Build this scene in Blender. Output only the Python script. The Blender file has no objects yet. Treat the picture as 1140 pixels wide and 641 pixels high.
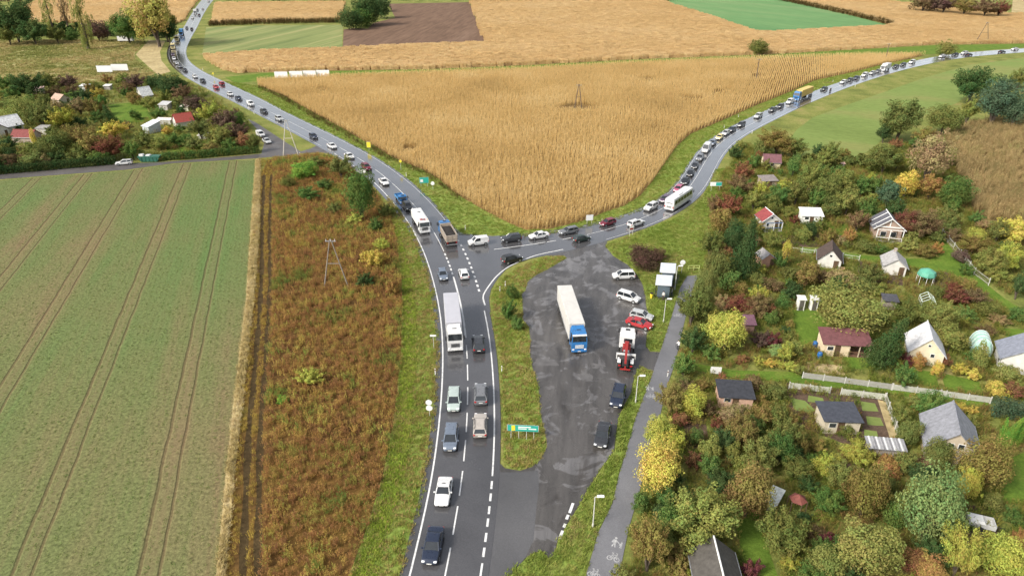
import bpy, bmesh, math, random
import numpy as np
from mathutils import Vector, Matrix
from mathutils.geometry import tessellate_polygon

R = math.radians
scene = bpy.context.scene
col = scene.collection

# ------------------------------------------------------------------ camera, sky, sun, exposure
CAM_H, FOC, CX, CY, HORIZON = 55.0, 760.0, 570.0, 320.5, -70.0
PITCH = math.atan((CY - HORIZON) / FOC)
SN, CS = math.sin(PITCH), math.cos(PITCH)
cam_data = bpy.data.cameras.new('camera')
cam_data.sensor_fit = 'HORIZONTAL'
cam_data.sensor_width = 36.0
cam_data.lens = FOC / 1140.0 * 36.0
cam_data.clip_start = 0.5
cam_data.clip_end = 6000.0
cam = bpy.data.objects.new('camera', cam_data)
cam.location = (0, 0, CAM_H)
cam.rotation_euler = (math.pi / 2 - PITCH, 0, 0)
col.objects.link(cam)
scene.camera = cam

SUN_ELEV, SUN_AZ = R(38), R(34)          # light travels towards +X and a little +Y
world = bpy.data.worlds.new('World')
scene.world = world
world.use_nodes = True
wn, wl = world.node_tree.nodes, world.node_tree.links
wn.clear()
sky = wn.new('ShaderNodeTexSky')
sky.sky_type = 'NISHITA'
sky.sun_disc = False
sky.sun_elevation = SUN_ELEV
sky.sun_rotation = R(270) - SUN_AZ
sky.air_density = 1.0
sky.dust_density = 3.0
sky.ozone_density = 1.0
hsv = wn.new('ShaderNodeHueSaturation')
hsv.inputs['Saturation'].default_value = 0.35
bg = wn.new('ShaderNodeBackground')
bg.inputs['Strength'].default_value = 0.15
wo = wn.new('ShaderNodeOutputWorld')
wl.new(sky.outputs[0], hsv.inputs['Color'])
wl.new(hsv.outputs[0], bg.inputs['Color'])
wl.new(bg.outputs[0], wo.inputs['Surface'])

sun_data = bpy.data.lights.new('sun', 'SUN')
sun_data.energy = 2.7
sun_data.angle = R(12)
sun_data.color = (1.0, 0.93, 0.82)
sun = bpy.data.objects.new('sun', sun_data)
to_sun = Vector((-math.cos(SUN_ELEV) * math.cos(SUN_AZ), -math.cos(SUN_ELEV) * math.sin(SUN_AZ), math.sin(SUN_ELEV)))
sun.rotation_euler = to_sun.to_track_quat('Z', 'Y').to_euler()
sun.location = (-60, -20, 80)
col.objects.link(sun)

scene.view_settings.view_transform = 'Standard'
scene.view_settings.look = 'None'
scene.view_settings.gamma = 1.0
scene.view_settings.use_curve_mapping = False
scene.view_settings.exposure = 0.60
scene.render.engine = 'CYCLES'
scene.cycles.use_denoising = True
scene.cycles.max_bounces = 5
scene.cycles.diffuse_bounces = 2
scene.cycles.glossy_bounces = 2
scene.cycles.transmission_bounces = 2
scene.cycles.transparent_max_bounces = 4
scene.cycles.caustics_reflective = False
scene.cycles.caustics_refractive = False

# ------------------------------------------------------------------ survey helpers: a spot seen in the photo -> place on the ground (metres)
def G(px, py, z=0.0):
    u = (px - CX) / FOC
    v = (py - CY) / FOC
    d = (CAM_H - z) / (SN + v * CS)
    return Vector((u * d, d * (CS - v * SN), z))

def SC(py, z=0.0):                         # image scale there, pixels per metre
    return (FOC * SN + (py - CY) * CS) / (CAM_H - z)

def GP(pts, z=0.0):
    return [G(x, y, z) for x, y in pts]

def tag(o, label=None, cat=None, group=None, kind=None):
    if label: o['label'] = label
    if cat: o['category'] = cat
    if group: o['group'] = group
    if kind: o['kind'] = kind
    return o

def empty(name, loc, rz=0.0):
    o = bpy.data.objects.new(name, None)
    o.empty_display_size = 0.3
    o.location = loc
    o.rotation_euler = (0, 0, rz)
    col.objects.link(o)
    return o

def link_mesh(name, me, parent=None, loc=None, rz=None):
    o = bpy.data.objects.new(name, me)
    if parent: o.parent = parent
    if loc is not None: o.location = loc
    if rz is not None: o.rotation_euler = (0, 0, rz)
    col.objects.link(o)
    return o

class MB:
    """collects shapes for ONE mesh"""
    def __init__(s):
        s.v, s.f, s.m = [], [], []
    def add(s, verts, faces, mi=0):
        b = len(s.v)
        s.v += [tuple(p) for p in verts]
        for f in faces:
            s.f.append(tuple(b + i for i in f))
            s.m.append(mi)
        return s
    def merge(s, o, mi):
        return s.add(o.v, o.f, mi)
    def box(s, x0, x1, y0, y1, z0, z1, mi=0):
        v = [(x0,y0,z0),(x1,y0,z0),(x1,y1,z0),(x0,y1,z0),(x0,y0,z1),(x1,y0,z1),(x1,y1,z1),(x0,y1,z1)]
        return s.add(v, [(0,3,2,1),(4,5,6,7),(0,1,5,4),(1,2,6,5),(2,3,7,6),(3,0,4,7)], mi)
    def loft(s, rings, mi=0, cap=True, closed=True):
        n = len(rings[0]); b = len(s.v)
        for r in rings: s.v += [tuple(p) for p in r]
        for i in range(len(rings) - 1):
            for j in range(n if closed else n - 1):
                k = (j + 1) % n
                s.f.append((b+i*n+j, b+i*n+k, b+(i+1)*n+k, b+(i+1)*n+j)); s.m.append(mi)
        if cap:
            s.f.append(tuple(b + j for j in reversed(range(n)))); s.m.append(mi)
            s.f.append(tuple(b + (len(rings)-1)*n + j for j in range(n))); s.m.append(mi)
        return s
    def cbox(s, x0, x1, y0, y1, z0, z1, c=0.08, mi=0):
        def ring(x0, x1, y0, y1, z, c):
            return [(x0+c,y0,z),(x1-c,y0,z),(x1,y0+c,z),(x1,y1-c,z),(x1-c,y1,z),(x0+c,y1,z),(x0,y1-c,z),(x0,y0+c,z)]
        return s.loft([ring(x0+c*.6,x1-c*.6,y0+c*.6,y1-c*.6,z0,c*.6), ring(x0,x1,y0,y1,z0+c*.6,c), ring(x0,x1,y0,y1,z1-c*.6,c), ring(x0+c*.6,x1-c*.6,y0+c*.6,y1-c*.6,z1,c*.6)], mi)
    def tube(s, p, q, r0, r1=None, n=7, mi=0):
        p, q = Vector(p), Vector(q)
        r1 = r0 if r1 is None else r1
        d = (q - p).normalized()
        a = d.orthogonal().normalized(); b_ = d.cross(a)
        R0 = [p + (a*math.cos(t)+b_*math.sin(t))*r0 for t in [2*math.pi*i/n for i in range(n)]]
        R1 = [q + (a*math.cos(t)+b_*math.sin(t))*r1 for t in [2*math.pi*i/n for i in range(n)]]
        return s.loft([R0, R1], mi)
    def disc_y(s, x, y0, y1, z, r, n=16, mi=0):
        a = [(x+r*math.cos(2*math.pi*i/n), y0, z+r*math.sin(2*math.pi*i/n)) for i in range(n)]
        b = [(x+r*math.cos(2*math.pi*i/n), y1, z+r*math.sin(2*math.pi*i/n)) for i in range(n)]
        return s.loft([a, b], mi)
    def mesh(s, name, mats, smooth=False):
        me = bpy.data.meshes.new(name)
        me.from_pydata(s.v, [], s.f)
        for m in (mats if isinstance(mats, (list, tuple)) else [mats]): me.materials.append(m)
        if len(me.materials) > 1: me.polygons.foreach_set('material_index', s.m)
        if smooth: me.polygons.foreach_set('use_smooth', [True]*len(me.polygons))
        bm = bmesh.new(); bm.from_mesh(me)
        bmesh.ops.recalc_face_normals(bm, faces=bm.faces)
        bm.to_mesh(me); bm.free()
        me.update()
        return me
    def build(s, name, mats, parent=None, smooth=False, loc=None, rz=None):
        return link_mesh(name, s.mesh(name, mats, smooth), parent, loc, rz)

# ------------------------------------------------------------------ materials
MATS = {}
def new_mat(name):
    m = bpy.data.materials.new(name)
    m.use_nodes = True
    m.node_tree.nodes.clear()
    return m, m.node_tree.nodes, m.node_tree.links

def principled(n, l, rough=0.6, metal=0.0, spec=0.5):
    p = n.new('ShaderNodeBsdfPrincipled')
    p.inputs['Roughness'].default_value = rough
    p.inputs['Metallic'].default_value = metal
    p.inputs['Specular IOR Level'].default_value = spec
    o = n.new('ShaderNodeOutputMaterial')
    l.new(p.outputs[0], o.inputs['Surface'])
    return p

def world_pos(n):
    g = n.new('ShaderNodeNewGeometry')
    return g.outputs['Position']

def noise(n, l, vec, scale, detail=4, rough=0.55, dist=0.0):
    t = n.new('ShaderNodeTexNoise')
    t.inputs['Scale'].default_value = scale
    t.inputs['Detail'].default_value = detail
    t.inputs['Roughness'].default_value = rough
    t.inputs['Distortion'].default_value = dist
    if vec is not None: l.new(vec, t.inputs['Vector'])
    return t.outputs['Fac']

def ramp(n, l, fac, stops, interp='LINEAR'):
    r = n.new('ShaderNodeValToRGB')
    r.color_ramp.interpolation = interp
    e = r.color_ramp.elements
    while len(e) < len(stops): e.new(0.5)
    for i, (p, c) in enumerate(stops):
        e[i].position = p
        e[i].color = (c[0], c[1], c[2], 1) if not isinstance(c, (int, float)) else (c, c, c, 1)
    l.new(fac, r.inputs['Fac'])
    return r.outputs['Color']

def mixc(n, l, fac, a, b, mode='MIX'):
    m = n.new('ShaderNodeMix'); m.data_type = 'RGBA'; m.blend_type = mode
    for sock, val in ((m.inputs[0], fac), (m.inputs[6], a), (m.inputs[7], b)):
        if hasattr(val, 'is_output'): l.new(val, sock)
        elif isinstance(val, (int, float)): sock.default_value = val
        else: sock.default_value = (val[0], val[1], val[2], 1)
    return m.outputs[2]

def mth(n, l, op, a, b=None, c=None, clamp=False):
    m = n.new('ShaderNodeMath'); m.operation = op; m.use_clamp = clamp
    for i, x in enumerate((a, b, c)):
        if x is None: continue
        if hasattr(x, 'is_output'): l.new(x, m.inputs[i])
        else: m.inputs[i].default_value = x
    return m.outputs[0]

def bump(n, l, p, h, strength=0.4, dist=0.1):
    b = n.new('ShaderNodeBump')
    b.inputs['Strength'].default_value = strength
    b.inputs['Distance'].default_value = dist
    l.new(h, b.inputs['Height'])
    l.new(b.outputs[0], p.inputs['Normal'])

def stretch(n, l, vec, sx, sy, rot=0.0):
    q = n.new('ShaderNodeMapping'); q.vector_type = 'POINT'
    q.inputs['Rotation'].default_value = (0, 0, rot)
    l.new(vec, q.inputs['Vector'])
    m = n.new('ShaderNodeMapping'); m.vector_type = 'POINT'
    m.inputs['Scale'].default_value = (sx, sy, 1)
    l.new(q.outputs[0], m.inputs['Vector'])
    return m.outputs[0]

def plain(name, c, rough=0.5, metal=0.0, var=0.12, scale=1.5, spec=0.5):
    """a paint, plastic or metal with a little uneven wear"""
    key = ('plain', name)
    if key in MATS: return MATS[key]
    m, n, l = new_mat(name)
    p = principled(n, l, rough, metal, spec)
    tc = n.new('ShaderNodeTexCoord')
    f = noise(n, l, tc.outputs['Object'], scale, 5, 0.65)
    lo = [x*(1-var) for x in c]; hi = [min(1, x*(1+var)) for x in c]
    l.new(ramp(n, l, f, [(0.3, lo), (0.7, hi)]), p.inputs['Base Color'])
    f2 = noise(n, l, tc.outputs['Object'], scale*3, 3)
    l.new(ramp(n, l, f2, [(0.3, max(0, rough-0.08)), (0.7, min(1, rough+0.08))]), p.inputs['Roughness'])
    MATS[key] = m
    return m

def ground_mat(name, stops, scale=0.15, fine=2.0, fine_amt=0.35, stretch_xy=None, rot=0.0, bumps=0.5, rough=0.95, spec=0.1):
    m, n, l = new_mat(name)
    p = principled(n, l, rough, 0, spec)
    pos = world_pos(n)
    if stretch_xy: pos2 = stretch(n, l, pos, stretch_xy[0], stretch_xy[1], rot)
    else: pos2 = pos
    f = noise(n, l, pos2, scale, 6, 0.6)
    c = ramp(n, l, f, stops)
    g = noise(n, l, pos2 if stretch_xy else pos, fine, 5, 0.7)
    c2 = mixc(n, l, fine_amt, c, ramp(n, l, g, [(0.25, (0.15,0.15,0.15)), (0.75, (1,1,1))]), 'OVERLAY')
    l.new(c2, p.inputs['Base Color'])
    bump(n, l, p, g, bumps, 0.25)
    return m

def asphalt_mat(name, base, wet=0.5, patch=0.0, tracks=None):
    m, n, l = new_mat(name)
    p = principled(n, l, 0.5, 0, 0.5)
    pos = world_pos(n)
    big = noise(n, l, pos, 0.09, 5, 0.6, 0.6)
    c = ramp(n, l, big, [(0.3, [x*0.8 for x in base]), (0.7, [x*1.25 for x in base])])
    fine = noise(n, l, pos, 9.0, 4, 0.7)
    c = mixc(n, l, 0.35, c, ramp(n, l, fine, [(0.3, 0.2), (0.7, 0.85)]), 'OVERLAY')
    if patch:
        pn = noise(n, l, pos, 0.23, 6, 0.62, 1.2)
        pf = ramp(n, l, pn, [(0.54, 0.0), (0.575, 1.0)])
        c = mixc(n, l, pf, c, (0.135, 0.13, 0.13))
        dn = noise(n, l, stretch(n, l, pos, 1.0, 0.45, 0.2), 0.35, 5, 0.6, 0.8)
        df = ramp(n, l, dn, [(0.55, 0.0), (0.68, 1.0)])
        c = mixc(n, l, mth(n, l, 'MULTIPLY', df, 0.7), c, (0.040, 0.035, 0.031))
        stn = noise(n, l, stretch(n, l, pos, 1.0, 0.12, 0.12), 0.8, 4, 0.6, 0.3)
        c = mixc(n, l, 0.45, c, ramp(n, l, stn, [(0.35, 0.25), (0.65, 0.75)]), 'OVERLAY')
        rr = ramp(n, l, dn, [(0.46, wet), (0.66, 0.12)])
    else:
        rn = noise(n, l, pos, 0.3, 4, 0.6)
        rr = ramp(n, l, rn, [(0.35, max(0.1, wet-0.1)), (0.7, wet+0.14)])
    l.new(c, p.inputs['Base Color'])
    l.new(rr, p.inputs['Roughness'])
    if wet < 0.2:                                     # film of rain water on the carriageway
        p.inputs['Coat Weight'].default_value = 1.0
        p.inputs['Coat Roughness'].default_value = 0.12
        p.inputs['Coat IOR'].default_value = 1.45
    bump(n, l, p, fine, 0.04 if not patch else 0.12, 0.01)
    return m

def veg_mat(name, stops, nscale=0.06, rnd=0.5, transl=0.25, gain=1.7, clump=0.45):
    """stuff made of many plants: patches by place, differences from plant to plant"""
    m, n, l = new_mat(name)
    pos = world_pos(n)
    f = noise(n, l, pos, nscale, 4, 0.6)
    f = mth(n, l, 'MULTIPLY_ADD', f, gain, 0.5-gain/2)
    oi = n.new('ShaderNodeObjectInfo')
    r = mth(n, l, 'MULTIPLY_ADD', oi.outputs['Random'], rnd, -rnd/2)
    fac = mth(n, l, 'ADD', f, r, clamp=True)
    c = ramp(n, l, fac, stops)
    f3 = noise(n, l, pos, 1.3, 3, 0.6)
    c = mixc(n, l, clump, c, ramp(n, l, f3, [(0.3, 0.25), (0.7, 0.8)]), 'OVERLAY')
    d = n.new('ShaderNodeBsdfDiffuse'); t = n.new('ShaderNodeBsdfTranslucent')
    l.new(c, d.inputs['Color']); l.new(c, t.inputs['Color'])
    mx = n.new('ShaderNodeMixShader'); mx.inputs[0].default_value = transl
    l.new(d.outputs[0], mx.inputs[1]); l.new(t.outputs[0], mx.inputs[2])
    o = n.new('ShaderNodeOutputMaterial'); l.new(mx.outputs[0], o.inputs['Surface'])
    return m

def leaf_mat():
    """leaf colour comes from each tree's own colour, with clump and leaf differences"""
    m, n, l = new_mat('leaves')
    oi = n.new('ShaderNodeObjectInfo')
    a = n.new('ShaderNodeAttribute'); a.attribute_name = 'tint'
    sep = n.new('ShaderNodeSeparateColor'); l.new(a.outputs['Color'], sep.inputs[0])
    h = n.new('ShaderNodeHueSaturation')
    l.new(oi.outputs['Color'], h.inputs['Color'])
    l.new(mth(n, l, 'MULTIPLY_ADD', sep.outputs[0], 0.11, 0.445), h.inputs['Hue'])
    l.new(mth(n, l, 'MULTIPLY_ADD', sep.outputs[1], 0.8, 0.6), h.inputs['Value'])
    h.inputs['Saturation'].default_value = 0.92
    d = n.new('ShaderNodeBsdfDiffuse'); t = n.new('ShaderNodeBsdfTranslucent')
    l.new(h.outputs[0], d.inputs['Color']); l.new(h.outputs[0], t.inputs['Color'])
    mx = n.new('ShaderNodeMixShader'); mx.inputs[0].default_value = 0.28
    l.new(d.outputs[0], mx.inputs[1]); l.new(t.outputs[0], mx.inputs[2])
    o = n.new('ShaderNodeOutputMaterial'); l.new(mx.outputs[0], o.inputs['Surface'])
    return m
LEAF = leaf_mat()
BARK = plain('bark', (0.085, 0.065, 0.048), 0.9, var=0.35, scale=6)

# ------------------------------------------------------------------ flat sheets
def sheet(name, pts, z, mat, parent=None, kind='structure', thick=0.0):
    pts = [Vector((p[0], p[1], 0)) for p in pts]
    tris = tessellate_polygon([pts])
    b = MB()
    v = [(p.x, p.y, z) for p in pts]
    f = []
    for t in tris:
        a, b_, c = (pts[i] for i in t)
        f.append(t if (b_-a).cross(c-a).z > 0 else (t[0], t[2], t[1]))
    me = bpy.data.meshes.new(name)
    me.from_pydata(v, [], f); me.materials.append(mat)
    o = link_mesh(name, me, parent)
    if kind and not parent: o['kind'] = kind
    return o

def smooth_line(pts, step=2.0):
    """Catmull-Rom through the points, resampled at even steps"""
    P = [Vector((p[0], p[1])) for p in pts]
    P = [P[0]*2-P[1]] + P + [P[-1]*2-P[-2]]
    out = []
    for i in range(1, len(P)-2):
        p0, p1, p2, p3 = P[i-1:i+3]
        n = max(2, int((p2-p1).length/0.8))
        for k in range(n):
            t = k/n
            out.append(0.5*((2*p1)+(p2-p0)*t+(2*p0-5*p1+4*p2-p3)*t*t+(3*p1-p0-3*p2+p3)*t**3))
    out.append(P[-2])
    A = np.array([(p.x, p.y) for p in out])
    d = np.concatenate([[0], np.cumsum(np.hypot(*np.diff(A, axis=0).T))])
    n = max(2, int(d[-1]/step))
    s = np.linspace(0, d[-1], n)
    return np.stack([np.interp(s, d, A[:,0]), np.interp(s, d, A[:,1])], 1)

def box_blur(A, k):
    pad = np.concatenate([np.repeat(A[:1], k, 0), A, np.repeat(A[-1:], k, 0)])
    w = np.ones(2*k+1)/(2*k+1)
    if A.ndim == 1: return np.convolve(pad, w, 'valid')
    return np.stack([np.convolve(pad[:,i], w, 'valid') for i in range(A.shape[1])], 1)

class Road:
    def __init__(s, L, Rr, k=7):
        A, B = smooth_line(GP(L)), smooth_line(GP(Rr))
        D = ((A[:,None]-B[None])**2).sum(2)
        j = D.argmin(1)
        C = (A + B[j])/2
        hw = np.sqrt(D.min(1))/2
        C = box_blur(C, k); hw = box_blur(hw, k*2)
        d = np.concatenate([[0], np.cumsum(np.hypot(*np.diff(C, axis=0).T))])
        n = int(d[-1]/1.5); S = np.linspace(0, d[-1], n)
        s.C = np.stack([np.interp(S, d, C[:,0]), np.interp(S, d, C[:,1])], 1)
        s.hw = np.interp(S, d, hw); s.S = S
        T = np.gradient(s.C, axis=0); T /= np.hypot(T[:,0], T[:,1])[:,None]
        s.T = box_blur(T, 2); s.T /= np.hypot(s.T[:,0], s.T[:,1])[:,None]
        s.N = np.stack([-s.T[:,1], s.T[:,0]], 1)          # to the left when travelling along S
    def at(s, x, lat=0.0):                                   # point at distance x along, lateral offset in metres
        c = np.array([np.interp(x, s.S, s.C[:,0]), np.interp(x, s.S, s.C[:,1])])
        t = np.array([np.interp(x, s.S, s.T[:,0]), np.interp(x, s.S, s.T[:,1])]); t /= np.hypot(*t)
        return c + np.array([-t[1], t[0]])*lat, t
    def near(s, p):
        i = int(((s.C-np.array([p[0], p[1]]))**2).sum(1).argmin())
        return s.S[i]+float((np.array([p[0], p[1]])-s.C[i]) @ s.T[i])*(0 < i < len(s.S)-1), s.hw[i]
    def ribbon(s, name, s0, s1, lat0, lat1, z, mat, parent=None, edge=0.0, step=2.0):
        """lat0/lat1: (factor of half width, extra metres)"""
        n = max(2, int(abs(s1-s0)/step)+1)
        b = MB(); v = []; f = []
        for i, x in enumerate(np.linspace(s0, s1, n)):
            h = np.interp(x, s.S, s.hw)
            a, _ = s.at(x, lat0[0]*h+lat0[1]); c, _ = s.at(x, lat1[0]*h+lat1[1])
            v += [(a[0], a[1], z), (c[0], c[1], z)]
            if i: k = 2*i; f.append((k-2, k-1, k+1, k))
        if edge:
            m = len(v)
            for i in range(n):
                v += [(v[2*i][0], v[2*i][1], z-edge), (v[2*i+1][0], v[2*i+1][1], z-edge)]
                if i:
                    k = 2*i
                    f += [(k-2, k, m+k, m+k-2), (k-1, m+k-1, m+k+1, k+1)]
        b.add(v, f)
        return b.build(name, mat, parent)

def in_poly(P, poly):
    poly = np.array([(p[0], p[1]) for p in poly]); x, y = P[:,0], P[:,1]
    inside = np.zeros(len(P), bool); j = len(poly)-1
    for i in range(len(poly)):
        xi, yi = poly[i]; xj, yj = poly[j]
        c = ((yi > y) != (yj > y)) & (x < (xj-xi)*(y-yi)/(yj-yi+1e-12)+xi)
        inside ^= c; j = i
    return inside

rng = np.random.default_rng(7)
def scatter_points(poly, density, holes=(), rows=None, jitter=1.0, edge=None):
    A = np.array([(p[0], p[1]) for p in poly])
    lo, hi = A.min(0), A.max(0)
    if rows is None:
        n = int((hi-lo).prod()*density)
        P = lo + rng.random((n, 2))*(hi-lo)
        rot = rng.random(n)*6.283
    else:
        ang, gap, along = rows
        c, s_ = math.cos(ang), math.sin(ang); ctr = (lo+hi)/2; rad = np.hypot(*(hi-lo))/2
        u = np.arange(-rad, rad, along); w = np.arange(-rad, rad, gap)
        U, W = np.meshgrid(u, w); U = U.ravel(); W = W.ravel()
        U = U + rng.normal(0, along*0.2*jitter, U.shape); W = W + rng.normal(0, gap*0.05*jitter, W.shape)
        P = np.stack([ctr[0]+U*c-W*s_, ctr[1]+U*s_+W*c], 1)
        rot = ang + np.where(rng.random(len(P)) < .5, 0, math.pi) + rng.normal(0, 0.12, len(P))
    k = in_poly(P, poly)
    for h in holes: k &= ~in_poly(P, h)
    return P[k], rot[k]

def scatter(name, label, cat, P, rot, protos, zs, z=0.0, tilt=0.08, kind='stuff', parent=None):
    """geometry-node instancing of plant clumps on points (for growth nobody could count)"""
    n = len(P)
    me = bpy.data.meshes.new(name)
    me.from_pydata([(p[0], p[1], z) for p in P], [], [])
    a = me.attributes.new('rot', 'FLOAT_VECTOR', 'POINT')
    e = np.stack([rng.normal(0, tilt, n), rng.normal(0, tilt, n), rot], 1).astype(np.float32)
    a.data.foreach_set('vector', e.ravel())
    a = me.attributes.new('scl', 'FLOAT_VECTOR', 'POINT')
    base = rng.uniform(zs[0], zs[1], n)
    sc = np.stack([base, base, base*rng.uniform(0.85, 1.15, n)], 1).astype(np.float32)
    a.data.foreach_set('vector', sc.ravel())
    o = link_mesh(name, me, parent)
    ng = bpy.data.node_groups.new(name+'_nodes', 'GeometryNodeTree')
    ng.interface.new_socket('Geometry', in_out='INPUT', socket_type='NodeSocketGeometry')
    ng.interface.new_socket('Geometry', in_out='OUTPUT', socket_type='NodeSocketGeometry')
    N, Lk = ng.nodes, ng.links
    gi, go = N.new('NodeGroupInput'), N.new('NodeGroupOutput')
    inst = N.new('GeometryNodeInstanceOnPoints')
    m2p = N.new('GeometryNodeMeshToPoints')
    Lk.new(gi.outputs[0], m2p.inputs['Mesh']); Lk.new(m2p.outputs[0], inst.inputs['Points'])
    jn = N.new('GeometryNodeJoinGeometry')
    for pr in protos:
        oi = N.new('GeometryNodeObjectInfo'); oi.inputs['Object'].default_value = pr
        oi.inputs['As Instance'].default_value = True
        Lk.new(oi.outputs['Geometry'], jn.inputs[0])
    Lk.new(jn.outputs[0], inst.inputs['Instance'])
    inst.inputs['Pick Instance'].default_value = True
    for nm, sock in (('rot', 'Rotation'), ('scl', 'Scale')):
        at = N.new('GeometryNodeInputNamedAttribute'); at.data_type = 'FLOAT_VECTOR'
        at.inputs['Name'].default_value = nm
        if sock == 'Rotation':
            er = N.new('FunctionNodeEulerToRotation'); Lk.new(at.outputs[0], er.inputs[0]); Lk.new(er.outputs[0], inst.inputs[sock])
        else: Lk.new(at.outputs[0], inst.inputs[sock])
    Lk.new(inst.outputs[0], go.inputs[0])
    md = o.modifiers.new('plants', 'NODES'); md.node_group = ng
    if not parent: tag(o, label, cat, kind=kind)
    else: o['kind'] = kind
    return o

def proto(name, mb, mat):
    return bpy.data.objects.new(name, mb.mesh(name, mat))

def blade(mb, rnd, base, h, w, lean, az, segs=2):
    """one narrow leaf that rises and bends over"""
    d = Vector((math.cos(az), math.sin(az), 0)); s_ = Vector((-d.y, d.x, 0))
    pts = []
    for i in range(segs+1):
        t = i/segs
        p = Vector(base) + d*(lean*t*t) + Vector((0, 0, h*(t-0.35*t*t*min(1, lean/h))))
        ww = w*(1-t)*0.5 if i else w*0.35
        if 0 < i < segs: ww = w*0.5
        pts.append((p-s_*ww, p+s_*ww))
    v = [q for pr in pts for q in pr]
    mb.add(v, [(2*i, 2*i+1, 2*i+3, 2*i+2) for i in range(segs)])

def maize_clump(seed, plants=5, length=0.9, h=1.85):
    rnd = random.Random(seed); mb = MB()
    for i in range(plants):
        x = (i+0.5)/plants*length-length/2+rnd.uniform(-.06, .06); y = rnd.uniform(-.06, .06)
        hh = h*rnd.uniform(.82, 1.08); a = rnd.uniform(0, 3.14)
        tx, ty = x+rnd.uniform(-.12, .12), y+rnd.uniform(-.12, .12)
        for q in (0, 1.57):
            c, s_ = math.cos(a+q)*.02, math.sin(a+q)*.02
            mb.add([(x-c, y-s_, 0), (x+c, y+s_, 0), (tx+c*.5, ty+s_*.5, hh), (tx-c*.5, ty-s_*.5, hh)], [(0, 1, 2, 3)])
        for k in range(7):
            t = rnd.uniform(.28, .92)
            blade(mb, rnd, (x+(tx-x)*t, y+(ty-y)*t, hh*t), rnd.uniform(.05, .35), rnd.uniform(.05, .09), rnd.uniform(.2, .42), rnd.uniform(0, 6.28), 2)
        for k in range(3):
            blade(mb, rnd, (tx, ty, hh-.02), rnd.uniform(.2, .33), .035, rnd.uniform(.05, .2), rnd.uniform(0, 6.28), 1)
    return mb

def maize_patch(seed, size=3.0, h=2.0, rows=4):
    """a coarser block of rows for the fields far away"""
    rnd = random.Random(seed); mb = MB()
    for r in range(rows):
        y = (r+.5)/rows*size-size/2
        for i in range(11):
            x = (i+rnd.random())/11*size-size/2
            for k in range(4):
                blade(mb, rnd, (x, y+rnd.uniform(-.15, .15), h*rnd.uniform(.35, .8)), h*rnd.uniform(.1, .35), rnd.uniform(.16, .3), rnd.uniform(.3, .6), rnd.uniform(0, 6.28), 1)
            mb.add([(x-.1, y, 0), (x+.1, y, 0), (x+.1, y+.05, h*.9), (x-.1, y+.05, h*.9)], [(0, 1, 2, 3)])
    return mb

def tuft(seed, n=14, h=0.35, spread=0.22, w=0.035):
    rnd = random.Random(seed); mb = MB()
    for i in range(n):
        a = rnd.uniform(0, 6.28); r = spread*math.sqrt(rnd.random())
        blade(mb, rnd, (r*math.cos(a), r*math.sin(a), 0), h*rnd.uniform(.6, 1.2), w*rnd.uniform(.7, 1.4), h*rnd.uniform(.2, .9), rnd.uniform(0, 6.28), 2)
    return mb

def weed(seed, stems=9, h=1.1):
    rnd = random.Random(seed); mb = MB()
    for i in range(stems):
        a = rnd.uniform(0, 6.28); r = .4*math.sqrt(rnd.random()); x, y = r*math.cos(a), r*math.sin(a)
        hh = h*rnd.uniform(.55, 1.15); tx, ty = x*1.4+rnd.uniform(-.1, .1), y*1.4+rnd.uniform(-.1, .1)
        mb.add([(x-.012, y, 0), (x+.012, y, 0), (tx+.008, ty, hh), (tx-.008, ty, hh)], [(0, 1, 2, 3)])
        for k in range(6):
            t = rnd.uniform(.35, 1.0)
            blade(mb, rnd, (x+(tx-x)*t, y+(ty-y)*t, hh*t), rnd.uniform(.05, .22), rnd.uniform(.06, .13), rnd.uniform(.1, .3), rnd.uniform(0, 6.28), 1)
    return mb

# ================================================================== THE SETTING
M = {}
M['grass'] = ground_mat('grass_ground', [(0.30, (0.10,0.115,0.03)), (0.48, (0.16,0.18,0.045)), (0.62, (0.22,0.21,0.065)), (0.75, (0.24,0.185,0.095))], 0.12, 1.6, 0.5)
M['verge'] = ground_mat('verge_ground', [(0.30, (0.12,0.18,0.035)), (0.5, (0.17,0.225,0.045)), (0.68, (0.22,0.22,0.065)), (0.8, (0.20,0.16,0.08))], 0.25, 2.2, 0.5)
M['lawn'] = ground_mat('lawn_ground', [(0.3, (0.07,0.125,0.018)), (0.55, (0.11,0.175,0.025)), (0.75, (0.16,0.18,0.04))], 0.3, 2.5, 0.4)
M['soil'] = ground_mat('soil', [(0.3, (0.075,0.05,0.035)), (0.6, (0.12,0.082,0.058)), (0.8, (0.15,0.11,0.075))], 0.3, 2.5, 0.5)
M['rut'] = ground_mat('wet_rut_soil', [(0.3, (0.045,0.030,0.013)), (0.7, (0.075,0.052,0.024))], 0.4, 2.5, 0.5)
M['plough'] = ground_mat('ploughed_soil', [(0.3, (0.125,0.078,0.052)), (0.55, (0.155,0.098,0.066)), (0.75, (0.185,0.122,0.085))], 0.05, 0.4, 0.4, (1.0, 0.10), 0.12)
M['dry'] = ground_mat('dry_grass', [(0.28, (0.16,0.18,0.05)), (0.45, (0.22,0.23,0.08)), (0.58, (0.32,0.27,0.12)), (0.72, (0.38,0.29,0.15)), (0.85, (0.20,0.21,0.07))], 0.09, 0.8, 0.6, (0.35, 1.0))
M['straw'] = ground_mat('straw', [(0.3, (0.27,0.21,0.10)), (0.6, (0.40,0.32,0.17)), (0.8, (0.45,0.37,0.21))], 0.12, 0.8, 0.6)
M['green_field'] = ground_mat('young_green_field', [(0.30, (0.14,0.19,0.05)), (0.48, (0.165,0.22,0.06)), (0.62, (0.20,0.215,0.07)), (0.75, (0.14,0.22,0.05))], 0.035, 0.7, 0.25, (0.5, 1.0), 0.5)
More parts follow.
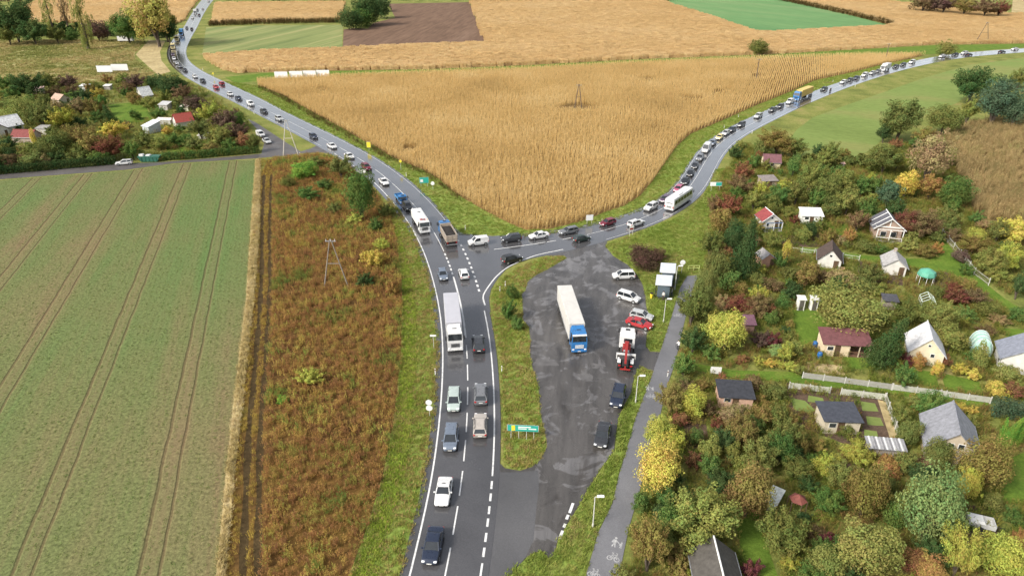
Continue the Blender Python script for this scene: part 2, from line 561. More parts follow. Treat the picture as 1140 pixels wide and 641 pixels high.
M['teal_field'] = ground_mat('winter_crop_field', [(0.3, (0.090,0.195,0.075)), (0.55, (0.125,0.235,0.09)), (0.8, (0.20,0.27,0.12))], 0.02, 0.4, 0.25, (1.0, 0.15), -0.5)
M['stripe_field'] = ground_mat('striped_green_field', [(0.32, (0.13,0.17,0.06)), (0.5, (0.19,0.22,0.08)), (0.68, (0.29,0.28,0.12))], 0.10, 0.6, 0.3, (1.0, 0.05), 0.25)
M['maize_floor'] = ground_mat('maize_floor', [(0.3, (0.13,0.085,0.035)), (0.7, (0.24,0.155,0.06))], 0.15, 1.5, 0.4)
M['meadow_floor'] = ground_mat('meadow_floor', [(0.3, (0.075,0.04,0.018)), (0.55, (0.13,0.075,0.022)), (0.75, (0.15,0.13,0.03))], 0.12, 1.5, 0.5)
M['reed_floor'] = ground_mat('reed_floor', [(0.3, (0.12,0.085,0.035)), (0.7, (0.19,0.14,0.06))], 0.12, 1.5, 0.4)
M['asphalt'] = asphalt_mat('road_asphalt', (0.067, 0.066, 0.069), 0.15)
M['asphalt_lot'] = asphalt_mat('worn_asphalt', (0.072, 0.067, 0.063), 0.32, 1.0)
M['asphalt_new'] = asphalt_mat('fresh_asphalt_patch', (0.085, 0.084, 0.087), 0.48)
M['asphalt_path'] = asphalt_mat('path_asphalt', (0.15, 0.15, 0.16), 0.5)
M['asphalt_side'] = asphalt_mat('side_road_asphalt', (0.090, 0.082, 0.078), 0.5)
M['gravel'] = ground_mat('gravel_shoulder', [(0.3, (0.10,0.085,0.065)), (0.7, (0.17,0.145,0.11))], 0.5, 5.0, 0.5)
def paint_mat():
    m, n, l = new_mat('worn_white_paint')
    p = principled(n, l, 0.55)
    f = noise(n, l, world_pos(n), 3.0, 6, 0.75)
    l.new(ramp(n, l, f, [(0.25, (0.20,0.20,0.20)), (0.46, (0.62,0.62,0.61)), (0.8, (0.82,0.82,0.80))]), p.inputs['Base Color'])
    return m
M['paint'] = paint_mat()
M['worn_paint'] = plain('faded_path_paint', (0.42,0.42,0.42), .6, 0, .4, 4)

def crop_mat():
    """young crop in drill rows with wheel tracks every 13 m; directions surveyed from the tracks"""
    m, n, l = new_mat('drilled_crop_field')
    p = principled(n, l, 0.95, 0, 0.1)
    pos = world_pos(n)
    a, b = G(204, 184), G(12, 641)
    d = (b-a).normalized(); nrm = Vector((-d.y, d.x, 0))
    vd = n.new('ShaderNodeVectorMath'); vd.operation = 'DOT_PRODUCT'
    l.new(pos, vd.inputs[0]); vd.inputs[1].default_value = nrm
    u = mth(n, l, 'SUBTRACT', vd.outputs['Value'], a.dot(nrm))
    wob = noise(n, l, pos, 0.15, 3)
    u = mth(n, l, 'ADD', u, mth(n, l, 'MULTIPLY_ADD', wob, 0.5, -0.25))
    gap = abs((G(254.6, 189)-a).dot(nrm)) * 0.5 + abs((G(152, 641)-a).dot(nrm)) * 0.5
    ph = mth(n, l, 'FRACT', mth(n, l, 'ADD', mth(n, l, 'DIVIDE', u, gap), 0.5))
    du = mth(n, l, 'MULTIPLY', mth(n, l, 'SUBTRACT', ph, 0.5), gap)
    def track(off, w):
        x = mth(n, l, 'ABSOLUTE', mth(n, l, 'SUBTRACT', du, off))
        return mth(n, l, 'SUBTRACT', 1.0, mth(n, l, 'DIVIDE', x, w), clamp=True)
    tr = mth(n, l, 'MAXIMUM', track(0.0, 0.27), track(1.9, 0.22))
    tr = mth(n, l, 'MULTIPLY', tr, 1.6, clamp=True)
    mid = track(0.95, 1.6)
    # long streaks along the drilling direction
    ang = math.atan2(d.y, d.x)
    st = noise(n, l, stretch(n, l, pos, 0.06, 1.0, -ang), 0.13, 5, 0.6, 0.5)
    big = noise(n, l, pos, 0.022, 5, 0.6)
    f = mth(n, l, 'ADD', mth(n, l, 'MULTIPLY_ADD', st, 1.5, -0.75), mth(n, l, 'MULTIPLY_ADD', big, 1.1, 0.02))
    c = ramp(n, l, f, [(0.16, (0.172,0.120,0.066)), (0.34, (0.164,0.146,0.066)), (0.52, (0.138,0.150,0.058)), (0.9, (0.102,0.158,0.050))])
    fine = noise(n, l, pos, 2.6, 5, 0.75)
    c = mixc(n, l, 0.75, c, ramp(n, l, fine, [(0.28, 0.10), (0.72, 0.95)]), 'OVERLAY')
    c = mixc(n, l, mth(n, l, 'MULTIPLY', mid, 0.34), c, (0.22,0.145,0.085))
    c = mixc(n, l, mth(n, l, 'MULTIPLY', tr, 0.5), c, (0.105,0.062,0.035))
    l.new(c, p.inputs['Base Color'])
    hgt = mth(n, l, 'SUBTRACT', fine, tr)
    bump(n, l, p, hgt, 0.5, 0.2)
    return m, ang, nrm, a, gap
M['crop'], CROP_ANG, CROP_N, CROP_A, CROP_GAP = crop_mat()

# one ground sheet to the horizon
sheet('ground', [(-3500, -300), (3500, -300), (3500, 5500), (-3500, 5500)], 0.0, M['grass'])

# ---- roads
L_A = [(430,740),(448,672),(457,641),(471.5,582),(479,550),(486.5,505),(491,465),(494,430),(494.5,400),(493.5,365),(490.5,340),(486,322),(480,303),(470.5,275),(460,255),(451,242.5),(442,230),(435,221),(422.5,208.7),(410,197),(388,180),(372.5,170.5),(357,162.5),(341,154),(330,148),(302.5,133.5),(280,122),(267,115.5),(250,107.3),(233.7,99),(217.4,90.7),(204,82.5),(195,75),(189.5,67.5),(188,60),(189.5,52),(194,45),(200,38),(205.5,32),(212,20.5),(219.5,8.5),(226,0),(237,-14)]
R_A = [(516,740),(533,672),(539.5,641),(543,618),(547,575),(549.8,535),(551,500),(551.4,470),(550.5,440),(549,415),(546.5,385),(543.5,365),(539,336),(531,312),(520,288),(511,265),(501,248.5),(491,238),(475,221.5),(457.4,204.5),(440,191),(417.4,176.6),(396.2,165),(367.4,150),(342.4,138),(317.4,126.2),(290,111),(267.4,100.5),(247.4,91.3),(233.7,85),(220,77.5),(209.5,69.5),(205.5,61.5),(206,54),(210,45),(214.5,37),(219,29),(225,17),(232,6),(237,0),(249,-14)]
U_B = [(480,268),(515,265.5),(545,264.6),(565,264.6),(590,264.6),(620,260.5),(650,254.3),(670,250),(690,244.3),(722,232.3),(736,223.5),(747.5,213),(756,202.4),(767.4,184.5),(776,170.8),(787.4,158.7),(806,146.5),(820,138.5),(850,125.2),(873.6,114.7),(910,101),(930,93.9),(955,86),(980,78.5),(1025,67),(1065,60.4),(1106,56.6),(1140,54.5),(1230,49)]
W_B = [(480,313),(515,304),(545,296.5),(575,289.5),(595,284.5),(627,277.3),(655,272.3),(675,268.2),(695,261.5),(715,254),(732,247.4),(750,240.3),(762,234),(772,227),(780,218.3),(787.4,206.5),(792.5,195.3),(798,183),(805,171),(815,160),(826,152),(845,141.8),(862.4,132.8),(882,122.8),(908.5,111),(930,102.2),(960,91.3),(1000,79),(1025,73),(1052,67.4),(1087,62.6),(1140,58.4),(1230,52.5)]
ROAD_A, ROAD_B = Road(L_A, R_A), Road(U_B, W_B)
# A runs away from the camera: left of travel = picture left; B runs away to the right: left of travel = upper edge
ZR = 0.06
main_road = ROAD_A.ribbon('main_road', 0, ROAD_A.S[-1], (1, 1.0), (-1, -0.8), ZR, M['asphalt'], edge=0.06)
main_road['kind'] = 'structure'
branch_road = ROAD_B.ribbon('branch_road', ROAD_B.near(G(560,281))[0], ROAD_B.S[-1], (1, 0.55), (-1, -0.55), ZR-0.006, M['asphalt'], edge=0.05)
branch_road['kind'] = 'structure'
junction = sheet('junction', GP([(501,247),(507,254),(513,259.5),(537,262.4),(562,263.6),(592,264),(600,285),(577,292.5),(564,299.5),(554.5,309.5),(546.5,322),(544.5,334),(546,348),(530,340),(505,290),(490,250)]), ZR-0.012, M['asphalt'])

lot_poly = [(600,283),(630,277),(655,271),(676,269),(674,274.5),(682.4,285),(698.7,295),(707.4,303.7),(715,316),(718.7,330),(719,340),(722.4,351),(725,363.7),(720,373.7),(718.7,385),(723.7,391.5),(736,392),(734,404),(727,414),(715,407.5),(709,412),(705,423.7),(702.4,437.4),(695,450),(688.7,463.7),(686,480),(683.5,501),(667.3,523.7),(652.3,547.4),(646,560),(635,577),(621,599.7),(617,616),(612,622),(604,613),(594,615),(575,628),(560,641),(552,668),(530,668),(541,600),(549,540),(556,515),(562,521),(578.7,524),(592.4,519.7),(602.4,511),(609,497),(608.5,489),(606,480),(601.8,460),(600,435),(596,417.5),(593,410),(589.3,390),(591,380),(588.7,363.7),(581.5,355),(582.5,350),(581,327.4),(585,323.7),(587.4,313.7),(597.4,306),(610,300),(622.4,292.5),(631,287.5),(628,284.5),(612,285)]
sheet('parking_lot', GP(lot_poly), 0.040, M['asphalt_lot'])
sheet('asphalt_patch', GP([(547,526),(578,525.5),(599,523.5),(600,545),(597.5,561),(594,601),(584,622),(560,650),(538,655),(545,600)]), 0.046, M['asphalt_new'])
path_L = [(646,668),(652,641),(666,593),(682,560),(689,529),(698.5,497.5),(707,467),(715,446),(724,423.5),(729,408),(735,391),(740,376),(750,345),(754,330),(758,319),(765,307.5)]
path_R = [(683,668),(689,641),(700,588),(711,550),(719,520),(727.5,490),(735,462),(741.5,433),(749.5,410),(755,389),(761.5,360),(768,336),(772,320),(777,306.5)]
foot_path = sheet('foot_path', GP(path_L + path_R[::-1]), 0.052, M['asphalt_path']); 
side_road = sheet('side_road', GP([(-160,216),(0,199.8),(140,189.3),(193,182),(245,179),(284,176.6),(298,175.3),(318,173.5),(340,170.5),(358,170),(372,173),(376,172),(356,160.5),(346,165.5),(335,168.8),(322,161),(303,148.5),(283,135.5),(276,133),(286,144),(294,160),(291,171.3),(263,174),(210,178.3),(175,181),(140,182),(60,188.6),(0,194.3),(-160,209)]), 0.030, M['asphalt_side'])

# puddles in the hollows of the lot, reflected sky painted in as paler base
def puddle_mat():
    m, n, l = new_mat('painted_sky_puddle')
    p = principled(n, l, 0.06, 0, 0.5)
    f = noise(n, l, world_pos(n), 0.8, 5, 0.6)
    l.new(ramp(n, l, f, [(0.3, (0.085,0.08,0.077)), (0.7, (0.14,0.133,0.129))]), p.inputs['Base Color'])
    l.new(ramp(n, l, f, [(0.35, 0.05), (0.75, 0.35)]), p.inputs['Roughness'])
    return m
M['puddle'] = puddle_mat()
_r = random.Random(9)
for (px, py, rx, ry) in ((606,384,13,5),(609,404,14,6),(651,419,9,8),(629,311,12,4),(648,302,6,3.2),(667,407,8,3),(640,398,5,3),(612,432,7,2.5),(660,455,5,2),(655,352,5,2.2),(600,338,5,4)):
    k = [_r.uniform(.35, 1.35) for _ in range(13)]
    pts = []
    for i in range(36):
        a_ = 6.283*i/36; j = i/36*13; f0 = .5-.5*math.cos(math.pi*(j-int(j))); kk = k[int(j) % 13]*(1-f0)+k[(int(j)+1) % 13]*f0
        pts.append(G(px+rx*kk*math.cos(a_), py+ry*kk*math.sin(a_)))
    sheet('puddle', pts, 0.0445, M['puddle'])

# ---- painted markings, each piece a child of its road
def strip_between(name, p, q, w, parent, z):
    p, q = Vector((p[0], p[1], 0)), Vector((q[0], q[1], 0))
    d = (q-p).normalized(); s_ = Vector((-d.y, d.x, 0))*w/2
    b = MB(); b.add([(p-s_)+Vector((0,0,z)), (p+s_)+Vector((0,0,z)), (q+s_)+Vector((0,0,z)), (q-s_)+Vector((0,0,z))], [(0,3,2,1)])
    return b.build(name, M['paint'], parent)
ZM = ZR+0.006
sA = lambda px, py: ROAD_A.near(G(px, py))[0]
sB = lambda px, py: ROAD_B.near(G(px, py))[0]
def mark(road, parent, name, s0, s1, f, off, w=0.16, z=ZM):
    return road.ribbon(name, s0, s1, (f, off+w/2), (f, off-w/2), z, M['paint'], parent)
mark(ROAD_A, main_road, 'edge_line', 0, sA(372, 171), 1, 0, 0.19)
mark(ROAD_A, main_road, 'edge_line', sA(357, 163), ROAD_A.S[-1], 1, 0, 0.07)
mark(ROAD_A, main_road, 'edge_line', sA(550, 530), sA(541, 346), -1, 0, 0.19)
mark(ROAD_A, main_road, 'edge_line', sA(499, 246), ROAD_A.S[-1], -1, 0, 0.08)
mark(ROAD_A, main_road, 'edge_line', 0, sA(540, 627), -1, 0, 0.2)
for y0, y1, x in ((535.6,544.3,549.8),(549.3,558,548.8),(563.6,572.4,547.6),(577.2,586.6,546.4),(593.4,603.4,545.2),(609.7,620.3,543)):
    mark(ROAD_A, main_road, 'edge_dash', sA(x, y1), sA(x, y0), -1, 0, 0.24)
for (x0, y0, x1, y1) in ((504,609.7,497.8,648),(511.8,563.5,506.8,595.3),(516.7,524.3,513.6,551.8),(519.9,490,518.2,513.5),(522,459.3,520.9,481),(522,431,522,450.6),(521.7,406,522,423.6),(520.5,384,521.4,399.3)):
    mark(ROAD_A, main_road, 'centre_dash', sA(x1, y1), sA(x0, y0), 0, 0, 0.16)
mark(ROAD_A, main_road, 'centre_line', sA(519.5, 376), sA(504.7, 308), 0, 0, 0.28)
for i in range(6):
    t = i/5; x, y = 504.1+(494.9-504.1)*t, 304.5+(283.6-304.5)*t
    s0 = sA(x, y); mark(ROAD_A, main_road, 'centre_dot', s0-0.5, s0+0.5, 0, 0, 0.3)
mark(ROAD_A, main_road, 'centre_line', sA(493.6, 280), sA(372, 158), 0, 0, 0.15)
mark(ROAD_A, main_road, 'centre_line', sA(371, 157.5), ROAD_A.S[-1], 0, 0, 0.09)
for i in range(12):
    t = (i-4)/7; x, y = 519.8+(534.2-519.8)*t, 288.2+(323.4-288.2)*t
    s0 = sA(x, y); mark(ROAD_A, main_road, 'give_way_dash', s0-0.45, s0+0.45, -1, 0, 0.36)
mark(ROAD_B, branch_road, 'edge_line', sB(600, 264), ROAD_B.S[-1], 1, -0.1, 0.07)
mark(ROAD_B, branch_road, 'edge_line', sB(677, 268), ROAD_B.S[-1], -1, 0.1, 0.08)
mark(ROAD_B, branch_road, 'centre_line', sB(552, 281), sB(609, 272), 0, 0, 0.2)
mark(ROAD_B, branch_road, 'centre_line', sB(656, 263), ROAD_B.S[-1], 0, 0, 0.11)
for i in range(2):
    s0 = sB(616+i*17, 270.5-i*3); mark(ROAD_B, branch_road, 'centre_dash', s0-1.0, s0+1.0, 0, 0, 0.2)
# curved edge line round the island corner
cl = smooth_line(GP([(540,340),(537.8,330),(543.6,319.5),(553.6,307),(565,298),(578.6,291.5),(595,285),(612,281),(627,278)]), 1.2)
b = MB(); n_ = len(cl); T_ = np.gradient(cl, axis=0); T_ /= np.hypot(T_[:,0], T_[:,1])[:,None]
v = []
for i in range(n_):
    nx, ny = -T_[i,1]*0.12, T_[i,0]*0.12
    v += [(cl[i,0]+nx, cl[i,1]+ny, ZM+0.004), (cl[i,0]-nx, cl[i,1]-ny, ZM+0.004)]
b.add(v, [(2*i, 2*i+1, 2*i+3, 2*i+2) for i in range(n_-1)])
b.build('corner_line', M['paint'], junction)
# dashes at the south-east mouth of the lot
for p, q in (((638,560),(634,571)),((632.6,573),(630.6,578)),((629.5,583),(627.6,587)),((626.4,590.5),(623,599.5))):
    strip_between('mouth_dash', G(*p), G(*q), 0.3, junction, 0.056)
lot_mark = None

# painted cycle and walker symbols on the path
def ring(mb, cx, cy, r, w, n=18):
    v = []; f = []
    for i in range(n):
        a = 2*math.pi*i/n
        v += [(cx+r*math.cos(a), cy+r*math.sin(a), 0), (cx+(r-w)*math.cos(a), cy+(r-w)*math.sin(a), 0)]
    for i in range(n):
        k = (i+1) % n
        f.append((2*i, 2*k, 2*k+1, 2*i+1))
    mb.add(v, f)
def seg(mb, p, q, w):
    p, q = Vector((p[0], p[1], 0)), Vector((q[0], q[1], 0)); d = (q-p).normalized(); s_ = Vector((-d.y, d.x, 0))*w/2
    mb.add([p-s_, p+s_, q+s_, q-s_], [(0,3,2,1)])
def cycle_symbol(px, py, ang, s_=1.0, z=0.058):
    mb = MB()
    ring(mb, -0.42*s_, 0, .34*s_, .085*s_); ring(mb, 0.42*s_, 0, .34*s_, .085*s_)
    for p, q in (((-.42,0),(-.15,.55)),((-.42,0),(0,0)),((0,0),(.32,.5)),((-.15,.5),(.32,.5)),((.42,0),(.28,.75)),((0,0),(-.2,.68)),((-.34,.7),(-.08,.7)),((.14,.78),(.36,.72))):
        seg(mb, (p[0]*s_, p[1]*s_*1.2), (q[0]*s_, q[1]*s_*1.2), .08*s_)
    o = mb.build('cycle_symbol', M['worn_paint'], foot_path, loc=(G(px, py).x, G(px, py).y, z), rz=ang)
def walker_symbol(px, py, ang, s_=1.0, z=0.058):
    mb = MB()
    for ox, k in ((0, s_), (.85*s_, .62*s_)):
        seg(mb, (ox, 1.15*k), (ox, .55*k), .42*k); ring(mb, ox+.05*k, 1.4*k, .17*k, .16*k, 12)
        seg(mb, (ox-.02*k, .6*k), (ox-.22*k, -.1*k), .15*k); seg(mb, (ox+.05*k, .6*k), (ox+.18*k, -.1*k), .15*k)
        seg(mb, (ox-.2*k, 1.1*k), (ox-.34*k, .6*k), .11*k)
    seg(mb, (.2*s_, 1.0*s_), (.62*s_, .62*s_), .1*s_)
    o = mb.build('walker_symbol', M['worn_paint'], foot_path, loc=(G(px, py).x, G(px, py).y, z), rz=ang)
for a in ((682.5,622,R(-22),.85),(661,640,R(-20),.85),(725,442,R(-12),.85),(754.5,352,R(-12),.85)): cycle_symbol(*a)
for a in ((683,608,R(-20),.8),(721,434,R(-10),.8)): walker_symbol(*a)

# ---- fields and plots
def field(name, pts, mat, z=0.02): return sheet(name, GP(pts), z, M[mat])
crop_poly = GP([(284,177.8),(279,250),(274,330),(262,430),(252,520),(236,690)]) + [Vector((-36, 20, 0)), Vector((-220, 20, 0)), Vector((-300, 100, 0))] + GP([(-160,217),(0,200.8),(140,190.2),(193,182.8),(245,179.8)])
sheet('crop_field', crop_poly, 0.020, M['crop'])
maize1 = [(287,90.5),(367,86),(470,82),(580,78.3),(700,71.5),(860,65),(960,62),(1030,61.5),(1012,66),(983,72),(952,80),(906,90),(886,99.5),(867,107.5),(837,119.5),(800,136),(786,142),(770,148.5),(760,157),(751,166),(736,188),(727,201),(712,218.7),(695,229),(672,237),(645,247.2),(612,255),(585,256),(570,250),(550,240),(530,229),(518.7,222.4),(504.7,213.6),(490,200.5),(470,189),(450,181),(433.6,173.5),(417.4,163),(402,155.5),(380,142.4),(355,129),(335,118),(320,109),(305,102.2),(287,95.5)]
maize2 = [(228,64),(290,58.8),(380,56),(381.5,55.2),(541,48.6),(539,45.5),(523.5,2.8),(740,2.6),(748,6),(785.5,18),(841,37),(860,37.3),(989,30.3),(993,28.2),(946,16.5),(869,-1),(890,-8),(1100,14.5),(1122,17),(1270,14),(1270,42),(1140,48.5),(1041,50),(860,60.3),(700,66.5),(580,73),(480,77),(368,79),(300,80.5),(262,81.5),(246,77)]
maize3 = [(236,27),(241,4.5),(384,3.4),(380,14),(377,21.5),(330,24)]
maize4 = [(22,24),(30,8),(60,-6),(196,-4),(222,-2),(214,8),(203,24),(190,30)]
field('maize_field', maize1, 'maize_floor'); field('far_maize_field', maize2, 'maize_floor'); field('small_maize_field', maize3, 'maize_floor'); field('west_maize_field', maize4, 'maize_floor')
field('striped_field', [(229.5,30.5),(300,28.5),(382,28),(380.5,54.6),(290,57.8),(225,61.5)], 'stripe_field')
field('ploughed_field', [(382.5,33),(395,31.5),(410,32.3),(415,26),(440,20),(432,4.5),(522.5,2.8),(540.5,47.8),(381.5,54.5)], 'plough')
field('winter_crop_field', [(743,2.6),(750,-3),(865,-3),(946,17),(990,28.5),(985,29.8),(860,36.7),(841,36.2),(785.5,17)], 'teal_field')
field('pale_field', [(1126,14),(1128,-4),(1260,-4),(1260,12)], 'straw')
field('young_field', [(868,168),(888,143.5),(905,131),(940,118),(988,101.5),(1030,86.5),(1079,72.5),(1140,64.5),(1230,58.5),(1230,95),(1100,90),(1065,115),(1000,140),(975,162),(950,180),(900,177)], 'green_field')
field('grass_track', [(250,86),(300,81.2),(368,79.6),(480,77.6),(580,73.6),(700,67.2),(860,61),(1041,50.8),(1140,49.3),(1260,43),(1260,47),(1140,53),(1065,58.6),(1030,61),(960,61.6),(860,64.6),(700,71),(580,77.8),(470,81.5),(367,85.5),(290,90),(262,93)], 'lawn', 0.024)
field('dry_meadow', [(-200,50),(0,45.5),(100,45),(162,44.5),(150,60),(150,66),(172,83),(150,90),(100,92),(0,96),(-200,104)], 'dry')
field('straw_plot', [(166,45),(184,46),(178,58),(180,68),(190,80),(176,84),(156,66),(151,61)], 'straw', 0.026)
meadow = [(298,178),(330,173.5),(352,172),(370,173.5),(386,183),(408,202),(425,222),(436,243),(443,275),(447,310),(448,345),(446,400),(438,470),(426,530),(404,600),(388,641),(380,672),(240,672),(249,600),(262,480),(272,400),(281,320),(286,250),(290,195)]
field('meadow', meadow, 'meadow_floor', 0.022)
sheet('field_margin', GP([(284.5,178),(290,178),(289,250),(283,330),(272,430),(262,520),(246,690),(236,690),(252,520),(262,430),(274,330),(279.5,250)]), 0.026, M['straw'])
ruts = []
for k, line in enumerate(([(294,195),(292,250),(290.6,320),(282.6,426),(277,480),(269,670)], [(302.5,195),(300.5,250),(300.5,320),(293,440),(290,480),(286,670)])):
    c_ = smooth_line(GP(line), 1.5); 
    T_ = np.gradient(c_, axis=0); T_ /= np.hypot(T_[:,0], T_[:,1])[:,None]
    w_ = 0.36+0.09*np.sin(np.arange(len(c_))*0.7)[:,None]
    nn = np.stack([-T_[:,1], T_[:,0]], 1)*w_
    poly = [Vector((a[0], a[1], 0)) for a in c_+nn] + [Vector((a[0], a[1], 0)) for a in (c_-nn)[::-1]]
    ruts.append(poly); sheet('wheel_rut', poly, 0.030, M['rut'])
sheet('reed_bed', GP([(1052,152),(1075,140),(1140,130),(1230,120),(1230,240),(1140,246),(1100,246),(1085,236),(1072,205),(1060,180)]), 0.022, M['reed_floor'])
# verges
verge_w = [(436,243),(430,221),(432,219),(447,237),(458,254),(468,276),(477,303),(483.5,323),(486.5,341),(488.5,365),(488.6,400),(487.5,430),(484,465),(479.5,505),(471,550),(463,582),(447,641),(438,672),(380,672),(388,641),(404,600),(426,530),(438,470),(446,400),(448,345),(447,310),(443,275)]
island = [(546.5,331),(550.5,321),(560.5,309.5),(575,298.5),(600,288.5),(618,285.5),(628,286.5),(629.5,288),(621.5,292),(609.5,299.5),(596.5,305.5),(586.5,313.2),(584,323.4),(580.5,327),(581.5,350),(580.7,355.4),(588,364),(590,380),(588.5,390),(592.3,410),(595.3,417.5),(599.3,435),(601,460),(605.3,480),(607.6,489),(608,496.5),(601.8,510.3),(592,519),(578.5,523.2),(564,520.4),(560.5,510),(560.5,497),(559.7,455),(558.5,430),(556,397),(551,372),(549,360),(547.3,342)]
strip1 = [(677,270),(700,263.5),(735,249.5),(760,239.5),(775,228.5),(784,216),(791,202),(797,188),(820,188),(800,240),(790,280),(780,302),(770,305),(764,307),(757,319.5),(753,331),(749,345.5),(739,376),(734,391),(724.2,391),(719.4,385),(720.7,374),(725.7,363.7),(723,351),(719.7,340),(719.4,330),(715.6,316),(708,303.7),(699,295),(683,285),(675,275)]
strip2 = [(715,408),(726,414),(723,424),(714,446),(706,467),(697.5,497.5),(688,529),(681,560),(665,593),(651,641),(645,668),(557,668),(562,641),(577,628.5),(595,616),(604,614),(611,623),(618,617),(622,600),(636,577),(647,560),(653.3,547.4),(668.3,523.7),(684.3,501),(686.8,480),(689.5,463.7),(696,450),(703.4,437.4),(706,423.7),(710,412)]
for nm, pg in (('west_verge', verge_w), ('traffic_island', island), ('bus_stop_verge', strip1), ('path_verge', strip2)): field(nm, pg, 'verge', 0.034)
verge_n = [(513,262),(504,254),(494,240.5),(478,222),(460,204.5),(442,190.5),(419.4,176),(398,164.3),(369.4,149.5),(344.4,137.5),(319.4,125.7),(292,110.5),(269.4,100),(249.4,90.8),(288,95.8),(305,102.4),(320,109.2),(335,118.2),(355,129.2),(380,142.6),(402,155.7),(417.4,163.2),(433.6,173.7),(450,181.2),(470,189.2),(490,200.7),(504.7,213.8),(518.7,222.6),(530,229.2),(550,240.2),(570,250.2),(585,256.2),(612,255.2),(645,247.4),(672,237.2),(695,229.2),(712,219),(727,201.3),(736,188.3),(751,166.3),(760,157.3),(770,148.8),(786,142.3),(800,136.3),(837,119.8),(867,107.8),(886,99.8),(906,90.3),(952,80.3),(983,72.2),(1012,66.2),(1024,66.2),(980,77.8),(955,85.3),(930,93.1),(910,100.2),(873,114),(850,124.3),(820,137.5),(806,145.6),(786.5,158),(775,170),(766,184),(755,202),(746.5,212.5),(735,222.7),(721,231.5),(690,243.4),(670,249.1),(650,253.3),(620,259.4),(590,263.3),(563,263.3),(537,262)]
field('field_verge', verge_n, 'verge', 0.028)
# garden plots
field('allotment_lane', [(1035.5,260.5),(1043.5,257),(1072,293),(1095,313.6),(1119,333),(1160,356),(1150,362),(1105,333),(1082,313.6),(1050,302),(1008,297.5),(960,289.5),(890,280),(890,275),(960,284),(1000,288),(1037,288),(1047.6,280)], 'lawn', 0.03)
field('lane_grass', [(770,404),(815,412),(880,414),(1000,431),(1100,448),(1100,454),(985,438),(880,426),(815,420),(770,412)], 'lawn', 0.03)
for pg in ([(882,345),(908,345),(925,362),(915,372),(905,384),(888,388)], [(938,399),(962,384),(982,412),(945,410)], [(1000,409),(1040,414),(1046,432),(1003,425)], [(1048,415),(1090,425),(1096,441),(1052,433)], [(815,570),(842,562),(852,600),(872,660),(838,660),(822,600)], [(1112,365),(1160,368),(1160,395),(1125,380)], [(1030,350),(1060,345),(1075,360),(1050,365)], [(868,238),(890,250),(892,262),(866,262)], [(912,245),(945,250),(950,262),(915,262)], [(1110,515),(1150,500),(1160,560),(1115,560)], [(120,117),(160,113),(170,135),(130,138)], [(60,103),(110,100),(120,115),(70,118)], [(180,150),(230,158),(220,172),(180,168)]):
    field('lawn', pg, 'lawn', 0.03)
for pg in ([(1037,303),(1058,302),(1064,318),(1040,322)], [(875,425),(985,438),(1003,500),(955,500),(880,470)], [(860,255),(950,262),(950,275),(870,275)], [(955,290),(1005,299),(1005,318),(955,312)], [(1060,560),(1110,565),(1115,600),(1070,600)], [(760,470),(782,440),(790,500),(768,520)]):
    field('soil_bed', pg, 'soil', 0.026)
for pg in ([(958,446.6),(974,449),(978,458),(960,457)], [(964,463),(980,465),(984,474),(966,473)], [(962,478),(976,480),(978,488),(962,487)], [(900,440),(916,443),(918,449),(899,447)], [(880,443),(896,446),(908,457),(900,460),(884,456)]):
    field('vegetable_bed', pg, 'green_field', 0.032)
field('flower_bed', [(898,403),(937,407),(941,418),(900,413)], 'straw', 0.032)
field('beige_path', [(977,445),(986,447),(1001,490),(992,492)], 'straw', 0.034)

# ---- growth on fields and verges (stuff)
VEG = {}
VEG['maize'] = veg_mat('ripe_maize', [(0.0, (0.58,0.42,0.19)), (0.35, (0.73,0.54,0.25)), (0.65, (0.80,0.61,0.30)), (1.0, (0.84,0.69,0.39))], 0.03, 0.30, 0.45, 1.7, 0.2)
VEG['far_maize'] = veg_mat('far_ripe_maize', [(0.0, (0.60,0.415,0.20)), (0.4, (0.66,0.465,0.23)), (1.0, (0.72,0.54,0.30))], 0.012, 0.25, 0.4)
VEG['verge'] = veg_mat('verge_grass', [(0.0, (0.13,0.20,0.03)), (0.4, (0.215,0.275,0.055)), (0.7, (0.28,0.30,0.075)), (0.9, (0.35,0.30,0.11)), (1.0, (0.27,0.21,0.10))], 0.11, 0.5, 0.3)
VEG['rough'] = veg_mat('rough_verge_grass', [(0.0, (0.17,0.235,0.04)), (0.35, (0.24,0.285,0.055)), (0.55, (0.32,0.27,0.085)), (0.8, (0.35,0.25,0.11)), (1.0, (0.20,0.27,0.045))], 0.16, 0.55, 0.3)
VEG['bright'] = veg_mat('bright_grass', [(0.0, (0.17,0.25,0.03)), (0.5, (0.28,0.37,0.05)), (1.0, (0.40,0.39,0.09))], 0.12, 0.5, 0.3)
VEG['dry'] = veg_mat('dry_blades', [(0.0, (0.30,0.25,0.10)), (0.5, (0.52,0.41,0.19)), (1.0, (0.64,0.53,0.30))], 0.12, 0.5, 0.3)
VEG['meadow'] = veg_mat('autumn_weeds', [(0.0, (0.15,0.21,0.05)), (0.20, (0.34,0.30,0.075)), (0.36, (0.39,0.205,0.08)), (0.50, (0.27,0.14,0.07)), (0.63, (0.44,0.27,0.085)), (0.78, (0.47,0.39,0.10)), (0.90, (0.25,0.30,0.07)), (1.0, (0.16,0.23,0.05))], 0.085, 0.5, 0.4, 2.8)
VEG['margin'] = veg_mat('margin_weeds', [(0.0, (0.14,0.14,0.03)), (0.4, (0.33,0.24,0.06)), (0.7, (0.47,0.34,0.075)), (1.0, (0.34,0.30,0.07))], 0.08, 0.5, 0.3)
VEG['reed'] = veg_mat('autumn_reeds', [(0.0, (0.20,0.20,0.075)), (0.3, (0.33,0.26,0.12)), (0.7, (0.46,0.33,0.16)), (1.0, (0.33,0.30,0.12))], 0.05, 0.6, 0.3, 2.2)
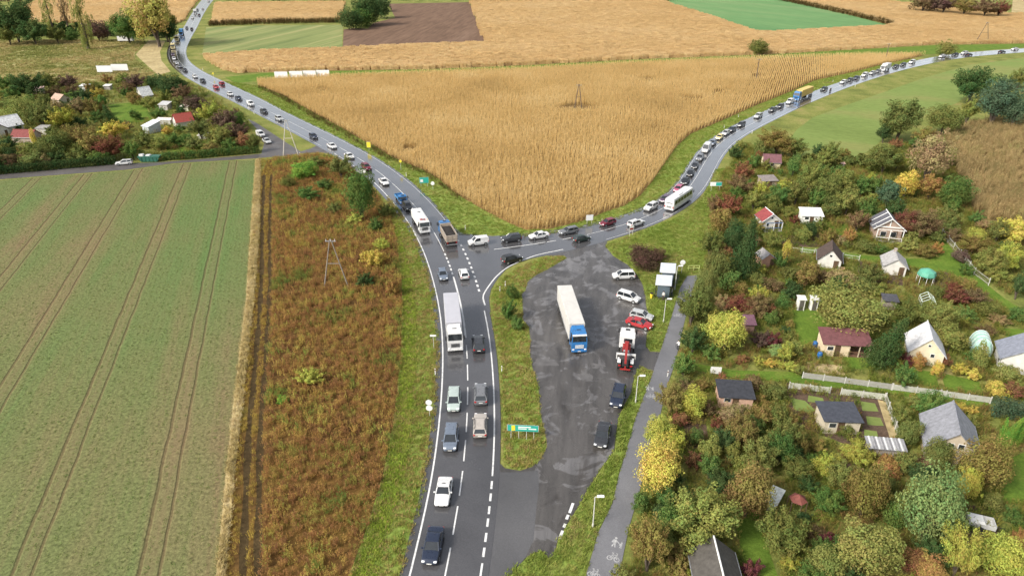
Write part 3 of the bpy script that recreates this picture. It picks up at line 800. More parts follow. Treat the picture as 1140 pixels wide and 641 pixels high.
VEG['crop'] = veg_mat('crop_seedlings', [(0.0, (0.11,0.19,0.05)), (0.45, (0.18,0.23,0.07)), (1.0, (0.27,0.26,0.10))], 0.05, 0.5, 0.25)
VEG['garden'] = veg_mat('garden_growth', [(0.0, (0.07,0.115,0.025)), (0.3, (0.15,0.19,0.035)), (0.6, (0.26,0.24,0.06)), (0.8, (0.27,0.18,0.065)), (1.0, (0.15,0.10,0.045))], 0.09, 0.6, 0.3)
VEG['dark_weed'] = veg_mat('ditch_weeds', [(0.0, (0.05,0.04,0.018)), (0.5, (0.11,0.075,0.03)), (1.0, (0.17,0.14,0.05))], 0.08, 0.5, 0.25)

P_maize = [proto('maize_plants_%d' % i, maize_clump(i), VEG['maize']) for i in range(5)]
P_far = [proto('far_maize_%d' % i, maize_patch(i+20), VEG['far_maize']) for i in range(3)]
def tufts(mat, seed, n=4, **k): return [proto('%s_tuft_%d' % (mat, i), tuft(seed+i, **k), VEG[mat]) for i in range(n)]
def weeds(mat, seed, n=4, **k): return [proto('%s_weed_%d' % (mat, i), weed(seed+i, **k), VEG[mat]) for i in range(n)]

row_ang = math.atan2(*( (G(751,166)-G(727,201)).yx ))
# thin rows and bare marks near the two poles and where the crop is lodged
holes = []
for (px, py, rx, ry) in ((641,121,22,3.5),(842,87,8,2),(720,90,10,1.6),(770,112,12,1.8),(455,168,10,3),(800,104,9,1.5),(360,101,9,1.6)):
    c_ = [G(px+rx*math.cos(t)*(1+.35*math.sin(3*t+px)), py+ry*math.sin(t)) for t in [6.283*i/14 for i in range(14)]]
    holes.append(c_)
Pm, rm = scatter_points(GP(maize1), 0, holes, rows=(row_ang, 0.80, 0.95))
scatter('maize_crop', 'ripe golden maize standing in rows between the two roads', 'maize', Pm, rm, P_maize, (0.85, 1.12), 0.02, 0.07)
for nm, pg, lb in (('far_maize_crop', maize2, 'ripe orange maize beyond the green track, stretching to the treeline'), ('small_maize_crop', maize3, 'small block of ripe maize above the striped green field'), ('west_maize_crop', maize4, 'ripe maize behind the tall poplars at upper left')):
    Pm, rm = scatter_points(GP(pg), 0, (), rows=(0.06, 2.8, 2.8))
    scatter(nm, lb, 'maize', Pm, rm, P_far, (0.98, 1.04), 0.02, 0.02)

Pw, rw = scatter_points(GP(meadow), 3.6, ruts+[GP([(286,178),(303.5,176),(303.5,250),(302.5,330),(296.5,430),(291.5,500),(287.5,672),(240,672),(255,520),(268,430),(280,330),(287,250)])])
P_we = weeds('meadow', 100, 6)
scatter('meadow_weeds', 'tall rust-red, brown and yellow weeds of the fallow meadow', 'weeds', Pw, rw, P_we, (0.4, 1.05), 0.02, 0.12)
strip_m = [(290,178),(304,176),(304,250),(303,330),(297,430),(292,500),(288,672),(246,672),(262,520),(272,430),(283,330),(289,250)]
Pw, rw = scatter_points(GP(strip_m), 5.0, ruts)
scatter('margin_weeds', 'olive and ochre weeds along the two dark wheel ruts', 'weeds', Pw, rw, weeds('margin', 140, 4), (0.24, 0.55), 0.02, 0.15)
Pw, rw = scatter_points(GP([(285,178),(290,178),(289,250),(283,330),(272,430),(262,520),(246,690),(238,690),(253,520),(263,430),(275,330),(280,250)]), 14)
scatter('margin_dry_grass', 'pale dry grass strip along the edge of the crop field', 'grass', Pw, rw, tufts('dry', 160, h=.6), (0.7, 1.3), 0.02, 0.2)

P_v = tufts('verge', 200, 5, h=.32, spread=.3, w=.05)
P_r = tufts('rough', 210, 5, h=.32, spread=.3, w=.05)
P_b = tufts('bright', 220, 4, h=.3, spread=.3, w=.05)
for nm, pg, pr, dn, lb in (('west_verge_grass', verge_w, P_r, 9, 'rough grass of the verge left of the near main road'), ('island_grass', island, P_r, 9, 'patchy grass on the long traffic island'), ('bus_stop_grass', strip1, P_v, 8, 'grass around the bus shelters and brown bush'), ('path_verge_grass', strip2, P_v, 10, 'grass strip with lamp posts between lot and foot path'), ('field_verge_grass', verge_n, P_v, 4, 'grass verge between the roads and the maize')):
    Pw, rw = scatter_points(GP(pg), dn)
    scatter(nm, lb, 'grass', Pw, rw, pr, (0.6, 1.3), 0.034, 0.15)
Pw, rw = scatter_points(GP([(437,244),(441,243),(449,275),(458,310),(463,345),(463,400),(458,470),(449,530),(430,600),(418,641),(411,672),(385,672),(392,641),(408,600),(430,530),(441,470),(448,400),(450,345),(449,310),(444,275)]), 12)
scatter('verge_bright_grass', 'bright green grass ribbon beside the fallow meadow', 'grass', Pw, rw, P_b, (0.7, 1.3), 0.034, 0.15)
# dark ragged weeds along the maize edge facing the main road
edge_w = [(287,96),(305,102.6),(320,109.5),(335,118.6),(355,129.5),(380,143),(402,156.3),(417.4,163.8),(433.6,174),(450,181.6),(470,189.6),(490,201),(504.7,214),(518.7,223),(515,226),(500,216.5),(486,204),(466,193),(446,185.5),(430,178),(412,167.5),(398,160),(376,147.5),(351,133.5),(331,122),(316,112.5),(301,105),(284,98)]
Pw, rw = scatter_points(GP(edge_w), 1.6)
scatter('field_edge_weeds', 'dark dry weeds along the left edge of the maize', 'weeds', Pw, rw, weeds('dark_weed', 240, 4), (0.5, 1.05), 0.02, 0.15)
for nm, pg, lb in (('striped_field_edge', [(234,26.6),(300,24.6),(380,23.5),(380,25.8),(300,27.2),(232,29.6)], 'dark weedy strip above the striped green field'), ('winter_crop_edge', [(866,-2),(946,15.2),(994,27.2),(992,29),(946,17.6),(864,0)], 'dark weedy strip along the right edge of the blue-green field')):
    Pe, re = scatter_points(GP(pg), 0.5)
    scatter(nm, lb, 'weeds', Pe, re, weeds('dark_weed', 280, 3, stems=16, h=1.6), (1.2, 2.0), 0.02, 0.15)
Pw, rw = scatter_points(GP([(1052,152),(1075,140),(1140,130),(1200,122),(1200,240),(1140,246),(1100,246),(1085,236),(1072,205),(1060,180)]), 1.5)
scatter('reeds', 'brown reed bed at the right edge of the picture', 'reeds', Pw, rw, weeds('reed', 260, 5, stems=14, h=1.9), (0.8, 1.3), 0.02, 0.12)
# seedlings in drill rows of the near crop field, none on the wheel tracks
Pw, rw = scatter_points([p for p in crop_poly], 0, (), rows=(CROP_ANG, 0.8, 0.55), jitter=2.5)
u_ = (Pw-np.array([CROP_A.x, CROP_A.y])) @ np.array([CROP_N.x, CROP_N.y])
du_ = ((u_/CROP_GAP+0.5) % 1-0.5)*CROP_GAP
k_ = (np.abs(du_) > 0.4) & (np.abs(du_-1.9) > 0.4) & (Pw[:,0] > -0.8*Pw[:,1]-22) & (Pw[:,1] > 30) & (rng.random(len(Pw)) < 0.62)
Pw, rw = Pw[k_], rw[k_]
scatter('crop_seedlings', 'young green seedlings in the drilled field at lower left', 'crop', Pw, rw, [proto('seedling_%d' % i, tuft(300+i, n=8, h=.12, spread=.17, w=.06), VEG['crop']) for i in range(4)], (0.6, 1.3), 0.02, 0.2)
# undergrowth of the allotments and the hedgerow belt
garden_r = [(800,200),(830,160),(870,172),(900,180),(950,182),(1000,160),(1055,160),(1072,205),(1085,236),(1100,250),(1160,250),(1160,330),(1119,330),(1072,291),(1043,256),(1035,258),(1046,279),(1036,287),(960,283),(890,273),(890,281),(960,291),(1050,304),(1082,316),(1105,336),(1160,364),(1160,660),(874,660),(853,600),(842,560),(814,570),(821,600),(836,660),(692,660),(702,590),(714,550),(722,520),(731,490),(739,462),(745,433),(753,412),(759,389),(765,360),(771,336),(776,320),(782,303),(795,250)]
lawn_holes = [GP(p) for p in ([(770,404),(815,412),(880,414),(1000,431),(1100,448),(1100,454),(985,438),(880,426),(815,420),(770,412)], [(882,345),(908,345),(925,362),(915,372),(905,384),(888,388)], [(938,399),(962,384),(982,412),(945,410)], [(1000,409),(1040,414),(1046,432),(1003,425)], [(1048,415),(1090,425),(1096,441),(1052,433)], [(955,444),(985,446),(1001,492),(960,492)], [(878,440),(920,441),(920,452),(885,460)], [(1112,365),(1160,368),(1160,395),(1125,380)], [(1110,515),(1150,500),(1160,560),(1115,560)])]
Pw, rw = scatter_points(GP(garden_r), 2.6, lawn_holes)
scatter('garden_undergrowth', 'low mixed growth between the trees of the right-hand allotments', 'undergrowth', Pw, rw, weeds('garden', 320, 6, stems=10, h=.9), (0.4, 1.2), 0.03, 0.15)
garden_l = [(-60,96),(100,93),(172,86),(192,84),(240,108),(272,128),(288,160),(290,171),(210,178),(140,181.5),(0,194),(-60,199)]
Pw, rw = scatter_points(GP(garden_l), 0.55, [GP(p) for p in ([(120,117),(160,113),(170,135),(130,138)], [(60,103),(110,100),(120,115),(70,118)])])
scatter('west_garden_undergrowth', 'low mixed growth between the trees of the left-hand allotments', 'undergrowth', Pw, rw, weeds('garden', 340, 5, stems=10, h=1.2), (0.6, 1.5), 0.03, 0.15)

Pw, rw = scatter_points(GP([(-120,50),(0,45.5),(100,45),(162,44.5),(150,60),(150,66),(172,83),(150,90),(100,92),(0,96),(-120,102)]), 0.45)
VEG['rough_dry'] = veg_mat('rough_dry_grass', [(0.0, (0.16,0.19,0.05)), (0.35, (0.28,0.27,0.09)), (0.6, (0.44,0.35,0.16)), (0.8, (0.38,0.29,0.13)), (1.0, (0.20,0.23,0.07))], 0.022, 0.4, 0.3, 2.4)
scatter('dry_meadow_grass', 'rough tan and green grass of the meadow at upper left', 'grass', Pw, rw, [proto('rough_dry_tuft_%d' % i, tuft(400+i, n=26, h=.5, spread=.9, w=.12), VEG['rough_dry']) for i in range(4)], (0.8, 1.6), 0.02, 0.15)

# ================================================================== VEHICLES (x forward, y left, z up, origin on the ground)
def paint(name, c):
    key = ('paint', name)
    if key in MATS: return MATS[key]
    m, n, l = new_mat(name + '_car_paint')
    p = principled(n, l, 0.28, 0.0, 0.5)
    tc = n.new('ShaderNodeTexCoord')
    f = noise(n, l, tc.outputs['Object'], 2.2, 5, 0.7)
    l.new(ramp(n, l, f, [(0.3, [x*0.86 for x in c]), (0.7, [min(1, x*1.06) for x in c])]), p.inputs['Base Color'])
    l.new(ramp(n, l, f, [(0.3, 0.22), (0.7, 0.38)]), p.inputs['Roughness'])
    p.inputs['Coat Weight'].default_value = 0.4
    p.inputs['Coat Roughness'].default_value = 0.08
    MATS[key] = m
    return m
PAINTS = {'white': (0.64,0.64,0.635), 'silver': (0.45,0.46,0.46), 'grey': (0.16,0.165,0.175), 'dark': (0.035,0.037,0.042), 'black': (0.016,0.016,0.018), 'navy': (0.018,0.026,0.05), 'blue': (0.03,0.16,0.40), 'bluegrey': (0.14,0.17,0.22), 'palegreen': (0.40,0.47,0.44), 'red': (0.40,0.025,0.03), 'maroon': (0.16,0.015,0.03), 'pink': (0.42,0.09,0.16), 'yellow': (0.75,0.62,0.28), 'beige': (0.42,0.38,0.34), 'tan': (0.38,0.32,0.26), 'darkgreen': (0.02,0.035,0.03), 'purple': (0.09,0.05,0.09)}
def PT(k): return paint(k, PAINTS[k])
GLASS = plain('tinted_glass', (0.018,0.022,0.026), 0.08, 0, 0.3, 1.0, 0.9)
TYRE = plain('tyre_rubber', (0.018,0.018,0.018), 0.85, 0, 0.3)
RIM = plain('alloy_rim', (0.42,0.43,0.44), 0.35, 0.8, 0.15)
TRIM = plain('black_trim', (0.022,0.022,0.024), 0.6, 0, 0.3)
LAMP = plain('head_lamp_glass', (0.80,0.82,0.84), 0.12, 0, 0.08)
TAIL = plain('tail_lamp_red', (0.42,0.012,0.012), 0.25, 0, 0.15)
AMBER = plain('amber_lamp', (0.7,0.28,0.02), 0.3, 0, 0.1)
PLATE = plain('number_plate', (0.72,0.72,0.68), 0.5, 0, 0.06)
STEEL = plain('galvanised_steel', (0.36,0.37,0.38), 0.5, 0.6, 0.15)
CHASSIS = plain('chassis_black', (0.025,0.024,0.024), 0.7, 0, 0.3)

#          L     W     H    belt  hood  tail  cabin bottom rear/front, roof rear/front   
KINDS = {
 'sedan': (4.60, 1.80, 1.45, 0.93, 0.86, 1.00, -1.62, 1.02, -0.92, 0.22),
 'hatch': (4.10, 1.76, 1.48, 0.95, 0.88, 0.95, -1.93, 0.98, -1.55, 0.18),
 'wagon': (4.65, 1.80, 1.48, 0.95, 0.87, 0.95, -2.20, 1.02, -1.90, 0.20),
 'suv':   (4.45, 1.86, 1.68, 1.07, 1.04, 1.07, -2.10, 0.98, -1.80, 0.25),
 'mpv':   (4.40, 1.80, 1.66, 1.00, 0.95, 1.00, -2.08, 1.30, -1.82, 0.45),
 'coupe': (4.20, 1.78, 1.38, 0.90, 0.82, 0.94, -1.50, 0.80, -0.95, 0.02),
 'van':   (4.45, 1.82, 1.84, 1.10, 1.05, 1.10, -2.12, 1.28, -2.02, 0.52),
 'bigvan': (5.60, 2.00, 2.45, 1.30, 1.15, 1.30, -2.74, 2.05, -2.66, 1.25),
}
def car_parts(kind):
    L, W, H, belt, hood, tail, cbr, cbf, cr, cf = KINDS[kind]
    w = W/2
    van = kind in ('van', 'bigvan')
    S = [(-L/2, .86, .62, tail-.16), (-L/2+.06, .92, .34, tail-.06), (-L/2+.25, .975, .24, tail), (-L/2+.9, 1, .22, max(tail, belt-.02)), (cbr+.3, 1, .22, belt), (-.2, 1, .2, belt), (cbf-.25, 1, .2, belt-.01), (cbf+.12, .99, .22, max(hood+.07, belt-.08)), (L/2-.75, .975, .24, hood+.02), (L/2-.3, .93, .26, hood-.06), (L/2-.07, .84, .32, hood-.2), (L/2, .72, .42, hood-.33)]
    S.sort(key=lambda q: q[0])
    rings = []
    for x, wf, z0, zt in S:
        y = w*wf; h = zt-z0
        half = [(0, z0), (y*.86, z0), (y*.97, z0+h*.16), (y, z0+h*.42), (y*.99, z0+h*.66), (y*.95, zt-.06), (y*.87, zt-.012), (y*.5, zt+.012), (0, zt+.02)]
        rings.append([(x, a, z) for a, z in half] + [(x, -a, z) for a, z in reversed(half[1:-1])])
    body = MB(); body.loft(rings)
    yb, yt, zr = w*.90, w*.72, H-.07
    if van: yt = w*.84
    xb0, xb1, xt0, xt1 = cbr, cbf, cr, cf
    z0 = belt-.03
    # roof panel
    def rr(x0, x1, y, z, c): return [(x0+c,-y,z),(x1-c,-y,z),(x1,-y+c*1.4,z),(x1,y-c*1.4,z),(x1-c,y,z),(x0+c,y,z),(x0,y-c,z),(x0,-y+c,z)]
    roof = MB(); roof.loft([rr(xt0-.05, xt1+.06, yt+.02, zr, .1), rr(xt0-.04, xt1+.05, yt+.015, zr+.03, .1), rr(xt0+.12, xt1-.12, yt-.14, H-.008, .15), rr(xt0+.4, xt1-.4, yt-.38, H, .15)])
    def bar(a, b, r): body.tube(a, b, r, r, 5)
    for s_ in (-1, 1):
        bar((xb1, s_*yb*.98, z0), (xt1+.03, s_*yt, zr+.01), .05); bar((xb0, s_*yb*.98, z0), (xt0-.02, s_*yt, zr+.01), .07)
        mx = (xt0+xt1)/2-.05
        bar((mx, s_*yb, z0), (mx-.05, s_*yt, zr+.01), .045)
    P = {'body': body, 'roof': roof}
    def quad(a, b, c, d):
        m = MB(); m.add([a, b, c, d], [(0,1,2,3)]); return m
    P['windshield'] = quad((xb1,-yb*.95,z0),(xb1,yb*.95,z0),(xt1+.03,yt*.97,zr+.005),(xt1+.03,-yt*.97,zr+.005))
    P['rear_window'] = quad((xb0,-yb*.93,z0),(xb0,yb*.93,z0),(xt0-.03,yt*.95,zr+.005),(xt0-.03,-yt*.95,zr+.005))
    mx = (xt0+xt1)/2-.05
    sw = []
    for s_ in (-1, 1):
        m = MB()
        if van:
            fx = xt1-.85
            m.add([(fx, s_*yb, z0), (xb1-.02, s_*yb, z0), (xt1, s_*yt, zr), (fx, s_*yt, zr)], [(0,1,2,3)])
            body.add([(xb0, s_*yb, z0), (fx, s_*yb, z0), (fx, s_*yt, zr), (xt0, s_*yt, zr)], [(0,1,2,3)])
        else:
            m.add([(xb0+.02, s_*yb, z0), (xb1-.02, s_*yb, z0), (xt1+.02, s_*yt, zr), (xt0, s_*yt, zr)], [(0,1,2,3)])
        sw.append(m)
    P['side_window'] = sw
    if van:
        body.add([(xb0-.005,-yb,z0),(xb0-.005,yb,z0),(xt0-.035,yt,zr),(xt0-.035,-yt,zr)], [(0,1,2,3)])
        a, b_ = .45, .9
        def lerp(u, v): 
            x = xb0+(xt0-.03-xb0)*v-.012; y = (yb+(yt-yb)*v); return (x, u*y, z0+(zr-z0)*v)
        P['rear_window'] = quad(lerp(-.8, a), lerp(.8, a), lerp(.78, b_), lerp(-.78, b_))
    wr = .33 if kind not in ('suv', 'bigvan') else .37
    P['wheels'] = []
    for x in (L/2-.82, -L/2+.80):
        for s_ in (-1, 1):
            body.disc_y(x, s_*(w-.10), s_*(w+.004), wr+.01, wr+.055, 16, 1)
            ty = MB(); ty.disc_y(0, -.11, .11, 0, wr, 18)
            ri = MB(); ri.disc_y(0, -s_*.02, s_*.118, 0, wr*.66, 12)
            P['wheels'].append((x, s_*(w-.09), wr, ty, ri))
    P['headlight'] = []; P['tail_light'] = []; P['mirror'] = []
    for s_ in (-1, 1):
        m = MB(); y0, y1 = sorted((s_*w*.48, s_*w*.87)); m.cbox(L/2-.34, L/2-.03, y0, y1, hood-.30, hood-.135, .05); P['headlight'].append(m)
        m = MB(); y0, y1 = sorted((s_*w*.62, s_*w*.93)); m.cbox(-L/2-.005, -L/2+.2, y0, y1, tail-.32, tail-.10, .04); P['tail_light'].append(m)
        m = MB(); y0, y1 = sorted((s_*w*.93, s_*(w+.17))); m.cbox(cbf-.32, cbf-.16, y0, y1, belt+.0, belt+.15, .03); P['mirror'].append(m)
    m = MB(); m.box(L/2-.03, L/2+.012, -w*.42, w*.42, hood-.52, hood-.34); P['grille'] = m
    P['number_plate'] = [MB().box(L/2-.02, L/2+.022, -.26, .26, .42, .53), MB().box(-L/2-.03, -L/2+.05, -.26, .26, tail-.40, tail-.29)]
    if kind in ('suv', 'wagon'):
        P['roof_rail'] = [MB().tube((xt0+.15, s_*(yt-.07), H+.02), (xt1-.2, s_*(yt-.07), H+.02), .02, .02, 5) for s_ in (-1, 1)]
    return P
CAR_CACHE = {}
def CARF(loc): return 0.97 if math.hypot(loc[0], loc[1]) < 95 else 0.92
def car(kind, colour, label, cat, group, lod, loc, rz):
    name = {'sedan': 'sedan_car', 'hatch': 'hatchback_car', 'wagon': 'estate_car', 'suv': 'suv_car', 'mpv': 'people_carrier_car', 'coupe': 'coupe_car', 'van': 'small_van', 'bigvan': 'delivery_van'}[kind]
    key = (kind, colour, lod)
    pm = PT(colour)
    if key not in CAR_CACHE:
        P = car_parts(kind); meshes = []
        if lod == 'far':
            mb = MB(); mb.v, mb.f, mb.m = list(P['body'].v), list(P['body'].f), [2 if q else 0 for q in P['body'].m]
            mb.merge(P['roof'], 0)
            for m in [P['windshield'], P['rear_window']] + P['side_window']: mb.merge(m, 1)
            for x, y, z, ty, ri in P['wheels']:
                t = MB(); t.add([(a+x, b_+y, c+z) for a, b_, c in ty.v], ty.f); mb.merge(t, 2)
            for m in P['headlight']: mb.merge(m, 3)
            for m in P['tail_light']: mb.merge(m, 4)
            for m in P['mirror']: mb.merge(m, 2)
            CAR_CACHE[key] = mb.mesh(name, [pm, GLASS, TRIM, LAMP, TAIL])
        else:
            def ms(nm, mb, mat, sm=False): return mb.mesh(nm, mat, sm)
            meshes = [('body', ms('body', P['body'], [pm, TRIM]), None, None), ('roof', ms('roof', P['roof'], pm), None, None),
                      ('windshield', ms('windshield', P['windshield'], GLASS), None, None), ('rear_window', ms('rear_window', P['rear_window'], GLASS), None, None)]
            meshes += [('side_window', ms('side_window', m, GLASS), None, None) for m in P['side_window']]
            for x, y, z, ty, ri in P['wheels']:
                meshes.append(('wheel', ms('wheel', ty, TYRE), (x, y, z), ('rim', ms('rim', ri, RIM))))
            for nm, mt in (('headlight', LAMP), ('tail_light', TAIL), ('mirror', pm), ('number_plate', PLATE)):
                meshes += [(nm, ms(nm, m, mt), None, None) for m in P[nm]]
            meshes += [('grille', ms('grille', P['grille'], TRIM), None, None)]
            if 'roof_rail' in P: meshes += [('roof_rail', ms('roof_rail', m, TRIM), None, None) for m in P['roof_rail']]
            CAR_CACHE[key] = meshes
    c = CAR_CACHE[key]
    if lod == 'far':
        o = link_mesh(name, c, None, loc, rz)
    else:
        o = empty(name, loc, rz)
        for nm, me, off, sub in c:
            p = link_mesh(nm, me, o, off)
            if sub: link_mesh(sub[0], sub[1], p)
    o.scale = (CARF(loc),)*3
    return tag(o, label, cat, group)

def on_road(road, px, py, lane, sense, z=0.7):
    """lane +1 = left of the centre line looking away from the camera; sense +1 = driving away"""
    g = G(px, py, z); s_, hw = road.near(g)
    c, t = road.at(s_, lane*hw*0.5)
    a = math.atan2(t[1]*sense, t[0]*sense)
    return (c[0], c[1], ZR+0.004), a
def free_spot(px, py, fx, fy, z=0.7):
    """somewhere off the lanes; (fx, fy) is a picture point the nose looks to"""
    a, b_ = G(px, py, z), G(fx, fy, z)
    return (a.x, a.y, 0.05), math.atan2(b_.y-a.y, b_.x-a.x)

# kind, colour, px, py, label
QA = 'cars queuing towards the camera on the main road'
cars_A = [
 ('sedan','navy',483,606,'dark navy saloon car lowest in the picture, driving towards the camera'),
 ('coupe','white',495,546,'white two-door car directly behind the navy saloon'),
 ('mpv','bluegrey',501,487,'blue-grey people carrier between the white two-door and the pale green car'),
 ('mpv','palegreen',505,445,'pale silvery-green people carrier in front of the white articulated truck'),
 ('hatch','bluegrey',494,305,'blue-grey hatchback following behind the white articulated truck'),
 ('suv','dark',451.5,230,'dark grey car squeezed between the white tank truck and the small blue truck'),
 ('sedan','white',429.3,201.5,'white saloon car behind the small blue truck on the bend'),
 ('suv','maroon',407.5,186,'dark red car passing the white roadside board on the bend'),
 ('sedan','white',390.6,173,'white car just behind the dark red car on the bend'),
 ('sedan','white',370.5,162,'white car passing the mouth of the side road'),
 ('hatch','navy',347.5,151.5,'dark blue car by the grass triangle of the side road'),
 ('suv','silver',310.5,132,'silver off-road car on the straight left of the grass triangle'),
 ('sedan','dark',292,123.5,'dark saloon right behind the silver off-road car'),
 ('van','white',280,115.5,'white van on the straight beyond the dark saloon'),
 ('sedan','navy',265,109,'dark blue car just ahead of a small white car on the straight'),
 ('hatch','white',256,104.5,'small white car behind the dark blue one on the straight'),
 ('hatch','red',240,97,'bright red car coming down the far straight in the near lane'),
 ('sedan','black',226,89.5,'black saloon beyond the two red cars on the far straight'),
 ('hatch','white',217,85,'white car behind the black saloon after the far bend'),
 ('sedan','dark',204.5,78,'dark saloon leading the queue out of the far bend'),
 ('hatch','grey',198,74,'grey hatchback second in the queue out of the far bend'),
 ('hatch','silver',193.5,70.5,'silver hatchback third in the queue out of the far bend'),
 ('hatch','white',190.8,65.5,'white hatchback in the far bend behind the silver one'),
 ('hatch','purple',191.5,61,'dark purple hatchback in the far bend in front of the cream tank trucks'),
 ('hatch','dark',209.5,31,'dark car behind the blue truck near the yellow poplars'),
 ('suv','white',215.5,20,'white car below the white box truck near the top edge'),
 ('hatch','dark',221,11,'dark car following the white box truck near the top edge'),
]
lod_of = lambda py: 'near' if SC(py) > 3.3 else 'far'
for kd, c, x, y, lb in cars_A:
    loc, a = on_road(ROAD_A, x, y, 1, -1)
    car(kd, c, lb, 'van' if 'van' in kd else 'car', QA, lod_of(y), loc, a)
for kd, c, x, y, lb in [
 ('suv','dark',536.5,382,'dark off-road car driving away beside the white articulated truck'),
 ('suv','grey',536.3,438,'grey off-road car with roof bars driving away, middle of three'),
 ('wagon','beige',539,472,'beige-silver estate car driving away beside the traffic island'),
 ('hatch','white',515.5,304,'small white car driving away through the junction'),
 ('hatch','red',243.5,93,'bright red car in the far lane driving away on the far straight'),
 ('hatch','black',214.6,32,'black car driving away below the striped green field corner'),
 ('hatch','dark',223.5,16.5,'dark car driving away near the top of the main road'),
 ('hatch','white',228,10,'white car driving away near the top of the main road'),
 ('bigvan','white',233.5,1.5,'white van driving away at the very top edge of the picture')]:
    loc, a = on_road(ROAD_A, x, y, -1, 1)
    car(kd, c, lb, 'van' if 'van' in kd else 'car', 'cars driving away on the main road', lod_of(y), loc, a)
QB = 'cars queuing towards the junction on the branch road'
for kd, c, x, y, lb in [
 ('van','white',534.5,272,'small white delivery van waiting first at the junction'),
 ('suv','dark',572,268.5,'dark grey off-road car second in line at the junction'),
 ('sedan','white',603.3,264.5,'white saloon third in line at the junction'),
 ('wagon','grey',637.5,259.5,'dark grey estate car fourth in line at the junction'),
 ('hatch','maroon',680.5,249,'dark red hatchback alone in the gap before the bus'),
 ('suv','white',730.4,231.5,'white off-road car just ahead of the bus in the queue'),
 ('hatch','purple',744.8,222,'dark purple car half hidden by the white bus'),
 ('hatch','pink',756.8,210,'pinkish red car hidden behind the front of the white bus'),
 ('sedan','black',763.7,201,'black car behind the pinkish red one beside the bus'),
 ('hatch','black',768.7,192.3,'black car, second behind the pinkish red one'),
 ('hatch','dark',774.2,184,'dark car, third behind the pinkish red one'),
 ('suv','grey',779.5,175.5,'grey car directly in front of the white delivery van on the bend'),
 ('bigvan','white',782.8,165.5,'large white delivery van in the queue on the right bend'),
 ('hatch','bluegrey',792.4,158.5,'blue-grey car right behind the large white delivery van'),
 ('hatch','yellow',800.7,152.3,'pale yellow car in the queue on the right bend'),
 ('hatch','silver',807.5,147.5,'silver car behind the pale yellow car'),
 ('sedan','navy',815,143.5,'navy saloon behind the silver car on the right bend'),
 ('wagon','dark',824.3,138,'dark estate car last before the gap on the right road'),
 ('suv','silver',844.5,129,'silver off-road car alone between two gaps in the right queue'),
 ('sedan','dark',860,121.5,'dark saloon second ahead of the white van and yellow container truck'),
 ('hatch','dark',870,118,'dark hatchback directly ahead of the white van by the container truck'),
 ('van','white',878.5,113,'white van just in front of the yellow container truck'),
 ('sedan','darkgreen',917.5,98.5,'dark green saloon behind the yellow container truck'),
 ('wagon','white',938.5,91,'white estate car ahead of two dark cars on the far right road'),
 ('hatch','dark',946,88.7,'dark hatchback behind the white estate on the far right road'),
 ('sedan','navy',952.5,86.3,'navy saloon in front of the white van on the far right road'),
 ('van','white',961,83.3,'white van in the middle of the far right queue'),
 ('hatch','silver',969.5,80.8,'silver hatchback behind the white van of the far right queue'),
 ('hatch','grey',976.3,79,'grey hatchback in front of the white box truck on the right'),
 ('sedan','black',997,73.6,'black saloon behind the white box truck on the right'),
 ('hatch','dark',1006.5,71.7,'dark hatchback second behind the white box truck on the right'),
 ('van','white',1016.5,69.3,'white van third behind the white box truck on the right'),
 ('wagon','white',1053,63,'white estate car below the round bush by the right road'),
 ('sedan','dark',1069.5,61.2,'dark saloon just right of the round bush by the right road'),
 ('suv','white',1080,60,'white car in the pair meeting a dark one near the right edge'),
 ('sedan','white',1138.5,55.8,'white car cut by the right edge of the picture')]:
    loc, a = on_road(ROAD_B, x, y, 1, -1)
    car(kd, c, lb, 'van' if 'van' in kd else 'car', QB, lod_of(y), loc, a)
for kd, c, x, y, lb in [
 ('hatch','darkgreen',650.6,267,'dark green hatchback passing the mouth of the lot'),
 ('wagon','white',713,249.5,'white car driving away behind the white bus'),
 ('sedan','black',1085.5,61.8,'black saloon driving away near the right edge'),
 ('sedan','dark',1122.5,58.6,'dark saloon driving away, nearest the right edge of the picture')]:
    loc, a = on_road(ROAD_B, x, y, -1, 1)
    car(kd, c, lb, 'car', 'cars driving away on the branch road', lod_of(y), loc, a)
LOT = 'cars parked in the lot'
for kd, c, x, y, fx, fy, lb in [
 ('suv','black',570,288,598,281.5,'black off-road car at the corner of the traffic island'),
 ('mpv','white',694.3,306,680,306.5,'white people carrier parked highest in the lot, facing left'),
 ('mpv','white',700,330,715,334.5,'white people carrier parked facing right beside the bus shelters'),
 ('hatch','silver',714.5,350.5,730,354,'silver hatchback parked behind the red car'),
 ('sedan','red',712,359,728,363.5,'bright red saloon parked beside the crane truck'),
 ('suv','navy',688,441,684.5,455,'navy off-road car parked along the lamp-post verge'),
 ('sedan','dark',671,483,667.5,498,'dark saloon with pale bonnet parked lowest in the lot')]:
    loc, a = free_spot(x, y, fx, fy); car(kd, c, lb, 'car', LOT if x > 600 else 'cars driving away on the branch road', 'near', (loc[0], loc[1], .05 if x > 600 else ZR), a)
for kd, c, x, y, fx, fy, lb in [
 ('van','white',290,149.5,300,155,'white van parked on the gravel apron by the purple-brown trees'),
 ('sedan','silver',297,156.5,306,162,'silver car parked at the corner of the side road'),
 ('wagon','white',138,180.6,120,182,'white car parked on the side road by the green container')]:
    loc, a = free_spot(x, y, fx, fy); car(kd, c, lb, 'van' if 'van' in kd else 'car', 'vehicles parked along the side road', 'near', loc, a)

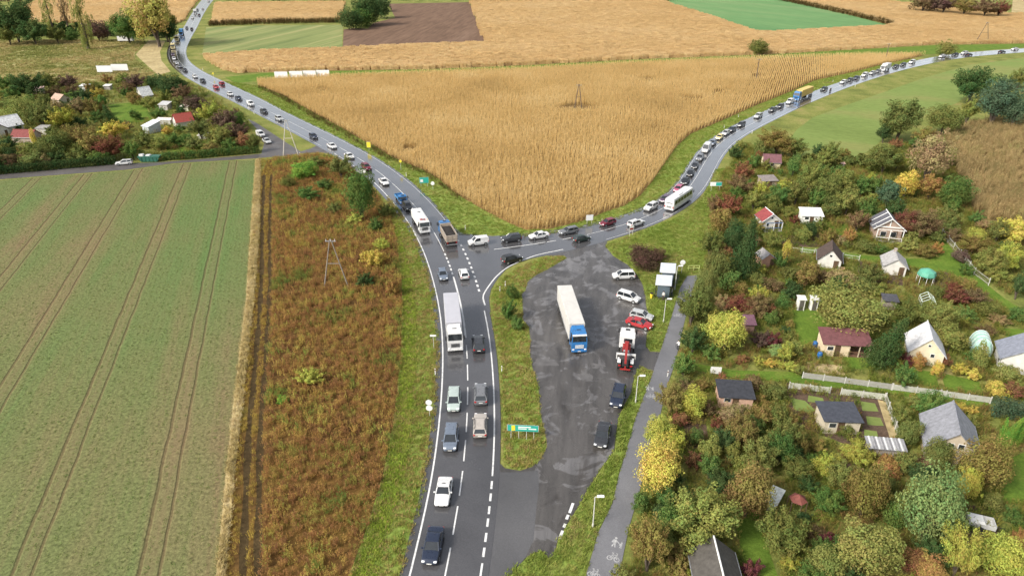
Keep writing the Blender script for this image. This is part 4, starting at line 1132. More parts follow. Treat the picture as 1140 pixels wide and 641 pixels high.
# ------------------------------------------------------------------ trucks and the bus
def part(parent, name, mat, fn, **k):
    mb = MB(); fn(mb); return mb.build(name, mat, parent, **k)
def truck_wheels(o, xs, yw, r=0.5, dual=False):
    for x in xs:
        for s_ in (-1, 1):
            y0, y1 = (s_*(yw-(.55 if dual else .3)), s_*yw)
            w_ = part(o, 'wheel', TYRE, lambda m: m.disc_y(0, -abs(y1-y0)/2, abs(y1-y0)/2, 0, r, 18), loc=(x, (y0+y1)/2, r))
            part(w_, 'rim', RIM, lambda m: m.disc_y(0, -.02*s_, s_*(abs(y1-y0)/2+.01), 0, r*.55, 12))
def cab_over(o, xf, w, h, pm, l=2.1, zb=0.55, visor=None, grille=None, roofm=None):
    """flat-fronted truck cab whose front is at x = xf"""
    y = w/2; x0 = xf-l
    wz = h*.62
    body = part(o, 'cab', pm, lambda m: m.loft([
        [(x0,-y,zb),(xf,-y*.97,zb),(xf,y*.97,zb),(x0,y,zb)],
        [(x0,-y,wz*.75),(xf+.04,-y*.98,wz*.75),(xf+.04,y*.98,wz*.75),(x0,y,wz*.75)],
        [(x0,-y,wz),(xf-.02,-y*.97,wz),(xf-.02,y*.97,wz),(x0,y,wz)],
        [(x0,-y*.97,h*.90),(xf-.28,-y*.93,h*.90),(xf-.28,y*.93,h*.90),(x0,y*.97,h*.90)],
        [(x0+.05,-y*.9,h),(xf-.55,-y*.82,h),(xf-.55,y*.82,h),(x0+.05,y*.9,h)]]))
    part(o, 'windshield', GLASS, lambda m: m.add([(xf+.012,-y*.88,wz-.12),(xf+.012,y*.88,wz-.12),(xf-.20,y*.86,h*.865),(xf-.20,-y*.86,h*.865)], [(0,1,2,3)]))
    for s_ in (-1, 1):
        part(o, 'side_window', GLASS, lambda m: m.add([(x0+.75,s_*(y+.006),wz-.05),(xf-.2,s_*(y*.985+.006),wz-.05),(xf-.38,s_*(y*.955+.006),h*.87),(x0+.75,s_*(y*.975+.008),h*.87)], [(0,1,2,3)]))
        part(o, 'headlight', LAMP, lambda m: m.cbox(xf-.06, xf+.07, *sorted((s_*y*.62, s_*y*.92)), zb+.12, zb+.34, .04))
        part(o, 'mirror', TRIM, lambda m: (m.cbox(xf-.25, xf-.05, *sorted((s_*(y+.08), s_*(y+.30))), wz-.1, wz+.65, .04), m.tube((xf-.15, s_*y*.95, wz+.5), (xf-.15, s_*(y+.1), wz+.5), .03)))
    part(o, 'grille', grille or TRIM, lambda m: [m.box(xf+.03, xf+.075, -y*.55, y*.55, zb+.45+i*.17, zb+.55+i*.17) for i in range(4)])
    part(o, 'bumper', pm, lambda m: m.cbox(xf-.25, xf+.12, -y*.99, y*.99, zb-.22, zb+.08, .06))
    part(o, 'number_plate', PLATE, lambda m: m.box(xf+.11, xf+.135, -.26, .26, zb-.12, zb))
    if visor: part(o, 'sun_visor', visor, lambda m: m.cbox(xf-.28, xf+.05, -y*.9, y*.9, h*.865, h*.915, .03))
    part(o, 'roof_hatch', roofm or TRIM, lambda m: m.cbox(x0+.55, x0+1.1, -.35, .35, h-.005, h+.05, .03))
    return body

def semi(loc, rz, label, cabp, boxc, boxroof, visor=None, name='articulated_truck', grille=None, cut=0.0):
    o = empty(name, loc, rz); W = 2.55; X0 = -8.2+cut
    cab_over(o, 8.1, 2.5, 3.75, cabp, 2.2, .6, visor, grille)
    part(o, 'wind_deflector', cabp, lambda m: m.loft([[(5.9,-1.05,3.7),(7.1,-.95,3.7),(7.1,.95,3.7),(5.9,1.05,3.7)], [(5.9,-1.0,4.02),(6.2,-.9,4.02),(6.2,.9,4.02),(5.9,1.0,4.02)]]))
    part(o, 'chassis', CHASSIS, lambda m: (m.box(X0+.2, 7.6, -.45, .45, .75, 1.1), m.box(4.4, 5.8, -1.1, 1.1, .55, .95)))
    t = part(o, 'trailer_box', boxc, lambda m: m.cbox(X0, 5.4, -W/2, W/2, 1.15, 4.0, .04))
    part(t, 'roof_sheet', boxroof, lambda m: m.cbox(X0+.05, 5.35, -W/2+.05, W/2-.05, 3.985, 4.025, .03))
    for s_ in (-1, 1):
        part(t, 'side_rail', STEEL, lambda m: m.box(X0+.05, 5.35, *sorted((s_*(W/2-.01), s_*(W/2+.025))), 1.12, 1.24))
        part(o, 'side_guard', STEEL, lambda m: m.box(X0+4.7, 2.6, *sorted((s_*1.18, s_*1.22)), .55, .95))
        part(o, 'tail_light', TAIL, lambda m: m.box(X0-.04, X0+.02, *sorted((s_*.7, s_*1.15)), .95, 1.1))
    part(t, 'rear_door', boxc, lambda m: (m.box(X0-.035, X0, -1.2, -.02, 1.2, 3.92), m.box(X0-.035, X0, .02, 1.2, 1.2, 3.92)))
    truck_wheels(o, (7.0, 4.0), 1.24, .5); truck_wheels(o, (X0+4.0, X0+2.7, X0+1.4), 1.25, .5)
    return tag(o, label, 'truck')
LAV = plain('pale_tarpaulin', (0.43,0.43,0.465), 0.55, 0, .06, .7)
WHT = plain('white_body_panel', (0.63,0.63,0.62), 0.45, 0, .07, .6)
CREAM = plain('cream_tarpaulin', (0.55,0.535,0.50), 0.55, 0, .10, .6)
def road_vehicle(road, px, py, lane, sense, z=0.7): return on_road(road, px, py, lane, sense, z)
loc, a = on_road(ROAD_A, 501, 357, 1, -1, 1.2)
semi(loc, a, 'white articulated truck with long pale grey trailer roof driving towards the camera', PT('white'), LAV, LAV, cut=3.2)
loc, a = free_spot(636, 358, 645.5, 388, 1.2)
semi(loc, a, 'blue-cabbed articulated truck with white trailer parked in the lot', PT('blue'), CREAM, CREAM, WHT, 'parked_articulated_truck', WHT)

RED = plain('red_paint', (0.28,0.025,0.022), 0.45, 0, .15)
def tank_truck(loc, rz, label, pm, tankm, logo=True, name='tank_truck'):
    o = empty(name, loc, rz)
    cab_over(o, 4.6, 2.45, 3.1, pm, 1.9, .6)
    part(o, 'chassis', CHASSIS, lambda m: m.box(-4.6, 4.2, -.5, .5, .7, 1.05))
    rings = []; ex = .22 if logo else .55
    for x, k in ((-4.6, .72), (-4.45, .92), (-4.2, 1), (2.3, 1), (2.45, .9)):
        rings.append([(x, 1.22*k*math.copysign(abs(math.cos(t))**ex, math.cos(t)), 2.05+1.0*k*math.copysign(abs(math.sin(t))**ex, math.sin(t))) for t in [2*math.pi*i/20 for i in range(20)]])
    part(o, 'tank', tankm, lambda m: m.loft(rings))
    if not logo: part(o, 'catwalk', STEEL, lambda m: (m.box(-4.0, 2.0, -.3, .3, 3.05, 3.09), [m.tube((x, -.3, 3.05), (x, -.3, 3.25), .025) for x in (-3.5, -1.5, .5)]))
    for x in ((-3, -1, 1) if not logo else (-1.5,)): part(o, 'hatch', STEEL, lambda m: m.loft([[(x+.3*math.cos(t), .3*math.sin(t), z) for t in [6.283*i/10 for i in range(10)]] for z in (3.08, 3.2)]))
    if logo:
        part(o, 'red_emblem', RED, lambda m: (m.box(2.95, 3.75, -.75, -.15, 3.10, 3.16), m.box(3.15, 3.95, .1, .4, 3.10, 3.16)))
        part(o, 'beacon', AMBER, lambda m: m.loft([[(3.9+.1*math.cos(t), .75+.1*math.sin(t), z) for t in [6.283*i/8 for i in range(8)]] for z in (3.06, 3.28)]))
    truck_wheels(o, (3.5,), 1.2, .48); truck_wheels(o, (-2.2, -3.5), 1.22, .48, True)
    return tag(o, label, 'truck')
loc, a = on_road(ROAD_A, 464.5, 246, 1, -1, 1.5)
tank_truck(loc, a, 'white truck with red emblem above the cab, driving towards the junction', PT('white'), WHT)
CRM2 = plain('cream_tank', (0.72,0.66,0.50), 0.45, 0, .06, .6)
loc, a = on_road(ROAD_A, 193.5, 51, 1, -1, 1.5); tank_truck(loc, a, 'cream tank truck first of the pair in the far bend', PT('yellow'), CRM2, False)
loc, a = on_road(ROAD_A, 199.5, 42.5, 1, -1, 1.5); tank_truck(loc, a, 'cream tank truck second of the pair, in front of the blue truck', PT('yellow'), CRM2, False)

def box_truck(loc, rz, label, pm, boxm, L=8.0, bh=3.5, name='box_truck', bw=2.45):
    o = empty(name, loc, rz); f = L/2
    cab_over(o, f, 2.3 if bw > 2.2 else bw, 2.75 if bh > 3 else 2.2, pm, 1.8, .5)
    part(o, 'chassis', CHASSIS, lambda m: m.box(-f, f-.5, -.45, .45, .6, .9))
    t = part(o, 'cargo_box', boxm, lambda m: m.cbox(-f, f-1.95, -bw/2, bw/2, .95, bh, .05))
    part(t, 'rear_door', boxm, lambda m: (m.box(-f-.03, -f, -bw/2+.08, -.02, 1.05, bh-.1), m.box(-f-.03, -f, .02, bw/2-.08, 1.05, bh-.1)))
    for s_ in (-1, 1): part(o, 'tail_light', TAIL, lambda m: m.box(-f-.05, -f+.01, *sorted((s_*.6, s_*.95)), .75, .9))
    truck_wheels(o, (f-1.1,), bw/2-.02, .45); truck_wheels(o, (-f+1.8,), bw/2-.02, .45, True)
    return tag(o, label, 'truck')
BLUE = plain('blue_tarpaulin', (0.06,0.20,0.40), 0.55, 0, .12, .8)
loc, a = on_road(ROAD_A, 202.8, 36.5, 1, -1, 1.5); box_truck(loc, a, 'blue box truck behind the two cream tank trucks', PT('blue'), BLUE, 9, 3.7)
loc, a = on_road(ROAD_A, 217, 13.5, 1, -1, 1.5); box_truck(loc, a, 'white box truck in the queue near the top of the main road', PT('white'), WHT, 8, 3.5)
loc, a = on_road(ROAD_B, 987, 75, 1, -1, 1.5); box_truck(loc, a, 'white box truck in the far right queue', PT('white'), WHT, 7, 3.3)
def light_truck(loc, rz, label):
    o = empty('flatbed_truck', loc, rz); pm = PT('blue')
    cab_over(o, 2.5, 1.9, 2.15, pm, 1.5, .45)
    part(o, 'chassis', CHASSIS, lambda m: m.box(-2.5, 2.2, -.4, .4, .5, .75))
    part(o, 'load_bed', BLUE, lambda m: (m.box(-2.5, .85, -.95, .95, .78, .9), m.box(-2.5, .85, -.98, -.92, .8, 1.35), m.box(-2.5, .85, .92, .98, .8, 1.35), m.box(-2.53, -2.47, -.98, .98, .8, 1.35), m.box(.8, .87, -.98, .98, .8, 1.6)))
    truck_wheels(o, (1.6, -1.5), .94, .36)
    return tag(o, label, 'truck')
loc, a = on_road(ROAD_A, 444, 220, 1, -1, 1.0); light_truck(loc, a, 'small blue flatbed truck behind the dark grey car on the bend')

def dump_truck(loc, rz, label):
    o = empty('dump_truck', loc, rz); tan = PT('tan')
    cab_over(o, 4.3, 2.5, 3.15, PT('blue'), 2.0, .7)
    part(o, 'chassis', CHASSIS, lambda m: m.box(-4.2, 4.0, -.5, .5, .8, 1.1))
    t = part(o, 'tipper_body', tan, lambda m: (m.box(-4.1, 2.1, -1.25, 1.25, 1.2, 1.35), m.loft([[(-4.2,-1.25,1.3),(2.1,-1.25,1.3),(2.1,-1.15,1.3),(-4.2,-1.15,1.3)],[(-4.3,-1.27,2.75),(2.25,-1.27,2.75),(2.25,-1.13,2.75),(-4.3,-1.13,2.75)]]), m.loft([[(-4.2,1.15,1.3),(2.1,1.15,1.3),(2.1,1.25,1.3),(-4.2,1.25,1.3)],[(-4.3,1.13,2.75),(2.25,1.13,2.75),(2.25,1.27,2.75),(-4.3,1.27,2.75)]]), m.box(2.05, 2.22, -1.25, 1.25, 1.3, 2.95), m.box(2.2, 3.1, -1.2, 1.2, 2.9, 3.0)))
    part(t, 'tailgate', tan, lambda m: (m.box(-4.34, -4.22, -1.24, 1.24, 1.25, 2.7), [m.box(-4.4, -4.33, y-.05, y+.05, 1.25, 2.7) for y in (-1.0, 0, 1.0)], m.box(-4.4, -4.33, -1.24, 1.24, 1.9, 2.0)))
    for i in range(5):
        for s_ in (-1, 1): part(t, 'side_rib', tan, lambda m: m.box(-3.8+i*1.35, -3.68+i*1.35, *sorted((s_*1.26, s_*1.33)), 1.3, 2.7))
    rnd = random.Random(4); n = 12; v = []; f = []
    for i in range(n+1):
        for j in range(7):
            x = -4.15+6.1*i/n; y = -1.1+2.2*j/6
            h = 2.35+.35*math.sin(math.pi*i/n)*math.sin(math.pi*j/6)+rnd.uniform(-.06, .06)
            v.append((x, y, h))
    for i in range(n):
        for j in range(6): f.append((i*7+j, (i+1)*7+j, (i+1)*7+j+1, i*7+j+1))
    part(o, 'soil_load', plain('dark_soil_load', (0.020,0.016,0.014), .95, 0, .4, 4), lambda m: m.add(v, f))
    for s_ in (-1, 1): part(o, 'tail_light', TAIL, lambda m: m.box(-4.42, -4.32, *sorted((s_*.8, s_*1.15)), .95, 1.1))
    part(o, 'rear_bumper', STEEL, lambda m: m.box(-4.45, -4.3, -1.2, 1.2, .5, .7))
    truck_wheels(o, (3.3, 1.6), 1.24, .5); truck_wheels(o, (-2.0, -3.35), 1.25, .5, True)
    return tag(o, label, 'truck')
loc, a = on_road(ROAD_A, 497.5, 260, -1, 1, 1.4); dump_truck(loc, a, 'tan tipper truck with blue cab and dark soil load driving away')

def container_truck(loc, rz, label):
    o = empty('container_truck', loc, rz)
    cab_over(o, 7.6, 2.5, 3.6, PT('blue'), 2.2, .6)
    part(o, 'chassis', CHASSIS, lambda m: m.box(-6.8, 7.2, -.5, .5, .8, 1.15))
    yel = plain('yellow_container', (0.62,0.45,0.14), .5, 0, .1, .6)
    t = part(o, 'container', yel, lambda m: m.cbox(-6.9, 5.0, -1.22, 1.22, 1.25, 3.9, .04))
    for i in range(22):
        for s_ in (-1, 1): part(t, 'corrugation', yel, lambda m: m.box(-6.7+i*.53, -6.45+i*.53, *sorted((s_*1.21, s_*1.26)), 1.4, 3.75))
    part(t, 'dark_emblem', TRIM, lambda m: m.add([(1.8,-1.27,2.2),(2.3,-1.27,2.2),(2.6,-1.27,3.3),(2.1,-1.27,3.3)], [(0,1,2,3)]))
    truck_wheels(o, (6.5, 3.6), 1.23, .5); truck_wheels(o, (-3.6, -4.9, -6.2), 1.24, .5)
    return tag(o, label, 'truck')
loc, a = on_road(ROAD_B, 898, 105.5, 1, -1, 1.5); container_truck(loc, a, 'yellow container truck with blue cab on the right road')

def bus(loc, rz, label):
    o = empty('bus', loc, rz); pm = PT('white')
    part(o, 'body', pm, lambda m: m.loft([[(x, y*k, z) for x, y in ((-5.6,-1.25),(5.5,-1.25),(5.75,-1.0),(5.75,1.0),(5.5,1.25),(-5.6,1.25),(-5.75,1.1),(-5.75,-1.1))] for z, k in ((.4,.97),(.6,1),(1.7,1),(2.75,.97),(3.1,.88))]))
    for s_ in (-1, 1):
        for i in range(6): part(o, 'side_window', GLASS, lambda m: m.add([(-5.2+i*1.72, s_*1.256, 1.65), (-3.65+i*1.72, s_*1.256, 1.65), (-3.65+i*1.72, s_*1.226, 2.65), (-5.2+i*1.72, s_*1.226, 2.65)], [(0,1,2,3)]))
        part(o, 'tail_light', TAIL, lambda m: m.box(-5.79, -5.7, *sorted((s_*.95, s_*1.15)), .9, 1.35))
        part(o, 'headlight', LAMP, lambda m: m.box(5.7, 5.79, *sorted((s_*.7, s_*1.0)), .7, .95))
        part(o, 'mirror', TRIM, lambda m: m.cbox(5.6, 5.75, *sorted((s_*1.3, s_*1.5)), 1.9, 2.5, .03))
    part(o, 'windshield', GLASS, lambda m: m.add([(5.76,-1.0,1.3),(5.76,1.0,1.3),(5.72,.95,2.7),(5.72,-.95,2.7)], [(0,1,2,3)]))
    part(o, 'rear_window', GLASS, lambda m: m.add([(-5.76,-.85,2.0),(-5.76,.85,2.0),(-5.73,.82,2.55),(-5.73,-.82,2.55)], [(0,1,2,3)]))
    part(o, 'engine_grille', TRIM, lambda m: [m.box(-5.78, -5.74, -.6, .6, .9+i*.12, .96+i*.12) for i in range(4)])
    part(o, 'roof_hatch', WHT, lambda m: [m.cbox(x, x+.8, -.4, .4, 3.09, 3.17, .04) for x in (-3.5, .5, 3.0)])
    part(o, 'roof_unit', WHT, lambda m: m.cbox(-2.2, .1, -.75, .75, 3.09, 3.32, .08))
    truck_wheels(o, (3.4, -3.0), 1.24, .48)
    return tag(o, label, 'bus')
loc, a = on_road(ROAD_B, 764, 223, -1, 1, 1.5); bus(loc, a, 'white bus driving away up the right road')

def crane_truck(loc, rz, label):
    o = empty('crane_truck', loc, rz); pm = PT('white')
    cab_over(o, 4.2, 2.45, 2.95, pm, 2.0, .65)
    part(o, 'sleeper_box', WHT, lambda m: m.cbox(.6, 2.15, -1.22, 1.22, 1.0, 3.05, .06))
    part(o, 'rear_window', GLASS, lambda m: m.box(.57, .6, -.8, .5, 2.0, 2.7))
    part(o, 'chassis', CHASSIS, lambda m: m.box(-4.4, 4.0, -.48, .48, .75, 1.1))
    part(o, 'deck', plain('dark_deck_plate', (0.06,0.055,0.055), .7, 0, .3), lambda m: m.box(-3.0, .5, -.95, .95, 1.1, 1.2))
    part(o, 'crane_base', RED, lambda m: (m.cbox(-.9, .35, -.62, .62, 1.2, 2.0, .08), m.cbox(-.55, .1, -.35, .35, 2.0, 2.6, .06)))
    part(o, 'boom', RED, lambda m: m.loft([[(-.2,-.22,2.3),(-.2,.22,2.3),(-.2,.22,2.7),(-.2,-.22,2.7)],[(-4.9,-.15,1.55),(-4.9,.15,1.55),(-4.9,.15,1.85),(-4.9,-.15,1.85)]]))
    part(o, 'winch', STEEL, lambda m: m.tube((-1.1,-.45,1.5),(-1.1,.45,1.5),.22,.22,12))
    part(o, 'outrigger', WHT, lambda m: (m.box(-1.9, -1.6, -1.5, 1.5, 1.15, 1.4), m.box(-1.85, -1.65, -1.5, -1.35, .35, 1.15), m.box(-1.85, -1.65, 1.35, 1.5, .35, 1.15)))
    for s_ in (-1, 1):
        part(o, 'mudguard', WHT, lambda m: m.cbox(-4.0, -2.5, *sorted((s_*.72, s_*1.24)), 1.05, 1.16, .04))
        part(o, 'tail_light', TAIL, lambda m: m.box(-4.5, -4.38, *sorted((s_*.7, s_*1.05)), .8, .98))
    part(o, 'tow_bar', RED, lambda m: (m.box(-5.0, -4.3, -.12, .12, .6, .85), m.box(-5.1, -4.95, -.8, .8, .55, .75)))
    truck_wheels(o, (3.2, 1.4), 1.22, .48); truck_wheels(o, (-2.6, -3.8), 1.23, .48, True)
    return tag(o, label, 'truck')
loc, a = free_spot(697.5, 388, 699.5, 362, 1.2); crane_truck(loc, a, 'white recovery truck with red crane boom parked in the lot')

for o in col.objects:
    if o.parent is None and o.get('category') in ('truck', 'bus'): o.scale = (.93, .93, .93)

# ================================================================== HOUSES, SHEDS, FENCES, SIGNS
LANDMARKS = []        # (place, phrase) used to word the labels of trees and posts
def landmark(p, phrase): LANDMARKS.append((Vector((p[0], p[1])), phrase))
def wall_mat(c, nm): return plain(nm, c, .85, 0, .14, 1.2, .2)
def roof_mat(c, nm, rough=.75): return plain(nm, c, rough, 0, .28, 2.2, .3)
GLZ = plain('house_window_glass', (0.03,0.035,0.04), .1, 0, .3, 1, .8)
FRAME_W = plain('white_window_frame', (0.70,0.70,0.67), .5, 0, .08)
def gable_house(name, label, px, py, rz, w, l, he, hr, wallc, roofc, over=.3, cat='house', front=(), left=(), chimney=None, trim=None, phrase=None, door=True, porch=None, base=0.0):
    """ridge along local y; the gable at -y faces the viewer when rz = 0"""
    p = G(px, py); o = empty(name, (p.x, p.y, base), R(rz)); x, y = w/2, l/2
    wm = wall_mat(wallc, name+'_wall_%d' % px); rm = roof_mat(roofc, name+'_roof_%d' % px)
    part(o, 'wall', wm, lambda m: m.loft([[(-x,yy,0),(x,yy,0),(x,yy,he),(0,yy,hr-.06),(-x,yy,he)] for yy in (-y, y)]))
    t = .1; sl = (hr-he)/x
    for s_ in (-1, 1):
        rf = part(o, 'roof', rm, lambda m: m.loft([[(0,yy,hr),(s_*(x+over),yy,he-over*sl),(s_*(x+over),yy,he-over*sl+t),(0,yy,hr+t)] for yy in (-y-over, y+over)]))
        part(rf, 'gutter', STEEL, lambda m: m.tube((s_*(x+over+.05),-y-over,he-over*sl+.03),(s_*(x+over+.05),y+over,he-over*sl+.03),.06,.06,6))
        if trim: part(rf, 'barge_board', trim, lambda m: m.loft([[(0,yy,hr-.06),(s_*(x+over),yy,he-over*sl-.06),(s_*(x+over),yy,he-over*sl+t+.03),(0,yy,hr+t+.03)] for yy in (-y-over-.06, -y-over-.003)]))
    part(o, 'ridge_cap', trim or rm, lambda m: m.tube((0,-y-over-.02,hr+t), (0,y+over+.02,hr+t), .09, .09, 6))
    def win(cx, cz, ww, wh, side):
        if side == 'f':
            f = part(o, 'window', FRAME_W, lambda m: m.box(cx-ww/2-.07, cx+ww/2+.07, -y-.05, -y+.02, cz-wh/2-.07, cz+wh/2+.07))
            part(f, 'pane', GLZ, lambda m: m.box(cx-ww/2, cx+ww/2, -y-.065, -y-.03, cz-wh/2, cz+wh/2))
        else:
            f = part(o, 'window', FRAME_W, lambda m: m.box(-x-.05, -x+.02, cx-ww/2-.07, cx+ww/2+.07, cz-wh/2-.07, cz+wh/2+.07))
            part(f, 'pane', GLZ, lambda m: m.box(-x-.065, -x-.03, cx-ww/2, cx+ww/2, cz-wh/2, cz+wh/2))
    for q in front: win(*q, 'f')
    for q in left: win(*q, 'l')
    if door:
        d = part(o, 'door', plain('brown_door', (0.10,0.06,0.035), .6), lambda m: m.box(x*.35, x*.35+.85, -y-.05, -y+.02, 0.02, min(1.95, he-.05)))
        part(d, 'handle', STEEL, lambda m: m.box(x*.35+.70, x*.35+.78, -y-.09, -y-.05, .95, 1.05))
    if chimney: part(o, 'chimney', wall_mat((0.35,0.30,0.26), 'chimney_brick'), lambda m: (m.box(chimney[0]-.22, chimney[0]+.22, chimney[1]-.22, chimney[1]+.22, he*.8, hr+.55), m.box(chimney[0]-.27, chimney[0]+.27, chimney[1]-.27, chimney[1]+.27, hr+.5, hr+.6)))
    if porch:
        part(o, 'porch_floor', wall_mat((0.30,0.28,0.25), 'porch_stone'), lambda m: m.box(-x, x, -y-1.5, -y, 0, .18))
        for s_ in (-x+.1, 0, x-.1): part(o, 'porch_post', FRAME_W, lambda m: m.box(s_-.07, s_+.07, -y-1.45, -y-1.3, .18, he))
        part(o, 'porch_rail', porch, lambda m: (m.box(-x, x, -y-1.42, -y-1.34, .85, .98), m.box(-x, x, -y-1.44, -y-1.36, he-.15, he+.02)))
    landmark(p, phrase or label); return tag(o, label, cat)
def lean_shed(name, label, px, py, rz, w, l, hf, hb, wallc, roofc, cat='shed', phrase=None, open_from=None, over=.25, corr=0, win=True):
    """single-pitch roof, low side at -y"""
    p = G(px, py); o = empty(name, (p.x, p.y, 0), R(rz)); x, y = w/2, l/2
    wm = wall_mat(wallc, name+'_wall_%d' % px); rm = roof_mat(roofc, name+'_roof_%d' % px, .7)
    xr = x if open_from is None else open_from
    part(o, 'wall', wm, lambda m: m.loft([[(-x,-y,0),(-x,y,0),(-x,y,hb),(-x,-y,hf)], [(xr,-y,0),(xr,y,0),(xr,y,hb),(xr,-y,hf)]]))
    if open_from is not None:
        part(o, 'back_wall', wm, lambda m: m.box(xr, x, y-.1, y, 0, hb-.02))
        part(o, 'porch_floor', wall_mat((0.16,0.09,0.06), 'porch_planks'), lambda m: m.box(xr, x, -y, y-.1, 0, .1))
        for q in (xr+.06, (xr+x)/2, x-.06): part(o, 'post', plain('pale_post', (0.50,0.42,0.30), .7), lambda m: m.box(q-.06, q+.06, -y-.02, -y+.1, 0, hf))
        part(o, 'railing', plain('brown_rail', (0.16,0.085,0.05), .7), lambda m: m.box(xr+.1, x-.1, -y, -y+.06, .8, .9))
    k = (hb-hf)/l
    rf = part(o, 'roof', rm, lambda m: m.loft([[(-x-over,-y-over,hf-over*k+.004),(-x-over,y+over,hb+over*k+.004),(-x-over,y+over,hb+over*k+.10),(-x-over,-y-over,hf-over*k+.10)],[(x+over,-y-over,hf-over*k+.004),(x+over,y+over,hb+over*k+.004),(x+over,y+over,hb+over*k+.10),(x+over,-y-over,hf-over*k+.10)]]))
    for i in range(corr):
        xx = -x+2*x*(i+.5)/corr
        part(rf, 'roof_rib', rm if i % 2 else plain('white_rib', (0.50,0.50,0.50), .5), lambda m: m.loft([[(xx-x/corr*.8,-y-over,hf-over*k+.09),(xx,-y-over,hf-over*k+.17),(xx+x/corr*.8,-y-over,hf-over*k+.09)],[(xx-x/corr*.8,y+over,hb+over*k+.09),(xx,y+over,hb+over*k+.17),(xx+x/corr*.8,y+over,hb+over*k+.09)]]))
    if win and x > 1.1:
        f = part(o, 'window', FRAME_W, lambda m: m.box(-x+.5, -x+1.4, -y-.04, -y+.02, 1.0, min(1.7, hf-.2)))
        part(f, 'pane', GLZ, lambda m: m.box(-x+.56, -x+1.34, -y-.055, -y-.03, 1.06, min(1.64, hf-.26)))
        part(o, 'door', plain('brown_door', (0.10,0.06,0.035), .6), lambda m: m.box(-x+1.6, min(-x+2.4, xr-.05), -y-.04, -y+.02, .03, min(1.9, hf-.1)))
    landmark(p, phrase or label); return tag(o, label, cat)

W1 = (0.60,0.585,0.54); CRM = (0.68,0.58,0.42); GRY = (0.30,0.30,0.31)
TRW = plain('white_barge_board', (0.74,0.74,0.72), .6, 0, .08)
gable_house('cottage', 'small cream cottage with plum-coloured roof near the right road bend', 857.5, 185, 80, 4.3, 4.2, 1.7, 3.2, (0.62,0.54,0.36), (0.16,0.075,0.085), .25, phrase='the plum-roofed cottage', left=((0,1.0,.8,.6),), door=False)
lean_shed('old_shed', 'weathered grey shed below the plum-roofed cottage', 853.5, 207, 8, 3.8, 2.6, 1.7, 2.2, (0.32,0.26,0.20), (0.23,0.20,0.19), phrase='the weathered grey shed')
lean_shed('low_shed', 'low pinkish shed at the edge of the young green field', 928, 184.5, -8, 4.6, 2.6, 1.0, 1.5, (0.62,0.58,0.55), (0.55,0.36,0.30), phrase='the low pinkish shed', win=False)
gable_house('summer_house', 'white summer house with dark red gable roof and blue porch rail', 853.5, 252, 5, 3.7, 3.6, 2.1, 3.5, W1, (0.24,0.055,0.055), .3, phrase='the red-roofed white summer house', front=((0,2.6,.45,.4),(-.9,1.2,.7,.8)), porch=plain('blue_rail', (0.10,0.16,0.28), .5), trim=TRW)
lean_shed('white_shed', 'ramshackle white shed right of the red-roofed summer house', 901, 247, -6, 4.2, 2.8, 1.9, 2.6, (0.72,0.72,0.68), (0.66,0.66,0.63), phrase='the ramshackle white shed')
h = gable_house('unfinished_house', 'unfinished house with dark roof and white timber gable frame', 984, 262, -14, 5.0, 4.6, 2.7, 4.6, (0.34,0.25,0.20), (0.10,0.10,0.115), .55, phrase='the unfinished house with white gable frame', front=((-.9,1.2,1.0,1.0),(1.0,1.2,1.0,1.0)), trim=TRW, porch=plain('white_rail', (0.66,0.64,0.60), .6))
part(h, 'gable_beam', TRW, lambda m: m.box(-2.6, 2.6, -2.42, -2.31, 2.62, 2.86)); part(h, 'gable_post', TRW, lambda m: m.box(-.09, .09, -2.40, -2.31, 2.86, 4.4))
for q in (-1.3, 1.0): part(h, 'roof_batten', TRW, lambda m: m.loft([[(-3.0,q,2.35),(0,q,4.72),(0,q+.22,4.72),(-3.0,q+.22,2.35)],[(-3.0,q,2.42),(0,q,4.79),(0,q+.22,4.79),(-3.0,q+.22,2.42)]]))
gable_house('brick_shed', 'narrow pinkish brick shed with grey roof beside the yellow columnar tree', 850, 296, 10, 2.2, 2.6, 2.2, 3.0, (0.42,0.25,0.18), (0.27,0.26,0.26), .2, cat='shed', phrase='the narrow brick shed')
gable_house('brown_roof_cottage', 'white cottage with steep dark brown roof half hidden by trees', 922, 293, -22, 3.9, 4.6, 1.7, 3.7, W1, (0.085,0.06,0.05), .3, phrase='the brown-roofed white cottage', front=((0,2.5,.4,.4),))
gable_house('grey_cottage', 'white cottage with pale grey roof and chimney by the grass lane', 993, 301, -20, 3.6, 4.4, 1.8, 3.2, W1, (0.36,0.35,0.34), .3, phrase='the pale grey-roofed cottage', chimney=(0,1.6))
# maroon shed with open porch
o = lean_shed('porch_shed', 'long cream shed with maroon roof and open porch on the right', 937, 391, -6, 6.6, 3.0, 2.1, 2.9, (0.66,0.54,0.37), (0.145,0.06,0.062), phrase='the maroon-roofed cream shed', open_from=.3)
gable_house('white_cottage', 'cream cottage with steep white roof behind yellow shrubs', 1026, 396, -22, 4.3, 5.0, 2.0, 4.4, (0.64,0.57,0.41), (0.60,0.60,0.61), .3, phrase='the white-roofed cottage', front=((.7,1.7,.45,.5),(0,3.2,.3,.3)), door=False)
gable_house('blue_grey_house', 'white house with blue-grey roof cut by the right edge', 1135, 408, -26, 5.8, 4.6, 2.2, 4.3, W1, (0.21,0.225,0.27), .35, phrase='the blue-grey roofed house', front=((.3,2.2,.6,.6),), left=((-1.2,1.3,.8,.8),))
lean_shed('flat_roof_shed', 'shed with dark blue-grey flat roof and cream fascia among vegetable beds', 930, 474, -3, 4.3, 3.2, 2.0, 2.35, (0.52,0.46,0.35), (0.055,0.06,0.075), phrase='the dark flat-roofed shed')
